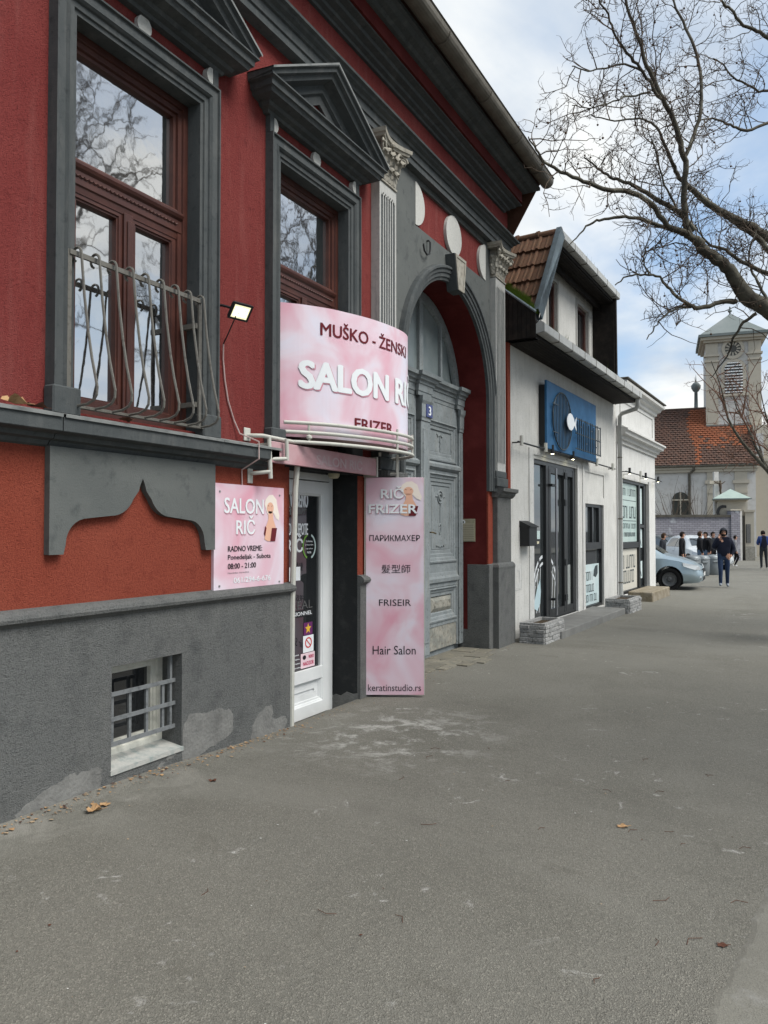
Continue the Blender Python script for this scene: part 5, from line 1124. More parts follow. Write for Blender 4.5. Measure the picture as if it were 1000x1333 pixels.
# downpipe between the two white fronts
dp = MB(); dp.tube([(0.55, 6.52, 4.60), (0.55, 6.55, 4.42), (0.50, 6.60, 4.36), (0.14, 6.86, 4.32), (0.07, 6.90, 4.26), (0.07, 6.90, -0.05)], 0.048, 10); dpo = dp.build('downpipe', M_wgut, wh, norm=False, smooth=True)
for z in (0.45, 1.9, 3.3): MB().lathe([(0.052, 0), (0.056, 0.01), (0.052, 0.03)], (0.07, 6.90, z), 10).build('pipe_clip', M_gutter, dpo)
# step along the front
st = MB().box(-0.05, 0.62, 0.72, 4.92, -0.3, 0.085).build('entrance_step', mat('grey_step_stone', (0.16, 0.16, 0.152), 0.85, (60, 0.4, 0.004), (3, (0.21, 0.21, 0.20), 0.4, 0.7)), label='long low grey step running along the glazed door of the white house', cat='step', bevel=0.01)
# planters with split-stone faces
M_pl = mat('grey_planter_concrete', (0.30, 0.30, 0.29), 0.95, [(45, 0.9, 0.012), (140, 0.5, 0.005)], [(9, (0.36, 0.36, 0.35), 0.4, 0.65), (30, (0.14, 0.14, 0.14), 0.5, 0.7)], rnd=0.1)
M_soil = mat('dry_soil', (0.06, 0.045, 0.03), 1.0, (40, 0.8, 0.02))
def planter(x0, x1, y0, y1, z0, h, label, seed):
    t = thing('stone_planter', label, 'planter', ((x0 + x1) / 2, (y0 + y1) / 2, z0), 0, 'rectangular planters on the pavement')
    z1 = z0 + h; w = 0.06; rnd = random.Random(seed)
    mb = MB(); mb.grid([[(x0, y0, z0), (x1, y0, z0), (x1, y1, z0), (x0, y1, z0)], [(x0, y0, z1), (x1, y0, z1), (x1, y1, z1), (x0, y1, z1)], [(x0 + w, y0 + w, z1), (x1 - w, y0 + w, z1), (x1 - w, y1 - w, z1), (x0 + w, y1 - w, z1)], [(x0 + w, y0 + w, z1 - .05), (x1 - w, y0 + w, z1 - .05), (x1 - w, y1 - w, z1 - .05), (x0 + w, y1 - w, z1 - .05)]], 0, True)
    mb.build('trough', M_pl, t); MB().poly([(x0 + w, y0 + w, z1 - .045), (x1 - w, y0 + w, z1 - .045), (x1 - w, y1 - w, z1 - .045), (x0 + w, y1 - w, z1 - .045)]).build('soil', M_soil, t, norm=False)
    for ax in (0, 1):
        zz = z0 + 0.005; nrow = 5
        for r_ in range(nrow):
            hh = (h - 0.03) / nrow; a, b = (x0, x1) if ax == 0 else (y0, y1); q = a
            while q < b - 0.01:
                l = min(rnd.uniform(0.12, 0.30), b - q); e = rnd.uniform(0.008, 0.028)
                if ax == 0: MB().box(q + .004, q + l - .004, y0 - e, y0 + 0.01, zz, zz + hh - 0.006).build('split_stone', M_pl, t, bevel=0.006)
                else: MB().box(x1 - 0.01, x1 + e, q + .004, q + l - .004, zz, zz + hh - 0.006).build('split_stone', M_pl, t, bevel=0.006)
                q += l
            zz += hh
planter(0.19, 0.58, 0.02, 0.93, -0.06, 0.33, 'grey stone-faced planter at the foot of the red house corner, nearest', 1)
planter(0.20, 0.68, 4.98, 6.05, -0.06, 0.31, 'grey stone-faced planter between the white step and the downpipe', 2)
bl = MB().box(0.0, 0.57, 7.9, 10.1, -0.3, 0.19).build('stone_block', mat('brown_stone', (0.20, 0.17, 0.12), 0.95, [(20, 0.8, 0.02), (90, 0.5, 0.006)], (6, (0.28, 0.25, 0.2), 0.4, 0.65)), label='rough brown stone block step under the corner shop window', cat='stone step', bevel=0.02)
# letter box
lb = thing('letter_box', 'black wall letter box with a peaked lid on the white house', 'letter box', (0.1, 0.95, 1.42))
MB().box(0.0, 0.16, 0.56, 0.92, 1.40, 1.70).build('box', M_black, lb, bevel=0.006); MB().extr([(0.0, 1.80), (0.185, 1.71), (0.185, 1.695), (0.0, 1.695)], 0.54, 0.94, 'y').build('lid', M_black, lb)
# blue logo sign
M_bl = mat('blue_sign_board', (0.026, 0.095, 0.20), 0.55, (8, 0.2, 0.01), (3, (0.04, 0.13, 0.26), 0.4, 0.65)); M_rod = mat('dark_steel_rod', (0.05, 0.065, 0.075), 0.45, metal=0.4)
bs = thing('blue_logo_sign', 'blue board with a steel rod disc and a white fish on the white house', 'sign', (0.1, 3.0, 3.02))
MB().box(0.11, 0.15, 1.47, 4.56, 3.02, 4.17).build('board', M_bl, bs, bevel=0.006)
for y in (1.50, 3.0, 4.5): MB().box(0.0, 0.112, y, y + 0.05, 3.1, 4.1).build('standoff', M_black, bs)
fish = [(0.30, 0.0), (0.24, 0.10), (0.12, 0.17), (0.0, 0.19), (-0.12, 0.16), (-0.21, 0.08), (-0.25, 0.0), (-0.21, -0.09), (-0.1, -0.16), (0.05, -0.17), (0.18, -0.12), (0.27, -0.04), (0.42, -0.14), (0.38, 0.0), (0.44, 0.16)]
yc, zc = 2.25, 3.56; RD = MB()
k = -11
for k in range(-6, 7):
    yy = k * 0.083; hh = 0.50 * math.sqrt(max(0, 1 - (yy / 0.54) ** 2))
    if hh > 0.03: MB().box(0.17, 0.18, yc + yy - 0.010, yc + yy + 0.010, zc - hh, zc + hh).build('disc_rod', M_rod, bs)
ringm = MB(); ringm.tube([(0.176, yc + 0.54 * math.cos(t), zc + 0.50 * math.sin(t)) for t in [2 * math.pi * k / 32 for k in range(33)]], 0.012, 5); ringm.build('disc_rim', M_rod, bs, norm=False)
for zz in (3.32, 3.8): MB().box(0.195, 0.206, yc - 0.62, yc - 0.3, zz - .008, zz + .008).build('clip', M_rod, bs)
MB().extr([(yc + 0.30 + a * 0.85, zc + 0.02 + b * 0.85) for a, b in fish], 0.222, 0.232, 'x').build('white_fish', M_tw, bs)
for k in range(14):
    yy = 3.0 + 0.122 * k; z0 = 3.13; z1 = 3.72 - (0.0 if k % 3 else 0.06)
    MB().box(0.22, 0.235, yy, yy + 0.014, z0, z1).build('letter_rod', M_rod, bs)
for zz in (3.15, 3.43, 3.70): MB().box(0.215, 0.228, 2.9, 4.64, zz - .010, zz + .010).build('cross_rod', M_rod, bs)
for k in range(1, 13, 3):
    yy = 3.0 + 0.122 * k; MB().box(0.222, 0.234, yy, yy + 0.13, 3.56 if k % 2 else 3.28, 3.58 if k % 2 else 3.30).build('letter_rod', M_rod, bs)
# lamp rails
M_lampon = mat('warm_bulb', (1, 0.9, 0.6), 0.5, emit=((1.0, 0.93, 0.62), 14.0))
def lamprail(y0, y1, z, lamps, label, x=0.13):
    t = thing('lamp_rail', label, 'lamp rail', (0.1, (y0 + y1) / 2, z))
    MB().tube([(x, y0, z), (x, y1, z)], 0.014, 6).build('rail', M_black, t, norm=False)
    for y in (y0 + 0.1, (y0 + y1) / 2, y1 - 0.1): MB().box(0.0, x, y - 0.01, y + 0.01, z - 0.01, z + 0.01).build('wall_bracket', M_black, t)
    for y, on in lamps:
        MB().tube([(x + 0.02, y, z + 0.10), (x + 0.02, y, z - 0.05)], 0.030, 8).build('lamp', M_cream if not on else M_black, t, norm=False)
        if on:
            MB().lathe([(0.0, -0.052), (0.026, -0.052)], (x + 0.02, y, z), 8).build('bulb', M_lampon, t, norm=False)
            MB().box(0.0, x, y + 0.02, y + 0.05, z - 0.05, z - 0.035).build('lamp_arm', M_cream, t)
lamprail(0.15, 6.2, 3.0, ((0.25, 0), (1.40, 0), (1.75, 1), (2.95, 1), (4.6, 0), (5.9, 0)), 'thin black pipe rail of small lamps under the blue sign')
lamprail(7.2, 11.5, 3.02, ((7.5, 1), (8.7, 0), (9.3, 1), (10.9, 1)), 'thin black pipe rail of small lamps over the corner shop window')

# ------------------------------------------------------------------ low corner shop
cs3 = thing('corner_shop', 'low white corner shop with a moulded cornice and one wide window', 'shop', (0, 9.0, 0))
BW3 = (7.30, 10.30, 0.12, 2.88); YE3 = 11.25
mb = MB(); wallholes(mb, 6.86, YE3, -0.4, 5.0, [BW3], 0.0); reveal(mb, BW3, 0, -0.14); mb.poly([(0, YE3, -0.4), (-6, YE3, -0.4), (-6, YE3, 5.0), (0, YE3, 5.0)])
mb.build('wall', M_wht2, cs3, norm=False)
MB().cornice(6.87, YE3, [(0.0, 3.66), (0.04, 3.67), (0.05, 3.74), (0.10, 3.76), (0.12, 3.83), (0.20, 3.86), (0.22, 3.93), (0.26, 3.95), (0.26, 3.99), (0.0, 4.05)], 0.0, cl=False).build('cornice', M_wht2, cs3)
MB().cornice(6.87, YE3, [(0.0, 4.80), (0.05, 4.82), (0.07, 4.90), (0.14, 4.93), (0.17, 5.0), (0.24, 5.02), (0.25, 5.08), (0.0, 5.12)], 0.0, cl=False).build('parapet_cornice', M_wht2, cs3)
MB().ring(7.2, 10.95, 4.12, 4.74, [(0, 0.0), (0, 0.02), (0.05, 0.02), (0.05, 0.0)]).build('parapet_panel', M_wht2, cs3)
MB().box(-4, 0.28, 6.9, YE3 + 0.27, 5.122, 5.16).build('coping', M_gutter, cs3, bevel=0.01)
MB().box(0, 0.03, 7.2, 7.3, 0.0, 2.95).build('plaster_band', M_wht2, cs3); MB().box(0, 0.03, 10.30, 10.42, 0.0, 2.95).build('plaster_band', M_wht2, cs3); MB().box(0, 0.05, 7.1, 11.25, -0.2, 0.10).build('base_course', M_wht2, cs3, bevel=0.01)
w3 = MB().ring(*BW3, [(0, -0.14), (0, -0.05), (0.07, -0.05), (0.07, -0.14)]).build('shop_window', M_alu, cs3)
MB().poly([(-.10, 7.3, 0.15), (-.10, 10.3, 0.15), (-.10, 10.3, 2.85), (-.10, 7.3, 2.85)]).build('pane', M_sg, w3, norm=False)
MB().box(-0.13, -0.04, 9.36, 9.52, 0.16, 2.82).build('mullion', M_alu, w3); MB().box(-0.13, -0.045, 7.36, 9.38, 1.22, 1.36).build('transom', M_alu, w3); MB().box(-0.13, -0.045, 10.0, 10.24, 0.16, 2.82).build('door_stile', M_alu, w3); MB().box(-0.125, -0.045, 9.5, 10.02, 1.72, 1.80).build('transom', M_alu, w3)
M_gp = mat('pale_green_film', (0.36, 0.46, 0.44), 0.35, None, (1.5, (0.44, 0.53, 0.50), 0.4, 0.6))
MB().poly([(-.096, 7.38, 1.37), (-.096, 9.35, 1.37), (-.096, 9.35, 2.80), (-.096, 7.38, 2.80)]).build('window_film', M_gp, w3, norm=False)
MB().poly([(-.096, 7.38, 0.2), (-.096, 9.35, 0.2), (-.096, 9.35, 1.2), (-.096, 7.38, 1.2)]).build('poster', M_pst2, w3, norm=False)
MB().poly([(-.096, 9.55, 1.82), (-.096, 9.98, 1.82), (-.096, 9.98, 2.75), (-.096, 9.55, 2.75)]).build('poster', M_post, w3, norm=False); MB().poly([(-.096, 9.55, 1.2), (-.096, 9.98, 1.2), (-.096, 9.98, 1.70), (-.096, 9.55, 1.70)]).build('poster', M_post, w3, norm=False); MB().poly([(-.096, 9.55, 0.4), (-.096, 9.98, 0.4), (-.096, 9.98, 0.85), (-.096, 9.55, 0.85)]).build('poster', M_post, w3, norm=False)
strokes(7.5, 9.25, 2.50, 2.68, 9, -0.094, w3, 4); strokes(7.5, 9.25, 1.95, 2.25, 7, -0.094, w3, 5); strokes(7.5, 9.25, 1.70, 1.82, 10, -0.094, w3, 6); strokes(7.5, 9.25, 1.50, 1.60, 12, -0.094, w3, 7, wfac=0.6)
for z in (2.38, 1.88): MB().poly([(-.094, 7.42, z), (-.094, 9.3, z), (-.094, 9.3, z + 0.015), (-.094, 7.42, z + 0.015)]).build('rule_line', M_ink, w3, norm=False)
strokes(7.5, 9.15, 0.72, 1.05, 8, -0.094, w3, 8, wfac=0.3); strokes(7.5, 9.0, 0.36, 0.68, 7, -0.094, w3, 9, wfac=0.3)
mb = MB()
for a, b, z0, z1 in ((9.6, 9.9, 1.25, 1.62), (9.6, 9.9, 0.45, 0.8)): mb.poly([(-.094, a, z1), (-.094, a + .05, z1), (-.094, b, z0), (-.094, b - .05, z0)])
mb.build('lettering', M_ink, w3, norm=False, kind='stuff')
MB().box(-1.2, -0.5, 7.0, 11.0, -0.1, 3.2).build('dark_interior', M_unlit, cs3)
FR.pop()
# ------------------------------------------------------------------ church square, built in a frame aligned with its wall (x along the wall, y beyond it)
FC = Matrix.Translation((CAM.x, CAM.y, 0)) @ Matrix.Rotation(YAW, 4, 'Z')
FCH = FC @ Matrix.Translation((21, 52, 0)) @ Matrix.Rotation(R(-20), 4, 'Z') @ Matrix.Translation((-21, -52, 0))
FR.append(FCH)
M_chw = mat('church_white_wall', (0.57, 0.555, 0.53), 0.9, None, [(0.5, (0.55, 0.54, 0.51), 0.4, 0.7), (3, (0.42, 0.40, 0.36), 0.5, 0.8)])
M_chb = mat('church_beige_trim', (0.46, 0.42, 0.345), 0.9, None, [(0.7, (0.46, 0.42, 0.35), 0.4, 0.7), (4, (0.42, 0.38, 0.30), 0.5, 0.8)])
M_chr = mat('church_roof_tile_dark', (0.088, 0.060, 0.050), 0.9, None, [(3, (0.125, 0.072, 0.055), 0.4, 0.6), (9, (0.07, 0.045, 0.035), 0.5, 0.7)])
M_cho = mat('church_roof_tile_orange', (0.25, 0.092, 0.048), 0.85, None, [(1.2, (0.21, 0.075, 0.04), 0.4, 0.6), (7, (0.20, 0.08, 0.045), 0.5, 0.7)])
M_cop = mat('pale_copper_sheet', (0.33, 0.40, 0.36), 0.6, None, (1.5, (0.26, 0.33, 0.30), 0.4, 0.7))
M_slt = mat('grey_sheet_roof', (0.16, 0.185, 0.18), 0.6, None, (0.7, (0.20, 0.22, 0.215), 0.4, 0.7))
chh = thing('church', 'white and beige church with a tiled roof, part fresh orange', 'church', (20, 54, -0.1))
def fwall(mb, y, x0, x1, z0, z1, holes=()):
    xs = sorted({x0, x1, *[h[0] for h in holes], *[h[1] for h in holes]}); zs = sorted({z0, z1, *[h[2] for h in holes], *[h[3] for h in holes]})
    for a, b in zip(xs, xs[1:]):
        for c, d in zip(zs, zs[1:]):
            if any(h[0] <= a and b <= h[1] and h[2] <= c and d <= h[3] for h in holes): continue
            mb.poly([(a, y, c), (b, y, c), (b, y, d), (a, y, d)])
mb = MB(); fwall(mb, 52, 6, 24.8, -0.3, 6.0); mb.poly([(24.8, 52, -.3), (24.8, 62, -.3), (24.8, 62, 6), (24.8, 57, 10.4), (24.8, 52, 6)]); mb.build('wall', M_chw, chh, norm=False)
MB().box(6, 24.9, 51.80, 52.0, 5.60, 5.95).box(6, 25.0, 51.68, 51.9, 5.80, 5.98).build('eaves_cornice', M_chb, chh)
MB().tube([(6, 51.6, 6.02), (24.9, 51.6, 6.02)], 0.09, 8).build('gutter', M_gutter, chh)
MB().tube([(21.0, 51.6, 6.0), (21.0, 51.7, 5.75), (20.72, 51.92, 5.5), (20.72, 51.92, 0)], 0.09, 8).build('downpipe', M_gutter, chh, smooth=True)
for x0, x1 in ((21.7, 22.6), (23.4, 24.4)):
    p = MB().box(x0 + 0.12, x1 - 0.12, 51.88, 52, -0.3, 5.6).build('pilaster', M_chb, chh); MB().box(x0, x1, 51.80, 52, 4.80, 5.02).box(x0 + .1, x1 - .1, 51.85, 51.9, 4.15, 4.3).build('pilaster_band', M_chb, p)
# arched window
cx_, hw_ = 20.15, 0.53
A = [(cx_ + hw_ * math.cos(t), 3.75 + hw_ * math.sin(t)) for t in [math.pi * k / 14 for k in range(15)]]
w = MB(); w.poly([(x, 51.93, z) for x, z in [(cx_ + hw_, 1.5)] + A + [(cx_ - hw_, 1.5)]]); wo = w.build('arched_window', mat('leaded_glass', (0.06, 0.062, 0.055), 0.3), chh, norm=False)
for a in ((cx_ - .04, cx_ + .04, 1.5, 4.25), (cx_ - hw_, cx_ + hw_, 3.70, 3.78)): MB().box(a[0], a[1], 51.86, 51.93, a[2], a[3]).build('glazing_bar', M_chb, wo)
# roof: sheet plus real tiles
y0r, z0r, y1r, z1r = 51.55, 6.05, 56.2, 10.5
sl = Vector((0, y1r - y0r, z1r - z0r)); SLn = sl.length; sl.normalize(); snr = Vector((0, -sl.z, sl.y))
TY = lambda s: (y0r + sl.y * s, z0r + sl.z * s)
s_t = 0.655 * SLn
mb = MB()
def quad(x0, x1, s0, s1): mb.poly([(x0, *TY(s0)), (x1, *TY(s0)), (x1, *TY(s1)), (x0, *TY(s1))])
quad(6, 21.95, 0, SLn); quad(21.95, 24.85, 0, s_t)
mb.poly([(6, y1r, z1r), (21.95, y1r, z1r), (21.95, 61, 6), (6, 61, 6)])
mb.build('roof_deck', M_chr, chh, norm=False)
td, to = MB(), MB(); random.seed(21)
def orange(x, s):
    f = s / SLn
    if x < 20.75 + 0.25 * math.sin(f * 7): return False
    if f > 0.62: return x < 22.0 or f < 0.66
    if x < 21.3: return f > 0.15 + random.uniform(-.06, .06) or x > 21.0
    return f > 0.42 - 0.10 * math.sin((x - 21.4) * 1.6) + random.uniform(-0.10, 0.10) or (23.4 < x < 23.9 and f > 0.3)
rr = 0; s = 0.0
while s < SLn - 0.1:
    x = 13.0 + (0.15 if rr % 2 else 0)
    while x < (21.95 if s > s_t else 24.75):
        t = to if orange(x, s) else td; j = random.uniform(0, 0.02); h = 0.055 + j
        w_, l_ = 0.27, 0.27
        A_ = Vector((0, *TY(s))); B_ = Vector((0, *TY(s + l_)))
        pa, pb = A_ + snr * h, B_ + snr * 0.012
        t.poly([(x, pa.y, pa.z), (x + w_ / 2, pa.y - 0.01, pa.z + 0.02), (x + w_ / 2, pb.y, pb.z + 0.02), (x, pb.y, pb.z)])
        t.poly([(x + w_ / 2, pa.y - 0.01, pa.z + 0.02), (x + w_, pa.y, pa.z), (x + w_, pb.y, pb.z), (x + w_ / 2, pb.y, pb.z + 0.02)])
        t.poly([(x, A_.y, A_.z), (x + w_, A_.y, A_.z), (x + w_, pa.y, pa.z), (x, pa.y, pa.z)])
        x += 0.30
    s += 0.245; rr += 1
td.build('roof_tiles', M_chr, chh, kind='stuff', norm=False); to.build('orange_roof_tiles', M_cho, chh, kind='stuff', norm=False)
MB().tube([(6, y1r, z1r + 0.02), (22.75, y1r, z1r + 0.02)], 0.12, 6).build('ridge', M_chr, chh)
MB().obox((23.4, TY(s_t)[0], TY(s_t)[1] + 0.06), 2.9, 0.12, 0.14).build('wall_flashing', M_slt, chh); MB().box(24.8, 24.92, 51.6, 55, 6.0, 6.1).build('verge', M_slt, chh)
# annex right of the nave
MB().box(24.8, 27.2, 53.0, 57, -0.3, 6.3).build('side_bay', M_chb, chh); MB().box(24.75, 27.3, 52.9, 57, 6.3, 6.5).build('bay_cornice', M_chb, chh); MB().box(24.85, 25.4, 52.95, 53.2, 6.6, 8.2).build('bay_wall', M_chw, chh); MB().box(24.8, 27.2, 53.2, 57, 6.5, 8.8).build('bay_upper', M_chb, chh)
# tower
tw = thing('bell_tower', 'square beige and white bell tower with a clock and louvred arch', 'tower', (24.9, 56.8, -0.1))
X0, X1, TYf, TZ = 22.0, 25.45, 54.75, 14.95
MB().box(X0, X1, TYf, TYf + 4.2, -0.2, TZ).build('tower_shaft', M_chw, tw)
for a, b in ((X0 - 0.05, X0 + 0.75), (X1 - 0.75, X1 + 0.05)):
    MB().box(a, b, TYf - 0.10, TYf + 0.3, 6, 13.55).build('corner_pilaster', M_chb, tw)
    q = MB(); q.box(a - 0.06, b + 0.06, TYf - 0.18, TYf + 0.3, 13.55, 13.68).box(a - 0.0, b + 0.0, TYf - 0.12, TYf + 0.3, 13.68, 13.95).box(a - 0.1, b + 0.1, TYf - 0.22, TYf + 0.3, 13.95, 14.08).box(a - 0.0, b + 0.0, TYf - 0.12, TYf + 0.3, 14.08, 14.9); q.build('capital_block', M_chb, tw)
MB().box(X0 - 0.2, X1 + 0.2, TYf - 0.3, TYf + 4.4, 14.92, 15.08).box(X0 - 0.38, X1 + 0.38, TYf - 0.48, TYf + 4.6, 15.08, 15.28).build('tower_cornice', M_chb, tw)
MB().box(X0 - 0.52, X1 + 0.52, TYf - 0.62, TYf + 4.75, 15.28, 15.46).build('roof_edge', M_slt, tw)
xc, yc = (X0 + X1) / 2, TYf + 2.1; e = 2.25
mb = MB(); B4 = [(xc - e, yc - e - .1, 15.46), (xc + e, yc - e - .1, 15.46), (xc + e, yc + e, 15.46), (xc - e, yc + e, 15.46)]
for k in range(4): mb.poly([B4[k], B4[(k + 1) % 4], (xc, yc, 17.45)])
mb.build('tower_roof', M_slt, tw, norm=False)
MB().lathe([(0, 0.55), (0.05, 0.5), (0.05, 0.3), (0.14, 0.25), (0.14, 0.15), (0.05, 0.1), (0.05, -0.1)], (xc, yc, 17.45), 8).build('roof_finial', M_slt, tw)
def frontring(name, cx, cz, r0, r1, y, m, par, th=0.1, n=28):
    A0_ = [(cx + r0 * math.cos(2 * math.pi * k / n), cz + r0 * math.sin(2 * math.pi * k / n)) for k in range(n)]; A1_ = [(cx + r1 * math.cos(2 * math.pi * k / n), cz + r1 * math.sin(2 * math.pi * k / n)) for k in range(n)]
    mb = MB(); mb.grid([[(x, y + th, z) for x, z in A1_], [(x, y, z) for x, z in A1_], [(x, y, z) for x, z in A0_], [(x, y + th, z) for x, z in A0_]], 0, True); return mb.build(name, m, par)
ckz, ckr = 14.42, 0.52
ck = MB().poly([(xc + ckr * math.cos(2 * math.pi * k / 28), TYf - 0.05, ckz + ckr * math.sin(2 * math.pi * k / 28)) for k in range(28)])  .build('clock_face', mat('dark_clock_face', (0.09, 0.088, 0.08), 0.6), tw, norm=False)
frontring('clock_surround', xc, ckz, ckr, ckr + 0.22, TYf - 0.14, M_chb, ck)
for k in range(12):
    a = 2 * math.pi * k / 12; c_, s_ = math.cos(a), math.sin(a)
    MB().poly([(xc + c_ * 0.25 - s_ * 0.035, TYf - 0.06, ckz + s_ * 0.25 + c_ * 0.035), (xc + c_ * 0.49 - s_ * 0.06, TYf - 0.06, ckz + s_ * 0.49 + c_ * 0.06), (xc + c_ * 0.49 + s_ * 0.06, TYf - 0.06, ckz + s_ * 0.49 - c_ * 0.06), (xc + c_ * 0.25 + s_ * 0.035, TYf - 0.06, ckz + s_ * 0.25 - c_ * 0.035)])  .build('hour_mark', M_chb, ck, norm=False)
# louvred opening
lx, hw_, z0_, zs_ = xc + 0.03, 0.58, 11.25, 13.0
A = [(lx + hw_ * math.cos(t), zs_ + 0.5 * math.sin(t)) for t in [math.pi * k / 12 for k in range(13)]]
lo = MB().poly([(x, TYf - 0.02, z) for x, z in [(lx + hw_, z0_)] + A + [(lx - hw_, z0_)]]).build('louvre_opening', M_black, tw, norm=False)
sh = [(lx + hw_ + .22, z0_)] + [(lx + (hw_ + .22) * math.cos(t), zs_ + 0.72 * math.sin(t)) for t in [math.pi * k / 12 for k in range(13)]] + [(lx - hw_ - .22, z0_)]; si = [(lx + hw_, z0_)] + A + [(lx - hw_, z0_)]
MB().grid([[(x, TYf, z) for x, z in sh], [(x, TYf - 0.10, z) for x, z in sh], [(x, TYf - 0.10, z) for x, z in si], [(x, TYf, z) for x, z in si]]).build('louvre_surround', M_chb, lo)
MB().box(lx - 0.95, lx + 0.95, TYf - 0.16, TYf, 11.08, 11.25).build('louvre_sill', M_chb, lo)
for k in range(11):
    z = z0_ + 0.06 + k * 0.205; ww_ = hw_ if z < zs_ else hw_ * math.sqrt(max(0, 1 - ((z - zs_) / 0.5) ** 2))
    if ww_ > 0.15: MB().extr([(TYf - 0.16, z), (TYf - 0.02, z + 0.12), (TYf - 0.02, z + 0.145), (TYf - 0.17, z + 0.03)], lx - ww_, lx + ww_, 'x').build('louvre_slat', mat('white_louvre', (0.66, 0.67, 0.66), 0.7), lo)
# turret finial behind the ridge
MB().lathe([(1.0, 0.0), (0.75, 0.25), (0.45, 0.7), (0.2, 1.0), (0.15, 1.1), (0.12, 2.5), (0.2, 2.55), (0.34, 2.8), (0.36, 3.0), (0.2, 3.2), (0.06, 3.3), (0.0, 3.9)], (21.5, 60, 9.9), 12).build('turret_finial', M_slt, label='small grey roof turret with a ball finial behind the church ridge', cat='turret', loc=(21.5, 60, 9.9), smooth=True)

FR.pop(); FR.append(FC)
# churchyard wall of painted brick
def brickf(nd, ln, b, t):
    br = nd.new('ShaderNodeTexBrick'); br.inputs['Scale'].default_value = 1.0; br.inputs['Brick Width'].default_value = 0.30; br.inputs['Row Height'].default_value = 0.11; br.inputs['Mortar Size'].default_value = 0.012
    mp = nd.new('ShaderNodeMapping'); mp.inputs['Rotation'].default_value = (R(90), 0, 0); ln.new(t.outputs['Object'], mp.inputs[0]); ln.new(mp.outputs[0], br.inputs['Vector'])
    br.inputs['Color1'].default_value = (0.23, 0.225, 0.255, 1); br.inputs['Color2'].default_value = (0.29, 0.285, 0.315, 1); br.inputs['Mortar'].default_value = (0.14, 0.135, 0.15, 1)
    n = nd.new('ShaderNodeTexNoise'); n.inputs['Scale'].default_value = 0.8; n.inputs['Detail'].default_value = 6; ln.new(t.outputs['Object'], n.inputs['Vector'])
    r = nd.new('ShaderNodeMapRange'); r.inputs['From Min'].default_value = 0.58; r.inputs['From Max'].default_value = 0.66; ln.new(n.outputs['Fac'], r.inputs[0])
    mx = nd.new('ShaderNodeMix'); mx.data_type = 'RGBA'; ln.new(r.outputs[0], mx.inputs['Factor']); ln.new(br.outputs['Color'], mx.inputs['A']); mx.inputs['B'].default_value = (0.55, 0.58, 0.60, 1)
    ln.new(mx.outputs['Result'], b.inputs['Base Color'])
M_bk = mat('lilac_painted_brick', (0.33, 0.32, 0.36), 0.95, extra=brickf)
cy = thing('churchyard_wall', 'lilac grey painted brick wall with a tiled coping before the church', 'wall', (17.5, 44, -0.1))
MB().box(9, 19.85, 44, 44.35, -0.3, 2.42).build('brickwork', M_bk, cy); MB().box(9, 19.85, 43.92, 44.42, 2.42, 2.56).build('coping', mat('dark_coping', (0.07, 0.065, 0.055), 0.9, None, (2, (0.12, 0.11, 0.09), 0.4, 0.7)), cy)
MB().box(19.85, 20.36, 43.9, 44.45, -0.3, 2.80).build('end_pier', M_bk, cy); MB().box(19.8, 20.41, 43.85, 44.5, 2.80, 2.88).build('pier_cap', M_chb, cy); MB().box(20.36, 20.47, 43.9, 44.4, -0.3, 2.78).build('pier_quoin', M_chw, cy)
FR.append(FC @ Matrix.Translation((20.1, 44.3, 0)) @ Matrix.Rotation(R(-22), 4, 'Z') @ Matrix.Translation((-20.2, -44.3, 0)))
gh = thing('gatehouse', 'small beige church gatehouse with a pale green pyramid roof', 'gatehouse', (20.2, 45.5, -0.1))
MB().box(19.45, 20.9, 44.5, 46.5, -0.3, 3.42).build('body', M_chb, gh); MB().box(19.3, 21.02, 44.3, 46.7, 3.38, 3.5).build('cornice', M_chb, gh)
mb = MB(); B4 = [(19.15, 44.1, 3.5), (21.2, 44.1, 3.5), (21.2, 46.9, 3.5), (19.15, 46.9, 3.5)]
for k in range(4): mb.poly([B4[k], B4[(k + 1) % 4], (20.15, 45.5, 4.12)])
mb.poly(B4); mb.build('roof', M_cop, gh)
for x, z in ((19.15, 3.49), ): MB().box(19.14, 21.21, 44.08, 44.12, 3.44, 3.51).build('roof_edge', M_slt, gh)
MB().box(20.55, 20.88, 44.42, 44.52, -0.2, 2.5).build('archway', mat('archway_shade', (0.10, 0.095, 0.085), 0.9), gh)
p = MB().box(20.86, 21.32, 44.3, 45.2, -0.3, 2.72).build('gate_pier', M_chb, gh); MB().box(20.80, 21.38, 44.22, 45.28, 2.72, 2.84).build('pier_cap', M_chb, gh); MB().box(20.90, 21.14, 44.27, 44.31, 0.95, 2.02).build('barred_window', M_black, gh)
for x in (20.95, 21.0, 21.05, 21.10): MB().box(x, x + .012, 44.25, 44.27, 0.95, 2.02).build('window_bar', M_chw, gh)
MB().box(20.86, 21.36, 44.2, 44.32, -0.3, 0.75).build('pier_base', M_stone, gh)
FR.pop()
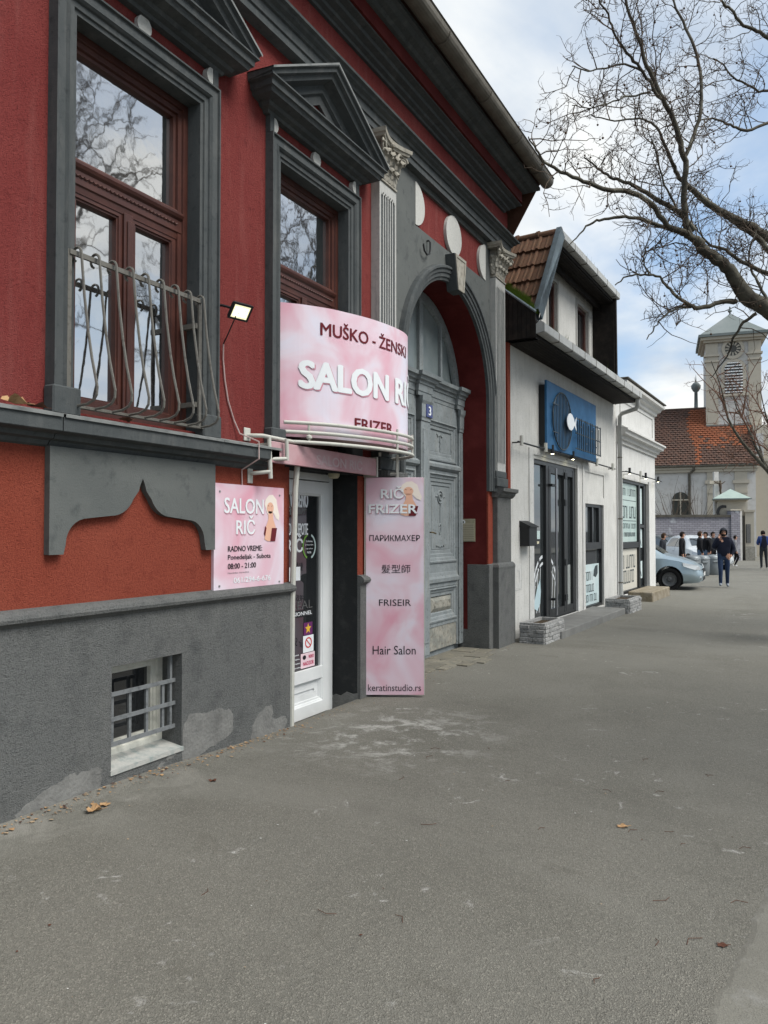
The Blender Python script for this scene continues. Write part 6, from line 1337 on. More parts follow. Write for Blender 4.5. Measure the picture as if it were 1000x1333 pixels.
# crucifix
cr = thing('crucifix', 'tall pale stone cross with a dark bronze figure above the churchyard wall', 'crucifix', (20.3, 47, -0.1))
cxx = 20.33
MB().box(cxx - 0.14, cxx + 0.14, 46.9, 47.1, 2.0, 5.25).build('upright', M_chw, cr); MB().box(cxx - 0.42, cxx + 0.30, 46.9, 47.08, 4.50, 4.70).build('cross_arm', M_chb, cr); MB().box(cxx - 0.3, cxx + 0.3, 46.75, 47.25, -0.3, 2.1).build('pedestal', M_chw, cr)
mb = MB(); q = Vector((cxx + 0.16, 46.8, 0))
mb.tube([q + Vector((0.02, 0, 3.62)), q + Vector((0.05, -0.03, 3.85)), q + Vector((0.0, -0.04, 4.08)), q + Vector((0.03, -0.02, 4.25)), q + Vector((0.0, -0.03, 4.48)), q + Vector((0.0, -0.03, 4.58))], [0.03, 0.05, 0.06, 0.07, 0.09, 0.04], 7)
mb.tube([q + Vector((0.0, -0.03, 4.56)), q + Vector((0.0, -0.04, 4.64)), q + Vector((0.01, -0.05, 4.72))], [0.03, 0.06, 0.02], 7)
for s_ in (-1, 1): mb.tube([q + Vector((0.05 * s_, -0.02, 4.5)), q + Vector((0.20 * s_, 0, 4.56)), q + Vector((0.34 * s_, 0.02, 4.66))], [0.035, 0.028, 0.02], 6)
mb.build('figure', mat('dark_bronze', (0.07, 0.05, 0.035), 0.5), cr, norm=False, smooth=True)
frontring('iron_arch', 19.75, 2.72, 0.27, 0.42, 44.6, mat('dark_ironwork', (0.06, 0.06, 0.06), 0.7), None, 0.08, 18)
ia = [o for o in bpy.data.objects if o.name == 'iron_arch'][0]; meta(ia, 'dark round ironwork ornament standing on the churchyard wall', 'ornament')
FR.pop()
# ------------------------------------------------------------------ plane trees
M_bark = mat('mottled_plane_bark', (0.095, 0.09, 0.07), 0.85, [(30, 0.4, 0.01)], [(7, (0.05, 0.045, 0.036), 0.42, 0.6), (3.5, (0.18, 0.175, 0.14), 0.55, 0.68)])
M_twig = mat('twig_bark', (0.10, 0.078, 0.06), 0.9)
M_pod = mat('plane_seed_ball', (0.09, 0.055, 0.035), 1.0)
def at(px, py, t):
    """point of the photograph's ray at horizontal distance t (used only to lay limbs out in space)"""
    f = Matrix.Rotation(YAW, 3, 'Z') @ Vector((0, 1, 0)); r = Matrix.Rotation(YAW, 3, 'Z') @ Vector((1, 0, 0))
    cp, sp = math.cos(PITCH), math.sin(PITCH)
    v = Vector(((px - 500) / 1000, 1, -(py - 666.5) / 1000)); y, z = v.y * cp - v.z * sp, v.y * sp + v.z * cp
    k = t / y; return CAM + (r * v.x + f * y + Vector((0, 0, z))) * k
FWD = Matrix.Rotation(YAW, 3, 'Z') @ Vector((0, 1, 0))
class Tree:
    def __init__(s, seed, maxd=1e9, keep=None): s.r = random.Random(seed); s.tw = MB(); s.pod = MB(); s.br = []; s.keep = keep; s.n = 0
    def rv(s, k=1.0): return Vector((s.r.gauss(0, 1), s.r.gauss(0, 1), s.r.gauss(0, 1))) * k
    def path(s, p, d, L, n, wob, up=0.0):
        pts = [p.copy()]; d = d.normalized(); st = L / n
        for k in range(n):
            d = (d + s.rv(wob) + Vector((0, 0, up))).normalized(); p = p + d * st; pts.append(p.copy())
        return pts
    def tri(s, pts, r0, r1, n=3, target=None):
        (target or s.tw).tube(pts, [r0 + (r1 - r0) * k / (len(pts) - 1) for k in range(len(pts))], n, caps=False)
    def twigs(s, pts, L, r, depth, dens, spread=0.9):
        """side shoots along pts"""
        tot = sum((b - a).length for a, b in zip(pts, pts[1:])); m = max(1 if dens < 3 else 0, int(tot * dens + s.r.random()))
        for q in range(m):
            f = (q + s.r.random()) / m * (len(pts) - 1); i = min(int(f), len(pts) - 2); p = pts[i].lerp(pts[i + 1], f - i)
            if s.keep and not s.keep(p): continue
            ax = (pts[i + 1] - pts[i]).normalized(); side = s.rv(); side = (side - ax * side.dot(ax)).normalized()
            d = ax * s.r.uniform(0.15, 0.8) + side * spread + Vector((0, 0, 0.12))
            l = L * s.r.uniform(0.45, 1.15) * (1.0 - 0.35 * f / (len(pts) - 1)); n = 5 if depth > 1 else 4
            pp = s.path(p, d, l, n, 0.30 if depth else 0.42, 0.07)
            s.tri(pp, r, r * 0.45, 4 if depth > 1 else 3); s.n += 1
            if depth: s.twigs(pp[1:], L * 0.44, r * 0.62, depth - 1, dens * (1.5 if dens > 3 else 1.35))
            elif s.r.random() < 0.05:
                e = pp[-1]; g = 0.016; e2 = e - Vector((0, 0, 0.06)); s.tw.tube([e, e2], 0.002, 3, caps=False)
                s.pod.grid([[tuple(e2 + Vector((g * c * math.cos(a), g * c * math.sin(a), h * g))) for a in (0, 1.26, 2.51, 3.77, 5.03)] for c, h in ((0.1, 1), (0.95, .4), (0.95, -.4), (0.1, -1))], 0, True)
def limbpts(spec, dep):
    """spec: list of (px, py, radius_px); dep: (start, end) distance"""
    out_, rad = [], []
    for k, (px, py, r) in enumerate(spec):
        t = dep[0] + (dep[1] - dep[0]) * k / (len(spec) - 1); out_.append(at(px, py, t)); rad.append(r * 0.70 * t / 1000)
    # catmull-rom smoothing
    P, Q = [], []
    for i in range(len(out_) - 1):
        a, b, c, d = out_[max(i - 1, 0)], out_[i], out_[i + 1], out_[min(i + 2, len(out_) - 1)]
        for j in range(4):
            t = j / 4; P.append(0.5 * ((2 * b) + (c - a) * t + (2 * a - 5 * b + 4 * c - d) * t * t + (-a + 3 * b - 3 * c + d) * t ** 3)); Q.append(rad[i] + (rad[i + 1] - rad[i]) * t)
    return P + [out_[-1]], Q + [rad[-1]]
def crown(p):
    v = p - CAM; f = v.dot(FWD); r = v.x * math.cos(YAW) + v.y * math.sin(YAW); return r / f > 0.185 and v.z / f > 0.26 and (v.z / f > 0.42 or r / f > 0.315)
T = Tree(77, keep=crown)
tr1 = thing('plane_tree', 'big bare plane tree arching its mottled limbs over the pavement', 'tree', tuple(at(1130, 700, 11.5).xy) + (-0.1,))
base = at(1130, 700, 11.5); base.z = -0.1
L1 = [(1000, 403, 15), (971, 386, 15), (958, 366, 12.5), (945, 347, 11), (930, 335, 10), (917, 325, 10), (904, 312, 9)]
T0 = at(1075, 470, 11.3)
mb = MB(); mb.tube([base, base + Vector((-0.03, 0.02, 1.2)), T0.lerp(base, 0.35), T0, at(1035, 428, 11.1), at(1000, 403, 11.0)], [0.36, 0.29, 0.25, 0.19, 0.145, 0.115], 14); mb.build('trunk', M_bark, tr1, norm=False, smooth=True)
limbs = [
 (L1, (11, 10.8), 0.9),
 ([(904, 312, 6.5), (895, 300, 6.2), (890, 260, 5.8), (893, 224, 5.5), (889, 195, 5.5), (878, 157, 5), (862, 128, 4.6), (850, 102, 4.2), (840, 80, 3.8), (827, 38, 3.2), (814, 0, 2.6), (806, -40, 2), (790, -90, 1.2)], (10.8, 10.0), 1.0),
 ([(891, 205, 4), (898, 190, 4), (909, 157, 3.6), (913, 128, 3.4), (912, 93, 3.1), (901, 54, 2.7), (885, 19, 2.3), (872, -15, 1.6), (865, -60, 1)], (10.75, 11.3), 1.0),
 ([(862, 128, 3.4), (854, 122, 3.4), (837, 93, 3), (821, 74, 2.8), (802, 48, 2.4), (792, 19, 2.1), (779, -5, 1.7), (770, -50, 1)], (10.4, 9.6), 1.0),
 ([(904, 312, 6.4), (890, 302, 6), (869, 293, 5.4), (846, 264, 4.9), (821, 250, 4.6), (792, 248, 4.2), (766, 238, 3.8), (738, 227, 3.3), (709, 210, 2.6), (699, 195, 2), (688, 178, 1.2)], (10.8, 9.3), 1.0),
 ([(904, 300, 5.2), (885, 277, 4.8), (853, 258, 4.2), (830, 245, 3.6), (808, 235, 3.0), (790, 228, 2.4), (775, 215, 1.8), (760, 205, 1.2)], (10.8, 10.8), 1.0),
 ([(895, 308, 4.2), (885, 302, 4), (850, 291, 3.6), (835, 285, 3.2), (814, 282, 2.9), (786, 285, 2.5), (768, 292, 2), (750, 309, 1.4), (738, 322, 0.9)], (10.8, 10.2), 1.0),
 ([(958, 392, 5.5), (940, 393, 4.6), (910, 401, 4.2), (898, 396, 3.4), (885, 389, 3), (869, 373, 2.6), (859, 360, 2.2), (840, 357, 2), (818, 360, 1.7), (801, 371, 1.1)], (11, 10.4), 1.1),
 ([(908, 401, 2.6), (892, 400, 2.2), (872, 406, 1.9), (862, 415, 1.6), (850, 430, 1.3), (842, 442, 0.9)], (10.9, 10.6), 1.1),
 ([(845, 357, 1.8), (838, 340, 1.5), (842, 328, 1.4), (858, 322, 1.3), (880, 317, 1.2), (896, 318, 1.1)], (10.5, 10.8), 1.0),
 ([(1012, 320, 9), (1000, 309, 8.6), (985, 300, 8.2), (968, 290, 7.6), (936, 274, 6.6), (910, 254, 5.6), (885, 232, 4.2), (876, 212, 3.2), (866, 186, 2.6), (851, 163, 2.2), (832, 154, 1.8), (800, 157, 1.4), (770, 150, 1)], (12.5, 11.3), 1.0),
 ([(1080, 420, 10), (1040, 365, 9.5), (1012, 335, 6), (1000, 326, 5.4), (985, 308, 5), (960, 292, 4.2), (938, 275, 3.2), (920, 268, 2.2)], (12.0, 12.4), 1.0),
 ([(1030, 372, 5), (1000, 357, 4.2), (965, 340, 3.6), (945, 326, 3), (925, 319, 2.4), (912, 305, 1.6), (905, 292, 1)], (12, 11.6), 1.0),
 ([(1030, 75, 4.2), (1000, 50, 3.6), (985, 40, 3.2), (968, 32, 2.8), (952, 13, 2.4), (939, -2, 2), (928, -40, 1.3)], (12.5, 12), 1.0),
 ([(1030, 155, 3.6), (1000, 160, 3), (974, 170, 2.7), (958, 166, 2.4), (945, 160, 2), (923, 154, 1.6), (905, 158, 1)], (12.3, 11.6), 1.0),
 ([(1030, 100, 3), (1000, 118, 2.4), (978, 112, 2.1), (955, 100, 1.8), (942, 84, 1.5), (928, 76, 1.1)], (12.6, 12.2), 1.0),
 ([(985, 408, 3.6), (968, 420, 3), (955, 440, 2.2), (950, 458, 1.6), (936, 478, 1.2), (925, 492, 0.8)], (11.2, 11.4), 0.9),
 ([(1000, 395, 3), (990, 372, 2.8), (978, 350, 2.2), (975, 330, 1.6), (985, 300, 1)], (11.2, 11.8), 1.0),
 ([(880, 270, 2.2), (866, 240, 1.9), (858, 215, 1.6), (852, 190, 1.3), (845, 170, 1)], (10.8, 10.6), 1.0),
 ([(838, 94, 2.2), (815, 84, 1.9), (790, 88, 1.6), (765, 92, 1.3), (745, 86, 1)], (10.2, 9.6), 1.0),
 ([(846, 120, 2), (820, 125, 1.7), (792, 135, 1.4), (768, 140, 1.1), (745, 137, 0.8)], (10.4, 9.8), 1.0),
]
for spec, dep, dn in limbs:
    P, Q = limbpts(spec, dep)
    for i in range(1, len(P) - 1): P[i] = P[i] + T.rv(0.007)
    m = MB(); m.tube(P, Q, 9 if max(Q) > 0.06 else 6); m.build('limb', M_bark, tr1, norm=False, smooth=True)
    th = max(0.012, min(0.022, Q[-1] * 1.0))
    T.twigs(P[2:], 0.98, 0.0085, 2, 6.6 * dn)
import sys; print('twigs', T.n, len(T.tw.f))
T.tw.build('twigs', M_twig, tr1, kind='stuff', norm=False); T.pod.build('seed_balls', M_pod, tr1, kind='stuff', norm=False)

def tree(x, y, h, seed, label, lean=(0, 0), keep=None, dens=1.0, spread=1.0, m=None, group=None, tw=None, r0=0.22, clear=0.32):
    t = thing('plane_tree', label, 'tree', (x, y, -0.1), 0, group); G = Tree(seed, keep=keep); rr = G.r
    p0 = Vector((x, y, -0.1)); k = h * clear; trunk = [p0, p0 + Vector((lean[0] * .3, lean[1] * .3, k * .5)), p0 + Vector((lean[0] * .6, lean[1] * .6, k)), p0 + Vector((lean[0], lean[1], k * 1.35))]
    MB().tube(trunk, [r0 * 1.25, r0, r0 * .9, r0 * .7], 10).build('trunk', M_bark, t, norm=False, smooth=True)
    for i in range(9):
        a = i * 2.4 + rr.random(); b = trunk[2].lerp(trunk[3], rr.random()); d = Vector((math.cos(a) * spread, math.sin(a) * spread, rr.uniform(0.7, 1.5)))
        P = G.path(b, d, h * rr.uniform(0.45, 0.62), 9, 0.13, 0.06)
        MB().tube(P, [r0 * .5 * (1 - k2 / 10.5) for k2 in range(10)], 6).build('limb', M_bark, t, norm=False, smooth=True)
        G.twigs(P[2:], h * 0.17, 0.02 * h / 9, 1 if dens < 1 else 2, 1.1 * dens)
        for q in (3, 5, 6):
            P2 = G.path(P[q], (P[q + 1] - P[q]).normalized() + G.rv(0.6), h * 0.28, 6, 0.18, 0.04)
            G.tri(P2, r0 * .18, 0.012, 5); G.twigs(P2, h * 0.13, 0.014 * h / 9, 1, 1.9 * dens)
    G.tw.build('twigs', tw or M_twig, t, kind='stuff', norm=False)
    return t, G
tree(7.6, 6.9, 13.0, 5, 'bare plane tree by the kerb, mirrored in the red house windows', spread=0.85, dens=1.6, r0=0.14, clear=0.24, keep=lambda p: p.x > 4.4 + 0.1 * max(0, p.y - 4))
tree(8.3, 15.6, 11.5, 9, 'second bare plane tree by the kerb, mirrored in the upper window panes', spread=0.8, keep=lambda p: p.x > 4.8 + 0.1 * max(0, p.y - 8) * 0.2)
# far trees at the right edge
M_twr = mat('reddish_twigs', (0.15, 0.085, 0.06), 0.9)
def far(px, t, h, seed, label, lean=0.0, dens=0.9, tw=None):
    b = at(px, 700, t); v = Vector((math.cos(YAW), math.sin(YAW), 0)) * lean
    tree(b.x, b.y, h, seed, label, lean=(v.x, v.y), dens=dens, spread=1.0, tw=tw, r0=0.17)
far(1030, 33, 9.8, 31, 'bare reddish tree half hiding the right edge of the bell tower', -0.8, 1.4, M_twr)
far(1022, 62, 11.0, 33, 'distant bare tree beside the church at the far right', 0, 1.0)
# leafless climbing shrub against the church wall
FR.append(FC)
G = Tree(14); sh_ = MB(); rr = G.r
for k in range(30):
    a = R(rr.uniform(20, 160)); x0 = rr.choice((19.0, 19.3, 20.9)) + rr.uniform(-.15, .15)
    P = G.path(Vector((x0, 51.2, 2.0)), Vector((math.cos(a) * 0.8, 0, math.sin(a))), rr.uniform(2.0, 3.4), 8, 0.07, 0.08); G.tri(P, 0.022, 0.008)
    if rr.random() < .7: G.twigs(P[3:], 0.8, 0.008, 0, 1.2)
G.tw.build('wall_shrub', M_twig, label='leafless fan of shoots climbing the white church wall round the arched window', cat='shrub', norm=False)
FR.pop()
# ------------------------------------------------------------------ people
def person(name_label, loc, rz, H, joints, cols, group=None, hair=None, hood=None, girth=1.0):
    """joints: dict name -> (x, y, z) as fractions of height; figure faces -Y; skin grown over one connected skeleton"""
    t = thing('person', name_label, 'person', loc, rz, group)
    J = dict(pelvis=(0, 0, .52), belly=(0, 0, .60), chest=(0, 0, .72), neck=(0, .0, .825), nk2=(0, -.008, .86), head=(0, -.015, .915), crown=(0, -.01, .965),
             hipL=(-.052, 0, .50), kneeL=(-.055, -.01, .285), ankL=(-.055, .01, .05), toeL=(-.06, -.075, .022),
             hipR=(.052, 0, .50), kneeR=(.055, -.01, .285), ankR=(.055, .01, .05), toeR=(.06, -.075, .022),
             shL=(-.105, 0, .795), elL=(-.135, .01, .63), wrL=(-.13, -.03, .49), haL=(-.125, -.045, .45), shR=(.105, 0, .795), elR=(.135, .01, .63), wrR=(.13, -.03, .49), haR=(.125, -.045, .45))
    J.update(joints)
    rad = dict(pelvis=(.085, .06), belly=(.080, .058), chest=(.092, .062), neck=(.055, .045), nk2=(.032, .032), head=(.046, .056), crown=(.030, .036), hipL=(.052, .055), kneeL=(.036, .038), ankL=(.026, .028), toeL=(.022, .016),
               shL=(.042, .042), elL=(.034, .034), wrL=(.024, .024), haL=(.020, .014))
    for a in list(rad): 
        if a.endswith('L'): rad[a[:-1] + 'R'] = rad[a]
    names = list(J); idx = {n: i for i, n in enumerate(names)}
    E = [('pelvis', 'belly'), ('belly', 'chest'), ('chest', 'neck'), ('neck', 'nk2'), ('nk2', 'head'), ('head', 'crown')]
    for s in 'LR': E += [('pelvis', 'hip' + s), ('hip' + s, 'knee' + s), ('knee' + s, 'ank' + s), ('ank' + s, 'toe' + s), ('chest', 'sh' + s), ('sh' + s, 'el' + s), ('el' + s, 'wr' + s), ('wr' + s, 'ha' + s)]
    me = bpy.data.meshes.new('body'); me.from_pydata([tuple(c * H for c in J[n]) for n in names], [(idx[a], idx[b]) for a, b in E], [])
    o = bpy.data.objects.new('body_src', me); COL.objects.link(o)
    sk = o.modifiers.new('skin', 'SKIN'); sk.use_smooth_shade = True; o.modifiers.new('sub', 'SUBSURF').levels = 2
    sv = me.skin_vertices[0].data
    for n in names:
        g = girth if n in ('pelvis', 'belly', 'chest', 'shL', 'shR', 'elL', 'elR', 'neck') else 1.0
        sv[idx[n]].radius = (rad[n][0] * H * g, rad[n][1] * H * g)
    sv[idx['pelvis']].use_root = True
    dg = bpy.context.evaluated_depsgraph_get(); dg.update(); m2 = bpy.data.meshes.new_from_object(o.evaluated_get(dg)); bpy.data.objects.remove(o)
    for c in cols: m2.materials.append(c)           # skin, top, trousers, shoes
    def seg(p, a, b):
        a, b = Vector(J[a]) * H, Vector(J[b]) * H; ab = b - a; f = max(0, min(1, (p - a).dot(ab) / ab.length_squared)); return (p - a - ab * f).length
    cols_arm = 4 if len(cols) > 4 else 1
    reg = [(('pelvis', 'belly'), 1), (('belly', 'chest'), 1), (('chest', 'neck'), 1), (('neck', 'nk2'), 0), (('nk2', 'head'), 0), (('head', 'crown'), 0)]
    for s in 'LR': reg += [(('hip' + s, 'knee' + s), 2), (('knee' + s, 'ank' + s), 2), (('ank' + s, 'toe' + s), 3), (('sh' + s, 'el' + s), cols_arm), (('el' + s, 'wr' + s), cols_arm), (('wr' + s, 'ha' + s), 0), (('pelvis', 'hip' + s), 2)]
    for p in m2.polygons:
        c = p.center - Vector((0, 0, 0.03 * H)) if p.center.z > .80 * H else p.center; p.material_index = min(((seg(c, *e), m) for e, m in reg), key=lambda q: q[0])[1]; p.use_smooth = True
    b = bpy.data.objects.new('body', m2); COL.objects.link(b); b.parent = t; WM[b.name] = wm(t)
    HX = Vector(J['head']) * H
    FR.append(wm(t))
    def cap(name, m, front, r=1.08, low=-0.06, ex=1.0):
        rows = []
        for i in range(9):
            ph = math.pi * i / 11
            row = []
            for k in range(15):
                a = 2 * math.pi * k / 15; y = math.sin(a) * math.sin(ph); x = math.cos(a) * math.sin(ph); z = math.cos(ph)
                row.append((HX.x + x * .052 * H * r, HX.y + y * .060 * H * r + .004 * H, HX.z + .012 * H + z * .066 * H * r * ex))
            rows.append(row)
        mb = MB(); i0 = len(mb.v)
        for r_ in rows: mb.v += r_
        for a in range(8):
            for k in range(15):
                k2 = (k + 1) % 15; ys = math.sin(2 * math.pi * (k + .5) / 15)
                if ys < -front and a > 3: continue
                mb.f.append((a * 15 + k, a * 15 + k2, (a + 1) * 15 + k2, (a + 1) * 15 + k)); mb.m.append(0)
        return mb.build(name, m, t, norm=False, smooth=True)
    if hair: cap('hair', hair, 0.15)
    if hood: cap('hood', hood, 0.55, 1.22)
    # simple face: nose, eyes, ears
    fm = cols[0]
    MB().tube([HX + Vector((0, -.050 * H, .012 * H)), HX + Vector((0, -.064 * H, -.008 * H)), HX + Vector((0, -.054 * H, -.012 * H))], [.005 * H, .008 * H, .004 * H], 5).build('nose', fm, t, norm=False, smooth=True)
    for s_ in (-1, 1): MB().lathe([(0, .004 * H), (.006 * H, 0), (0, -.004 * H)], HX + Vector((s_ * .018 * H, -.052 * H, .010 * H)), 6).build('eye', M_black, t, norm=False)
    # hands: palm grown from the wrist with five bent fingers
    for s_, n in ((-1, 'L'), (1, 'R')):
        h = Vector(J['ha' + n]) * H; w = Vector(J['wr' + n]) * H; d = (h - w).normalized(); sd = d.cross(Vector((0, 1, 0.2))).normalized(); up = sd.cross(d).normalized(); mb = MB()
        for k, (o_, l) in enumerate(((-.011, .026), (-.004, .031), (.004, .029), (.011, .023))):
            p = h + sd * o_ * H; mb.tube([p, p + d * l * .5 * H - up * .003 * H, p + d * l * .9 * H - up * .012 * H], [.0052 * H, .0048 * H, .0036 * H], 5)
        p = h - sd * .014 * H - d * .012 * H; mb.tube([p, p - sd * .010 * H + d * .012 * H, p - sd * .008 * H + d * .026 * H], [.006 * H, .005 * H, .004 * H], 5)
        mb.build('fingers', cols[0], t, norm=False, smooth=True)
    FR.pop()
    return t
M_sk = mat('skin', (0.48, 0.27, 0.19), 0.6); M_navy = mat('navy_quilted_cloth', (0.012, 0.014, 0.026), 0.8, (30, 0.3, 0.02)); M_jean = mat('blue_denim', (0.02, 0.033, 0.07), 0.9, None, (6, (0.035, 0.055, 0.10), 0.4, 0.7)); M_ljean = mat('pale_denim', (0.12, 0.17, 0.24), 0.9)
M_shoe = mat('grey_shoes', (0.20, 0.22, 0.25), 0.7); M_wsh = mat('white_shoes', (0.6, 0.6, 0.6), 0.7); M_dk = mat('black_cloth', (0.014, 0.014, 0.016), 0.9); M_hair = mat('dark_hair', (0.015, 0.011, 0.009), 0.7); M_hoodm = mat('charcoal_hood', (0.03, 0.033, 0.04), 0.9); M_blue = mat('blue_cloth', (0.04, 0.07, 0.20), 0.9); M_char = mat('charcoal_trousers', (0.03, 0.035, 0.04), 0.9)
def loc(px, t): p = at(px, 700, t); return (p.x, p.y, -0.03 if t < 12 else gz(min(p.x, 6.9), p.y))
GP = 'people standing about the church square'
# hooded man walking towards the camera, phone to his ear
hm = person('man in a charcoal hood and navy padded jacket walking with a phone at his ear', loc(942, 23.0), YAW - R(20), 1.78, dict(
    kneeL=(-.052, -.055, .29), ankL=(-.055, -.05, .055), toeL=(-.065, -.125, .045), kneeR=(.055, .01, .285), ankR=(.058, .075, .055), toeR=(.065, .0, .02),
    elR=(.150, .035, .63), wrR=(.118, -.025, .54), haR=(.095, -.045, .51), elL=(-.15, -.03, .66), wrL=(-.085, -.09, .80), haL=(-.068, -.07, .865)), [M_sk, M_navy, M_jean, M_shoe], hood=M_hoodm, girth=1.4)
FR.append(wm(hm)); H = 1.78
MB().obox((-.062 * H, -.055 * H, .905 * H), .02, .04, .14, rx=R(10)).build('phone', M_black, label='dark phone held at the ear of the hooded man', cat='phone', bevel=0.004)
mb = MB()
MB().tube([(-.04 * H, -.062 * H, .928 * H), (.04 * H, -.062 * H, .928 * H)], .007 * H, 5).build('sunglasses', M_black, hm, norm=False)
mb = MB(); mb.lathe([(0.03 * H, -.035 * H), (.036 * H, -.02 * H), (.028 * H, 0)], (0, -.038 * H, .895 * H), 8); mb.build('beard', M_hair, hm, norm=False, smooth=True)
FR.pop()
person('man in a dark padded vest over blue sleeves seen from behind at the right edge', loc(994, 34.5), YAW + R(170), 1.76, dict(elL=(-.135, -.02, .645), wrL=(-.09, -.11, .62), haL=(-.06, -.13, .63), elR=(.135, -.02, .645), wrR=(.09, -.11, .62), haR=(.06, -.13, .63), head=(0, -.04, .90), crown=(0, -.035, .95), kneeL=(-.06, 0, .285), ankL=(-.075, 0, .05), toeL=(-.09, -.07, .02)), [M_sk, M_navy, M_char, M_wsh, M_blue], hair=M_hair, girth=1.15, group=GP)
person('person in a dark hooded jacket behind the silver car, farthest left', loc(863, 27.0), YAW + R(60), 1.62, dict(head=(0, -.03, .91)), [M_sk, M_hoodm, M_dk, M_dk], hair=mat('brown_hair', (0.05, 0.03, 0.018), 0.8), girth=1.15, group=GP)
person('person in a long black coat standing by the white car', loc(888, 28.5), YAW + R(60), 1.66, dict(), [M_sk, M_dk, M_dk, M_dk], hair=M_hair, girth=1.15, group=GP)
FR.append(wm([o for o in bpy.data.objects if o.name == 'person.003'][0])); H = 1.66
MB().lathe([(.078 * H, .62 * H), (.082 * H, .52 * H), (.088 * H, .40 * H), (.094 * H, .28 * H), (0.02, .28 * H)], (0, 0.004, 0), 14, sy=.8).build('coat_skirt', M_dk, [o for o in bpy.data.objects if o.name == 'person.003'][0], norm=False, smooth=True); FR.pop()
person('woman in a black top and light jeans facing right beside the bins', loc(911, 30.0), YAW + R(80), 1.68, dict(kneeL=(-.052, -.05, .29), ankL=(-.055, -.02, .055), toeL=(-.06, -.09, .03)), [M_sk, M_dk, M_ljean, M_wsh], hair=mat('brown_hair', (0.05, 0.03, 0.018), 0.8), group=GP)
bp_ = person('dark-haired person wearing a black backpack in front of the brick wall', loc(919, 30.6), YAW - R(70), 1.66, dict(), [M_sk, M_dk, M_ljean, M_wsh], hair=M_hair, group=GP)
FR.append(wm(bp_)); MB().obox((0, 0.15, 1.20), 0.30, 0.17, 0.44).build('backpack', M_black, label='black backpack worn by the dark-haired person', cat='backpack', bevel=0.05); FR.pop()
person('person mostly hidden behind the hooded man, only a face showing', loc(928, 33.0), YAW + R(20), 1.66, dict(), [M_sk, M_hoodm, M_dk, M_wsh], hair=M_hair, group=GP)
person('person in black trousers and white shoes behind the hooded man', loc(957, 36.0), YAW + R(70), 1.5, dict(kneeL=(-.052, -.09, .30), ankL=(-.055, .02, .06), toeL=(-.06, -.06, .03), kneeR=(.055, -.02, .30), ankR=(.06, .10, .07), toeR=(.06, .04, .03)), [M_sk, mat('grey_cloth', (0.2, 0.2, 0.21), 0.9), M_dk, M_wsh], hair=M_hair, group=GP)

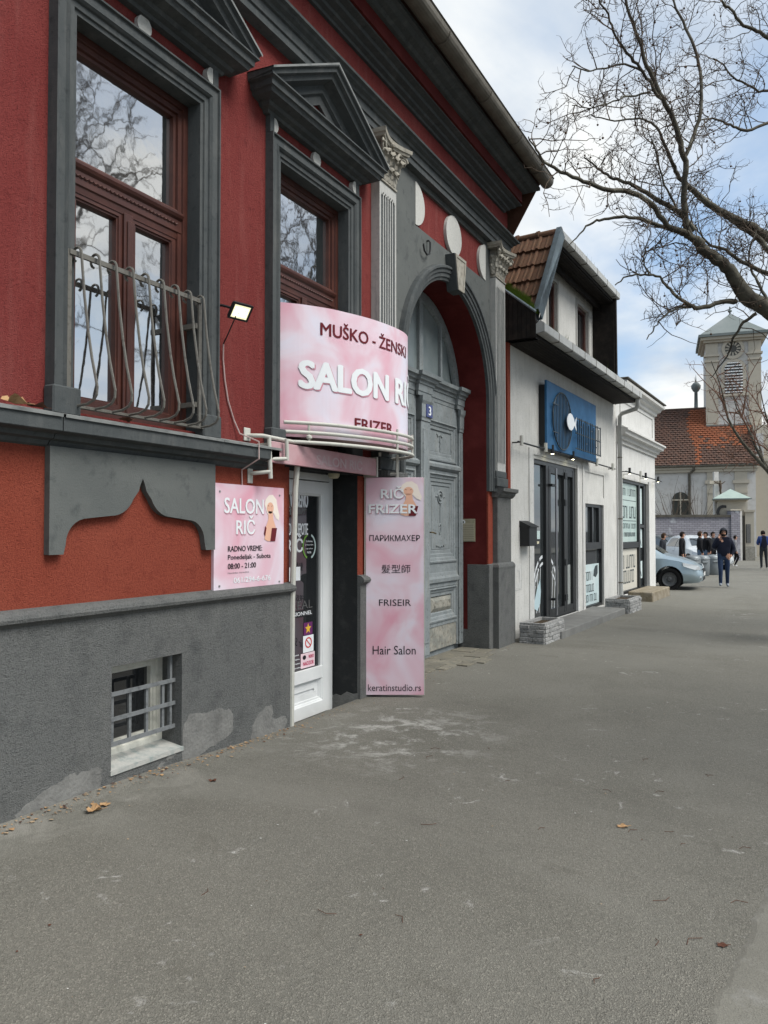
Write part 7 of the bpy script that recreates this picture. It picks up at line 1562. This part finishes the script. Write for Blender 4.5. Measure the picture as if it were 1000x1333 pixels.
# ------------------------------------------------------------------ cars
M_tyre = mat('tyre_rubber', (0.018, 0.018, 0.018), 0.9); M_rim = mat('dull_wheel_cover', (0.10, 0.105, 0.11), 0.4, metal=0.5); M_cgl = glass('car_glass', (0.02, 0.03, 0.032), 0.03, ior=1.8)
M_hl = mat('headlamp_glass', (0.45, 0.48, 0.5), 0.08, spec=0.9); M_plate = mat('number_plate_white', (0.6, 0.6, 0.58), 0.5)
def car(loc, rz, paint, label, hood_z=0.92, L=4.3, W=1.76, Hh=1.48, group=None):
    """nose at +X, origin on the ground below the middle"""
    t = thing('parked_car', label, 'car', loc, rz, group); FR.append(wm(t))
    # stations: x, lower z, belt z, top z, half-width low, half-width belt, half-width top
    fx = L / 2
    S = [(-fx, .42, .82, .84, .55, .60, .50), (-fx + .06, .30, .86, .95, .74, .76, .62), (-fx + .35, .22, .92, 1.02, .84, .85, .70), (-fx + .55, .20, .93, 1.10, .86, .87, .66), (-fx + .95, .20, .93, Hh - .06, .87, .88, .58),
         (-.55, .20, .92, Hh, .88, .88, .58), (.25, .20, .91, Hh - .02, .88, .88, .58), (.62, .20, .91, Hh - .14, .88, .88, .60), (1.08, .20, .91, 1.06, .88, .88, .66), (1.18, .20, .90, hood_z + .08, .88, .87, .66), (1.55, .20, .84, hood_z, .87, .85, .60), (fx - .28, .22, .74, hood_z - .12, .84, .80, .52), (fx - .10, .24, .62, hood_z - .24, .76, .74, .46), (fx, .30, .52, .58, .60, .60, .40)]
    rows = []
    for x, lo, be, top, wl, wb, wt in S:
        r = [(0, lo), (wl * .9, lo), (wl, lo + .08), (wl + .015, (lo + be) / 2), (wb, be), (wb - (wb - wt) * .15, be + (top - be) * .12), (wt + .03, top - (top - be) * .10), (wt - .06, top), (0, top + .02)]
        rows.append([(x, y, z) for y, z in r] + [(x, -y, z) for y, z in r[-2:0:-1]])
    mb = MB(); mb.grid(rows, 0, True); mb.poly(rows[0][::-1]); mb.poly(rows[-1]); body = mb.build('body', paint, t, smooth=True)
    wx = (fx - .86, -fx + .80)
    for x in wx:
        cm = MB(); cm.tube([(x, -1.2, .33), (x, 1.2, .33)], .375, 24); c = cm.build('cut', paint); c.hide_render = True
        bo = body.modifiers.new('arch', 'BOOLEAN'); bo.object = c; bo.operation = 'DIFFERENCE'; bo.solver = 'EXACT'
    dg = bpy.context.evaluated_depsgraph_get(); dg.update(); nm = bpy.data.meshes.new_from_object(body.evaluated_get(dg)); body.modifiers.clear(); body.data = nm
    for c in [o for o in bpy.data.objects if o.name.startswith('cut')]: bpy.data.objects.remove(c)
    sharp(body, 40)
    MB().box(-fx + .3, fx - .35, -.70, .70, .22, .45).build('underbody', M_black, t)
    for x in wx:
        for s in (-1, 1):
            wl = MB(); wl.grid([[(x + r * math.cos(2 * math.pi * k / 24), s * y, .32 + r * math.sin(2 * math.pi * k / 24)) for k in range(24)] for r, y in ((.20, .80), (.29, .86), (.32, .84), (.32, .66), (.2, .64))], 0, True); wl = wl.build('wheel', M_tyre, t, norm=False, smooth=True)
            rm = MB(); rm.grid([[(x + r * math.cos(2 * math.pi * k / 20), s * y, .32 + r * math.sin(2 * math.pi * k / 20)) for k in range(20)] for r, y in ((.0, .845), (.05, .845), (.08, .82), (.15, .83), (.195, .855), (.205, .80))], 0, True); rm.build('rim', M_rim, wl, norm=False)
    def side(name, pts, m, off=0.006):
        for s in (-1, 1): MB().poly([(x, s * (y + off), z) for x, y, z in pts]).build(name, m, t, norm=False)
    g = lambda z, top=Hh - .04: .87 - (z - .93) / (top - .93) * .25
    side('side_window', [(-1.15, g(.97), .98), (-.20, g(.97), .97), (-.20, g(1.36), 1.37), (-.95, g(1.34), 1.34)], M_cgl, .012)
    side('side_window', [(-.12, g(.97), .97), (.93, g(.96) + .01, .97), (.50, g(1.3) + .01, 1.30), (-.12, g(1.36), 1.37)], M_cgl, .012)
    MB().poly([(1.12, -.64, 1.03), (1.12, .64, 1.03), (.68, .56, 1.335), (.68, -.56, 1.335)]).build('windscreen', M_cgl, t, norm=False).location.z += 0.022
    MB().poly([(-fx + .50, -.60, 1.09), (-fx + .50, .60, 1.09), (-fx + .90, .55, 1.39), (-fx + .90, -.55, 1.39)]).build('rear_window', M_cgl, t, norm=False).location.x -= 0.02
    for s in (-1, 1):
        MB().obox((.88, s * .97, 1.0), .12, .16, .11).build('mirror', M_black if s < 0 else paint, t, bevel=.03)
        hl = [(fx - .06, .66, .60), (fx - .10, .70, .72), (fx - .52, .84, .80), (fx - .50, .86, .70), (fx - .20, .80, .60)]
        MB().grid([[(x, s * y, z) for x, y, z in hl], [(x + .02, s * (y + .03), z) for x, y, z in hl]], 0, True).poly([(x + .02, s * (y + .03), z) for x, y, z in hl]).build('headlight', M_hl, t)
        fl = MB(); fl.lathe([(0, .0), (.05, .0), (.06, -.02)], (0, 0, 0), 10); 
        MB().tube([(fx - .10, s * .66, .38), (fx - .04, s * .64, .38)], .06, 10).build('fog_lamp', M_hl, t, norm=False)
        MB().box(-.13, -.115, s * .88 - .004, s * .88 + .012, .30, .92).build('door_gap', M_black, t)
        MB().obox((-.30, s * .905, .80), .18, .03, .03).build('door_handle', paint, t, bevel=.008)
        MB().obox((-fx + .05, s * .66, .80), .06, .22, .20).build('tail_light', mat('red_lens', (0.35, 0.01, 0.01), 0.2), t, bevel=.02)
    MB().box(fx - .06, fx + .012, -.42, .42, .50, .62).build('grille', M_black, t, bevel=.01); MB().box(fx - .06, fx + .004, -.50, .50, .28, .40).build('lower_grille', M_black, t, bevel=.01)
    MB().box(fx + .0, fx + .02, -.26, .26, .42, .52).build('licence_plate', M_plate, t)
    FR.pop(); return t
M_silver = mat('silver_blue_paint', (0.34, 0.42, 0.46), 0.28, metal=0.6, spec=0.6); M_whp = mat('white_car_paint', (0.62, 0.65, 0.66), 0.25, spec=0.6); M_drk = mat('dark_car_paint', (0.05, 0.06, 0.065), 0.25, spec=0.6)
def locz(px, t): p = at(px, 700, t); return (p.x, p.y, gz(min(max(p.x, -30), 6.9), p.y))
wc = at(870, 745, 21.9)
a_ = R(2)
car((wc.x - 1.29 * math.cos(a_) + 0.0, wc.y - 1.29 * math.sin(a_) + 0.86, gz(3, wc.y)), a_, M_silver, 'silver blue hatchback poking its nose out beyond the corner shop')
car(locz(905, 35.0), R(-60) , M_whp, 'white saloon car parked behind the people on the square', hood_z=.88)
car(locz(862, 38), R(-35), M_drk, 'dark green estate car half hidden behind the silver hatchback')
# rounded grey waste bins
M_bin = mat('dull_grey_bin_metal', (0.20, 0.22, 0.23), 0.45, (12, 0.2, 0.01), metal=0.3)
for px, t, lb in ((902, 28.6, 'rounded grey waste bin nearest the silver car'), (914, 28.9, 'rounded grey waste bin, middle one of three'), (928, 29.6, 'rounded grey waste bin just behind the hooded man')):
    p = at(px, 735, t); z = gz(3, p.y); tb = thing('waste_bin', lb, 'waste bin', (p.x, p.y, z), YAW, 'grey bins by the parked cars'); FR.append(wm(tb))
    MB().lathe([(0.0, 0.0), (.22, 0.0), (.25, .03), (.27, .35), (.28, .66), (.27, .72), (.20, .78), (0, .80)], (0, 0, 0), 18).build('drum', M_bin, tb, smooth=True)
    MB().lathe([(.285, .64), (.295, .655), (.285, .67)], (0, 0, 0), 18).build('rim_band', M_bin, tb); MB().box(-.1, .1, -.30, -.27, .50, .56).build('grip', M_bin, tb, bevel=.01)
    FR.pop()

# ------------------------------------------------------------------ litter
M_lf = mat('dry_leaf', (0.42, 0.27, 0.14), 0.8, None, (20, (0.25, 0.14, 0.07), 0.4, 0.7)); M_lfd = mat('dark_dry_leaf', (0.10, 0.045, 0.03), 0.8)
def leafm(m, p, s, rz, label, dark=False, curl=0.3, grp=None):
    rnd = random.Random(hash(label) % 1000); out_ = []; n = 16
    for k in range(n):
        a = 2 * math.pi * k / n; r = s * (0.55 + 0.45 * abs(math.cos(2.5 * a))) * rnd.uniform(0.85, 1.1)
        out_.append((r * math.cos(a), r * math.sin(a), curl * s * (abs(math.sin(a * 1.5)) * 0.8 + 0.1 * rnd.random()) + 0.004))
    FR.append(Matrix.Translation(p) @ Matrix.Rotation(rz, 4, 'Z')); mb = MB(); c = (0, 0, 0.006)
    for k in range(n): mb.poly([c, out_[k], out_[(k + 1) % n]])
    o = mb.build('fallen_leaf', m, label=label, cat='leaf', norm=False, loc=(0, 0, 0), group=grp); mb = None
    mb = MB(); mb.tube([c, (s * 1.5, s * .3, .008)], 0.0015, 4); mb.build('leaf_stalk', m, o, norm=False); FR.pop(); return o
def gpt(px, py):
    d = at(px, py, 1.0) - CAM; k = (-0.03 - CAM.z) / d.z; p = CAM + d * k
    k = (gz(p.x, p.y) - CAM.z) / d.z; return CAM + d * k
GL = 'dry leaves lying about'
leafm(M_lf, gpt(810, 1077), .035, 0.4, 'pale tan dry leaf alone on the open pavement', grp=GL)
leafm(M_lf, gpt(122, 1057), .05, 1.0, 'curled brown leaf near the foot of the plinth patch', curl=.7, grp=GL)
leafm(M_lf, gpt(136, 1049), .035, 2.0, 'small orange leaf just behind the curled brown one', grp=GL)
leafm(M_lfd, gpt(277, 1018), .028, 2.4, 'dark red leaf on the pavement below the cellar window', curl=.5, grp=GL)
leafm(M_lfd, gpt(940, 1232), .022, 0.2, 'dark narrow leaf on the pale kerb strip', curl=.2, grp=GL)
leafm(M_lf, Vector((0.09, 2.73, 2.33)), .07, 0.6, 'large tan leaf on the window ledge at the left edge', curl=.8, grp=GL)
leafm(M_lfd, Vector((0.10, 2.86, 2.33)), .06, 1.2, 'dark leaf beside the tan one on the window ledge', curl=.5, grp=GL)
leafm(M_lfd, Vector((0.11, 3.52, 2.33)), .06, 2.2, 'dark brown leaf caught on the ledge below the railing', curl=.5, grp=GL)
rnd = random.Random(6); gr = MB()
def speck(x, y, s, mi):
    z = gz(x, y) + 0.004; a = rnd.uniform(0, 6.28); k = rnd.uniform(.3, 1); q = []
    for j in range(5):
        b = a + j * 1.256; r = s * rnd.uniform(.5, 1); q.append((x + r * math.cos(b), y + r * k * math.sin(b), z + rnd.uniform(0, s * .4)))
    gr.poly(q, mi)
for _ in range(260): y = rnd.uniform(2.6, 5.5); speck(0.05 + abs(rnd.gauss(0, .09)), y, rnd.uniform(.004, .020), rnd.choice((0, 0, 2, 2, 1)))
for _ in range(420): y = rnd.uniform(2.4, 11.0); speck(0.045 + abs(rnd.gauss(0, .10)), y, rnd.uniform(.003, .013), rnd.choice((0, 0, 1, 2)))
for _ in range(260): speck(rnd.uniform(.2, 5.5), rnd.uniform(1.5, 16) , rnd.uniform(.003, .010), rnd.choice((1, 2, 3, 3)))
for _ in range(26):
    x, y, a = rnd.uniform(1.2, 3.9), rnd.uniform(1.8, 6), rnd.uniform(0, 6.28); l = rnd.uniform(.02, .06); z = gz(x, y) + .004
    gr.tube([(x, y, z), (x + l * math.cos(a), y + l * math.sin(a), z + .003), (x + l * 1.6 * math.cos(a + .4), y + l * 1.6 * math.sin(a + .4), z)], .0014, 4, mi=1)
gr.build('leaf_litter', [M_lf, M_lfd, mat('tan_crumb', (0.35, 0.26, 0.17), 0.9), mat('pale_crumb', (0.6, 0.6, 0.57), 0.8)], kind='stuff', norm=False, label='scattered leaf bits and grit on the pavement')
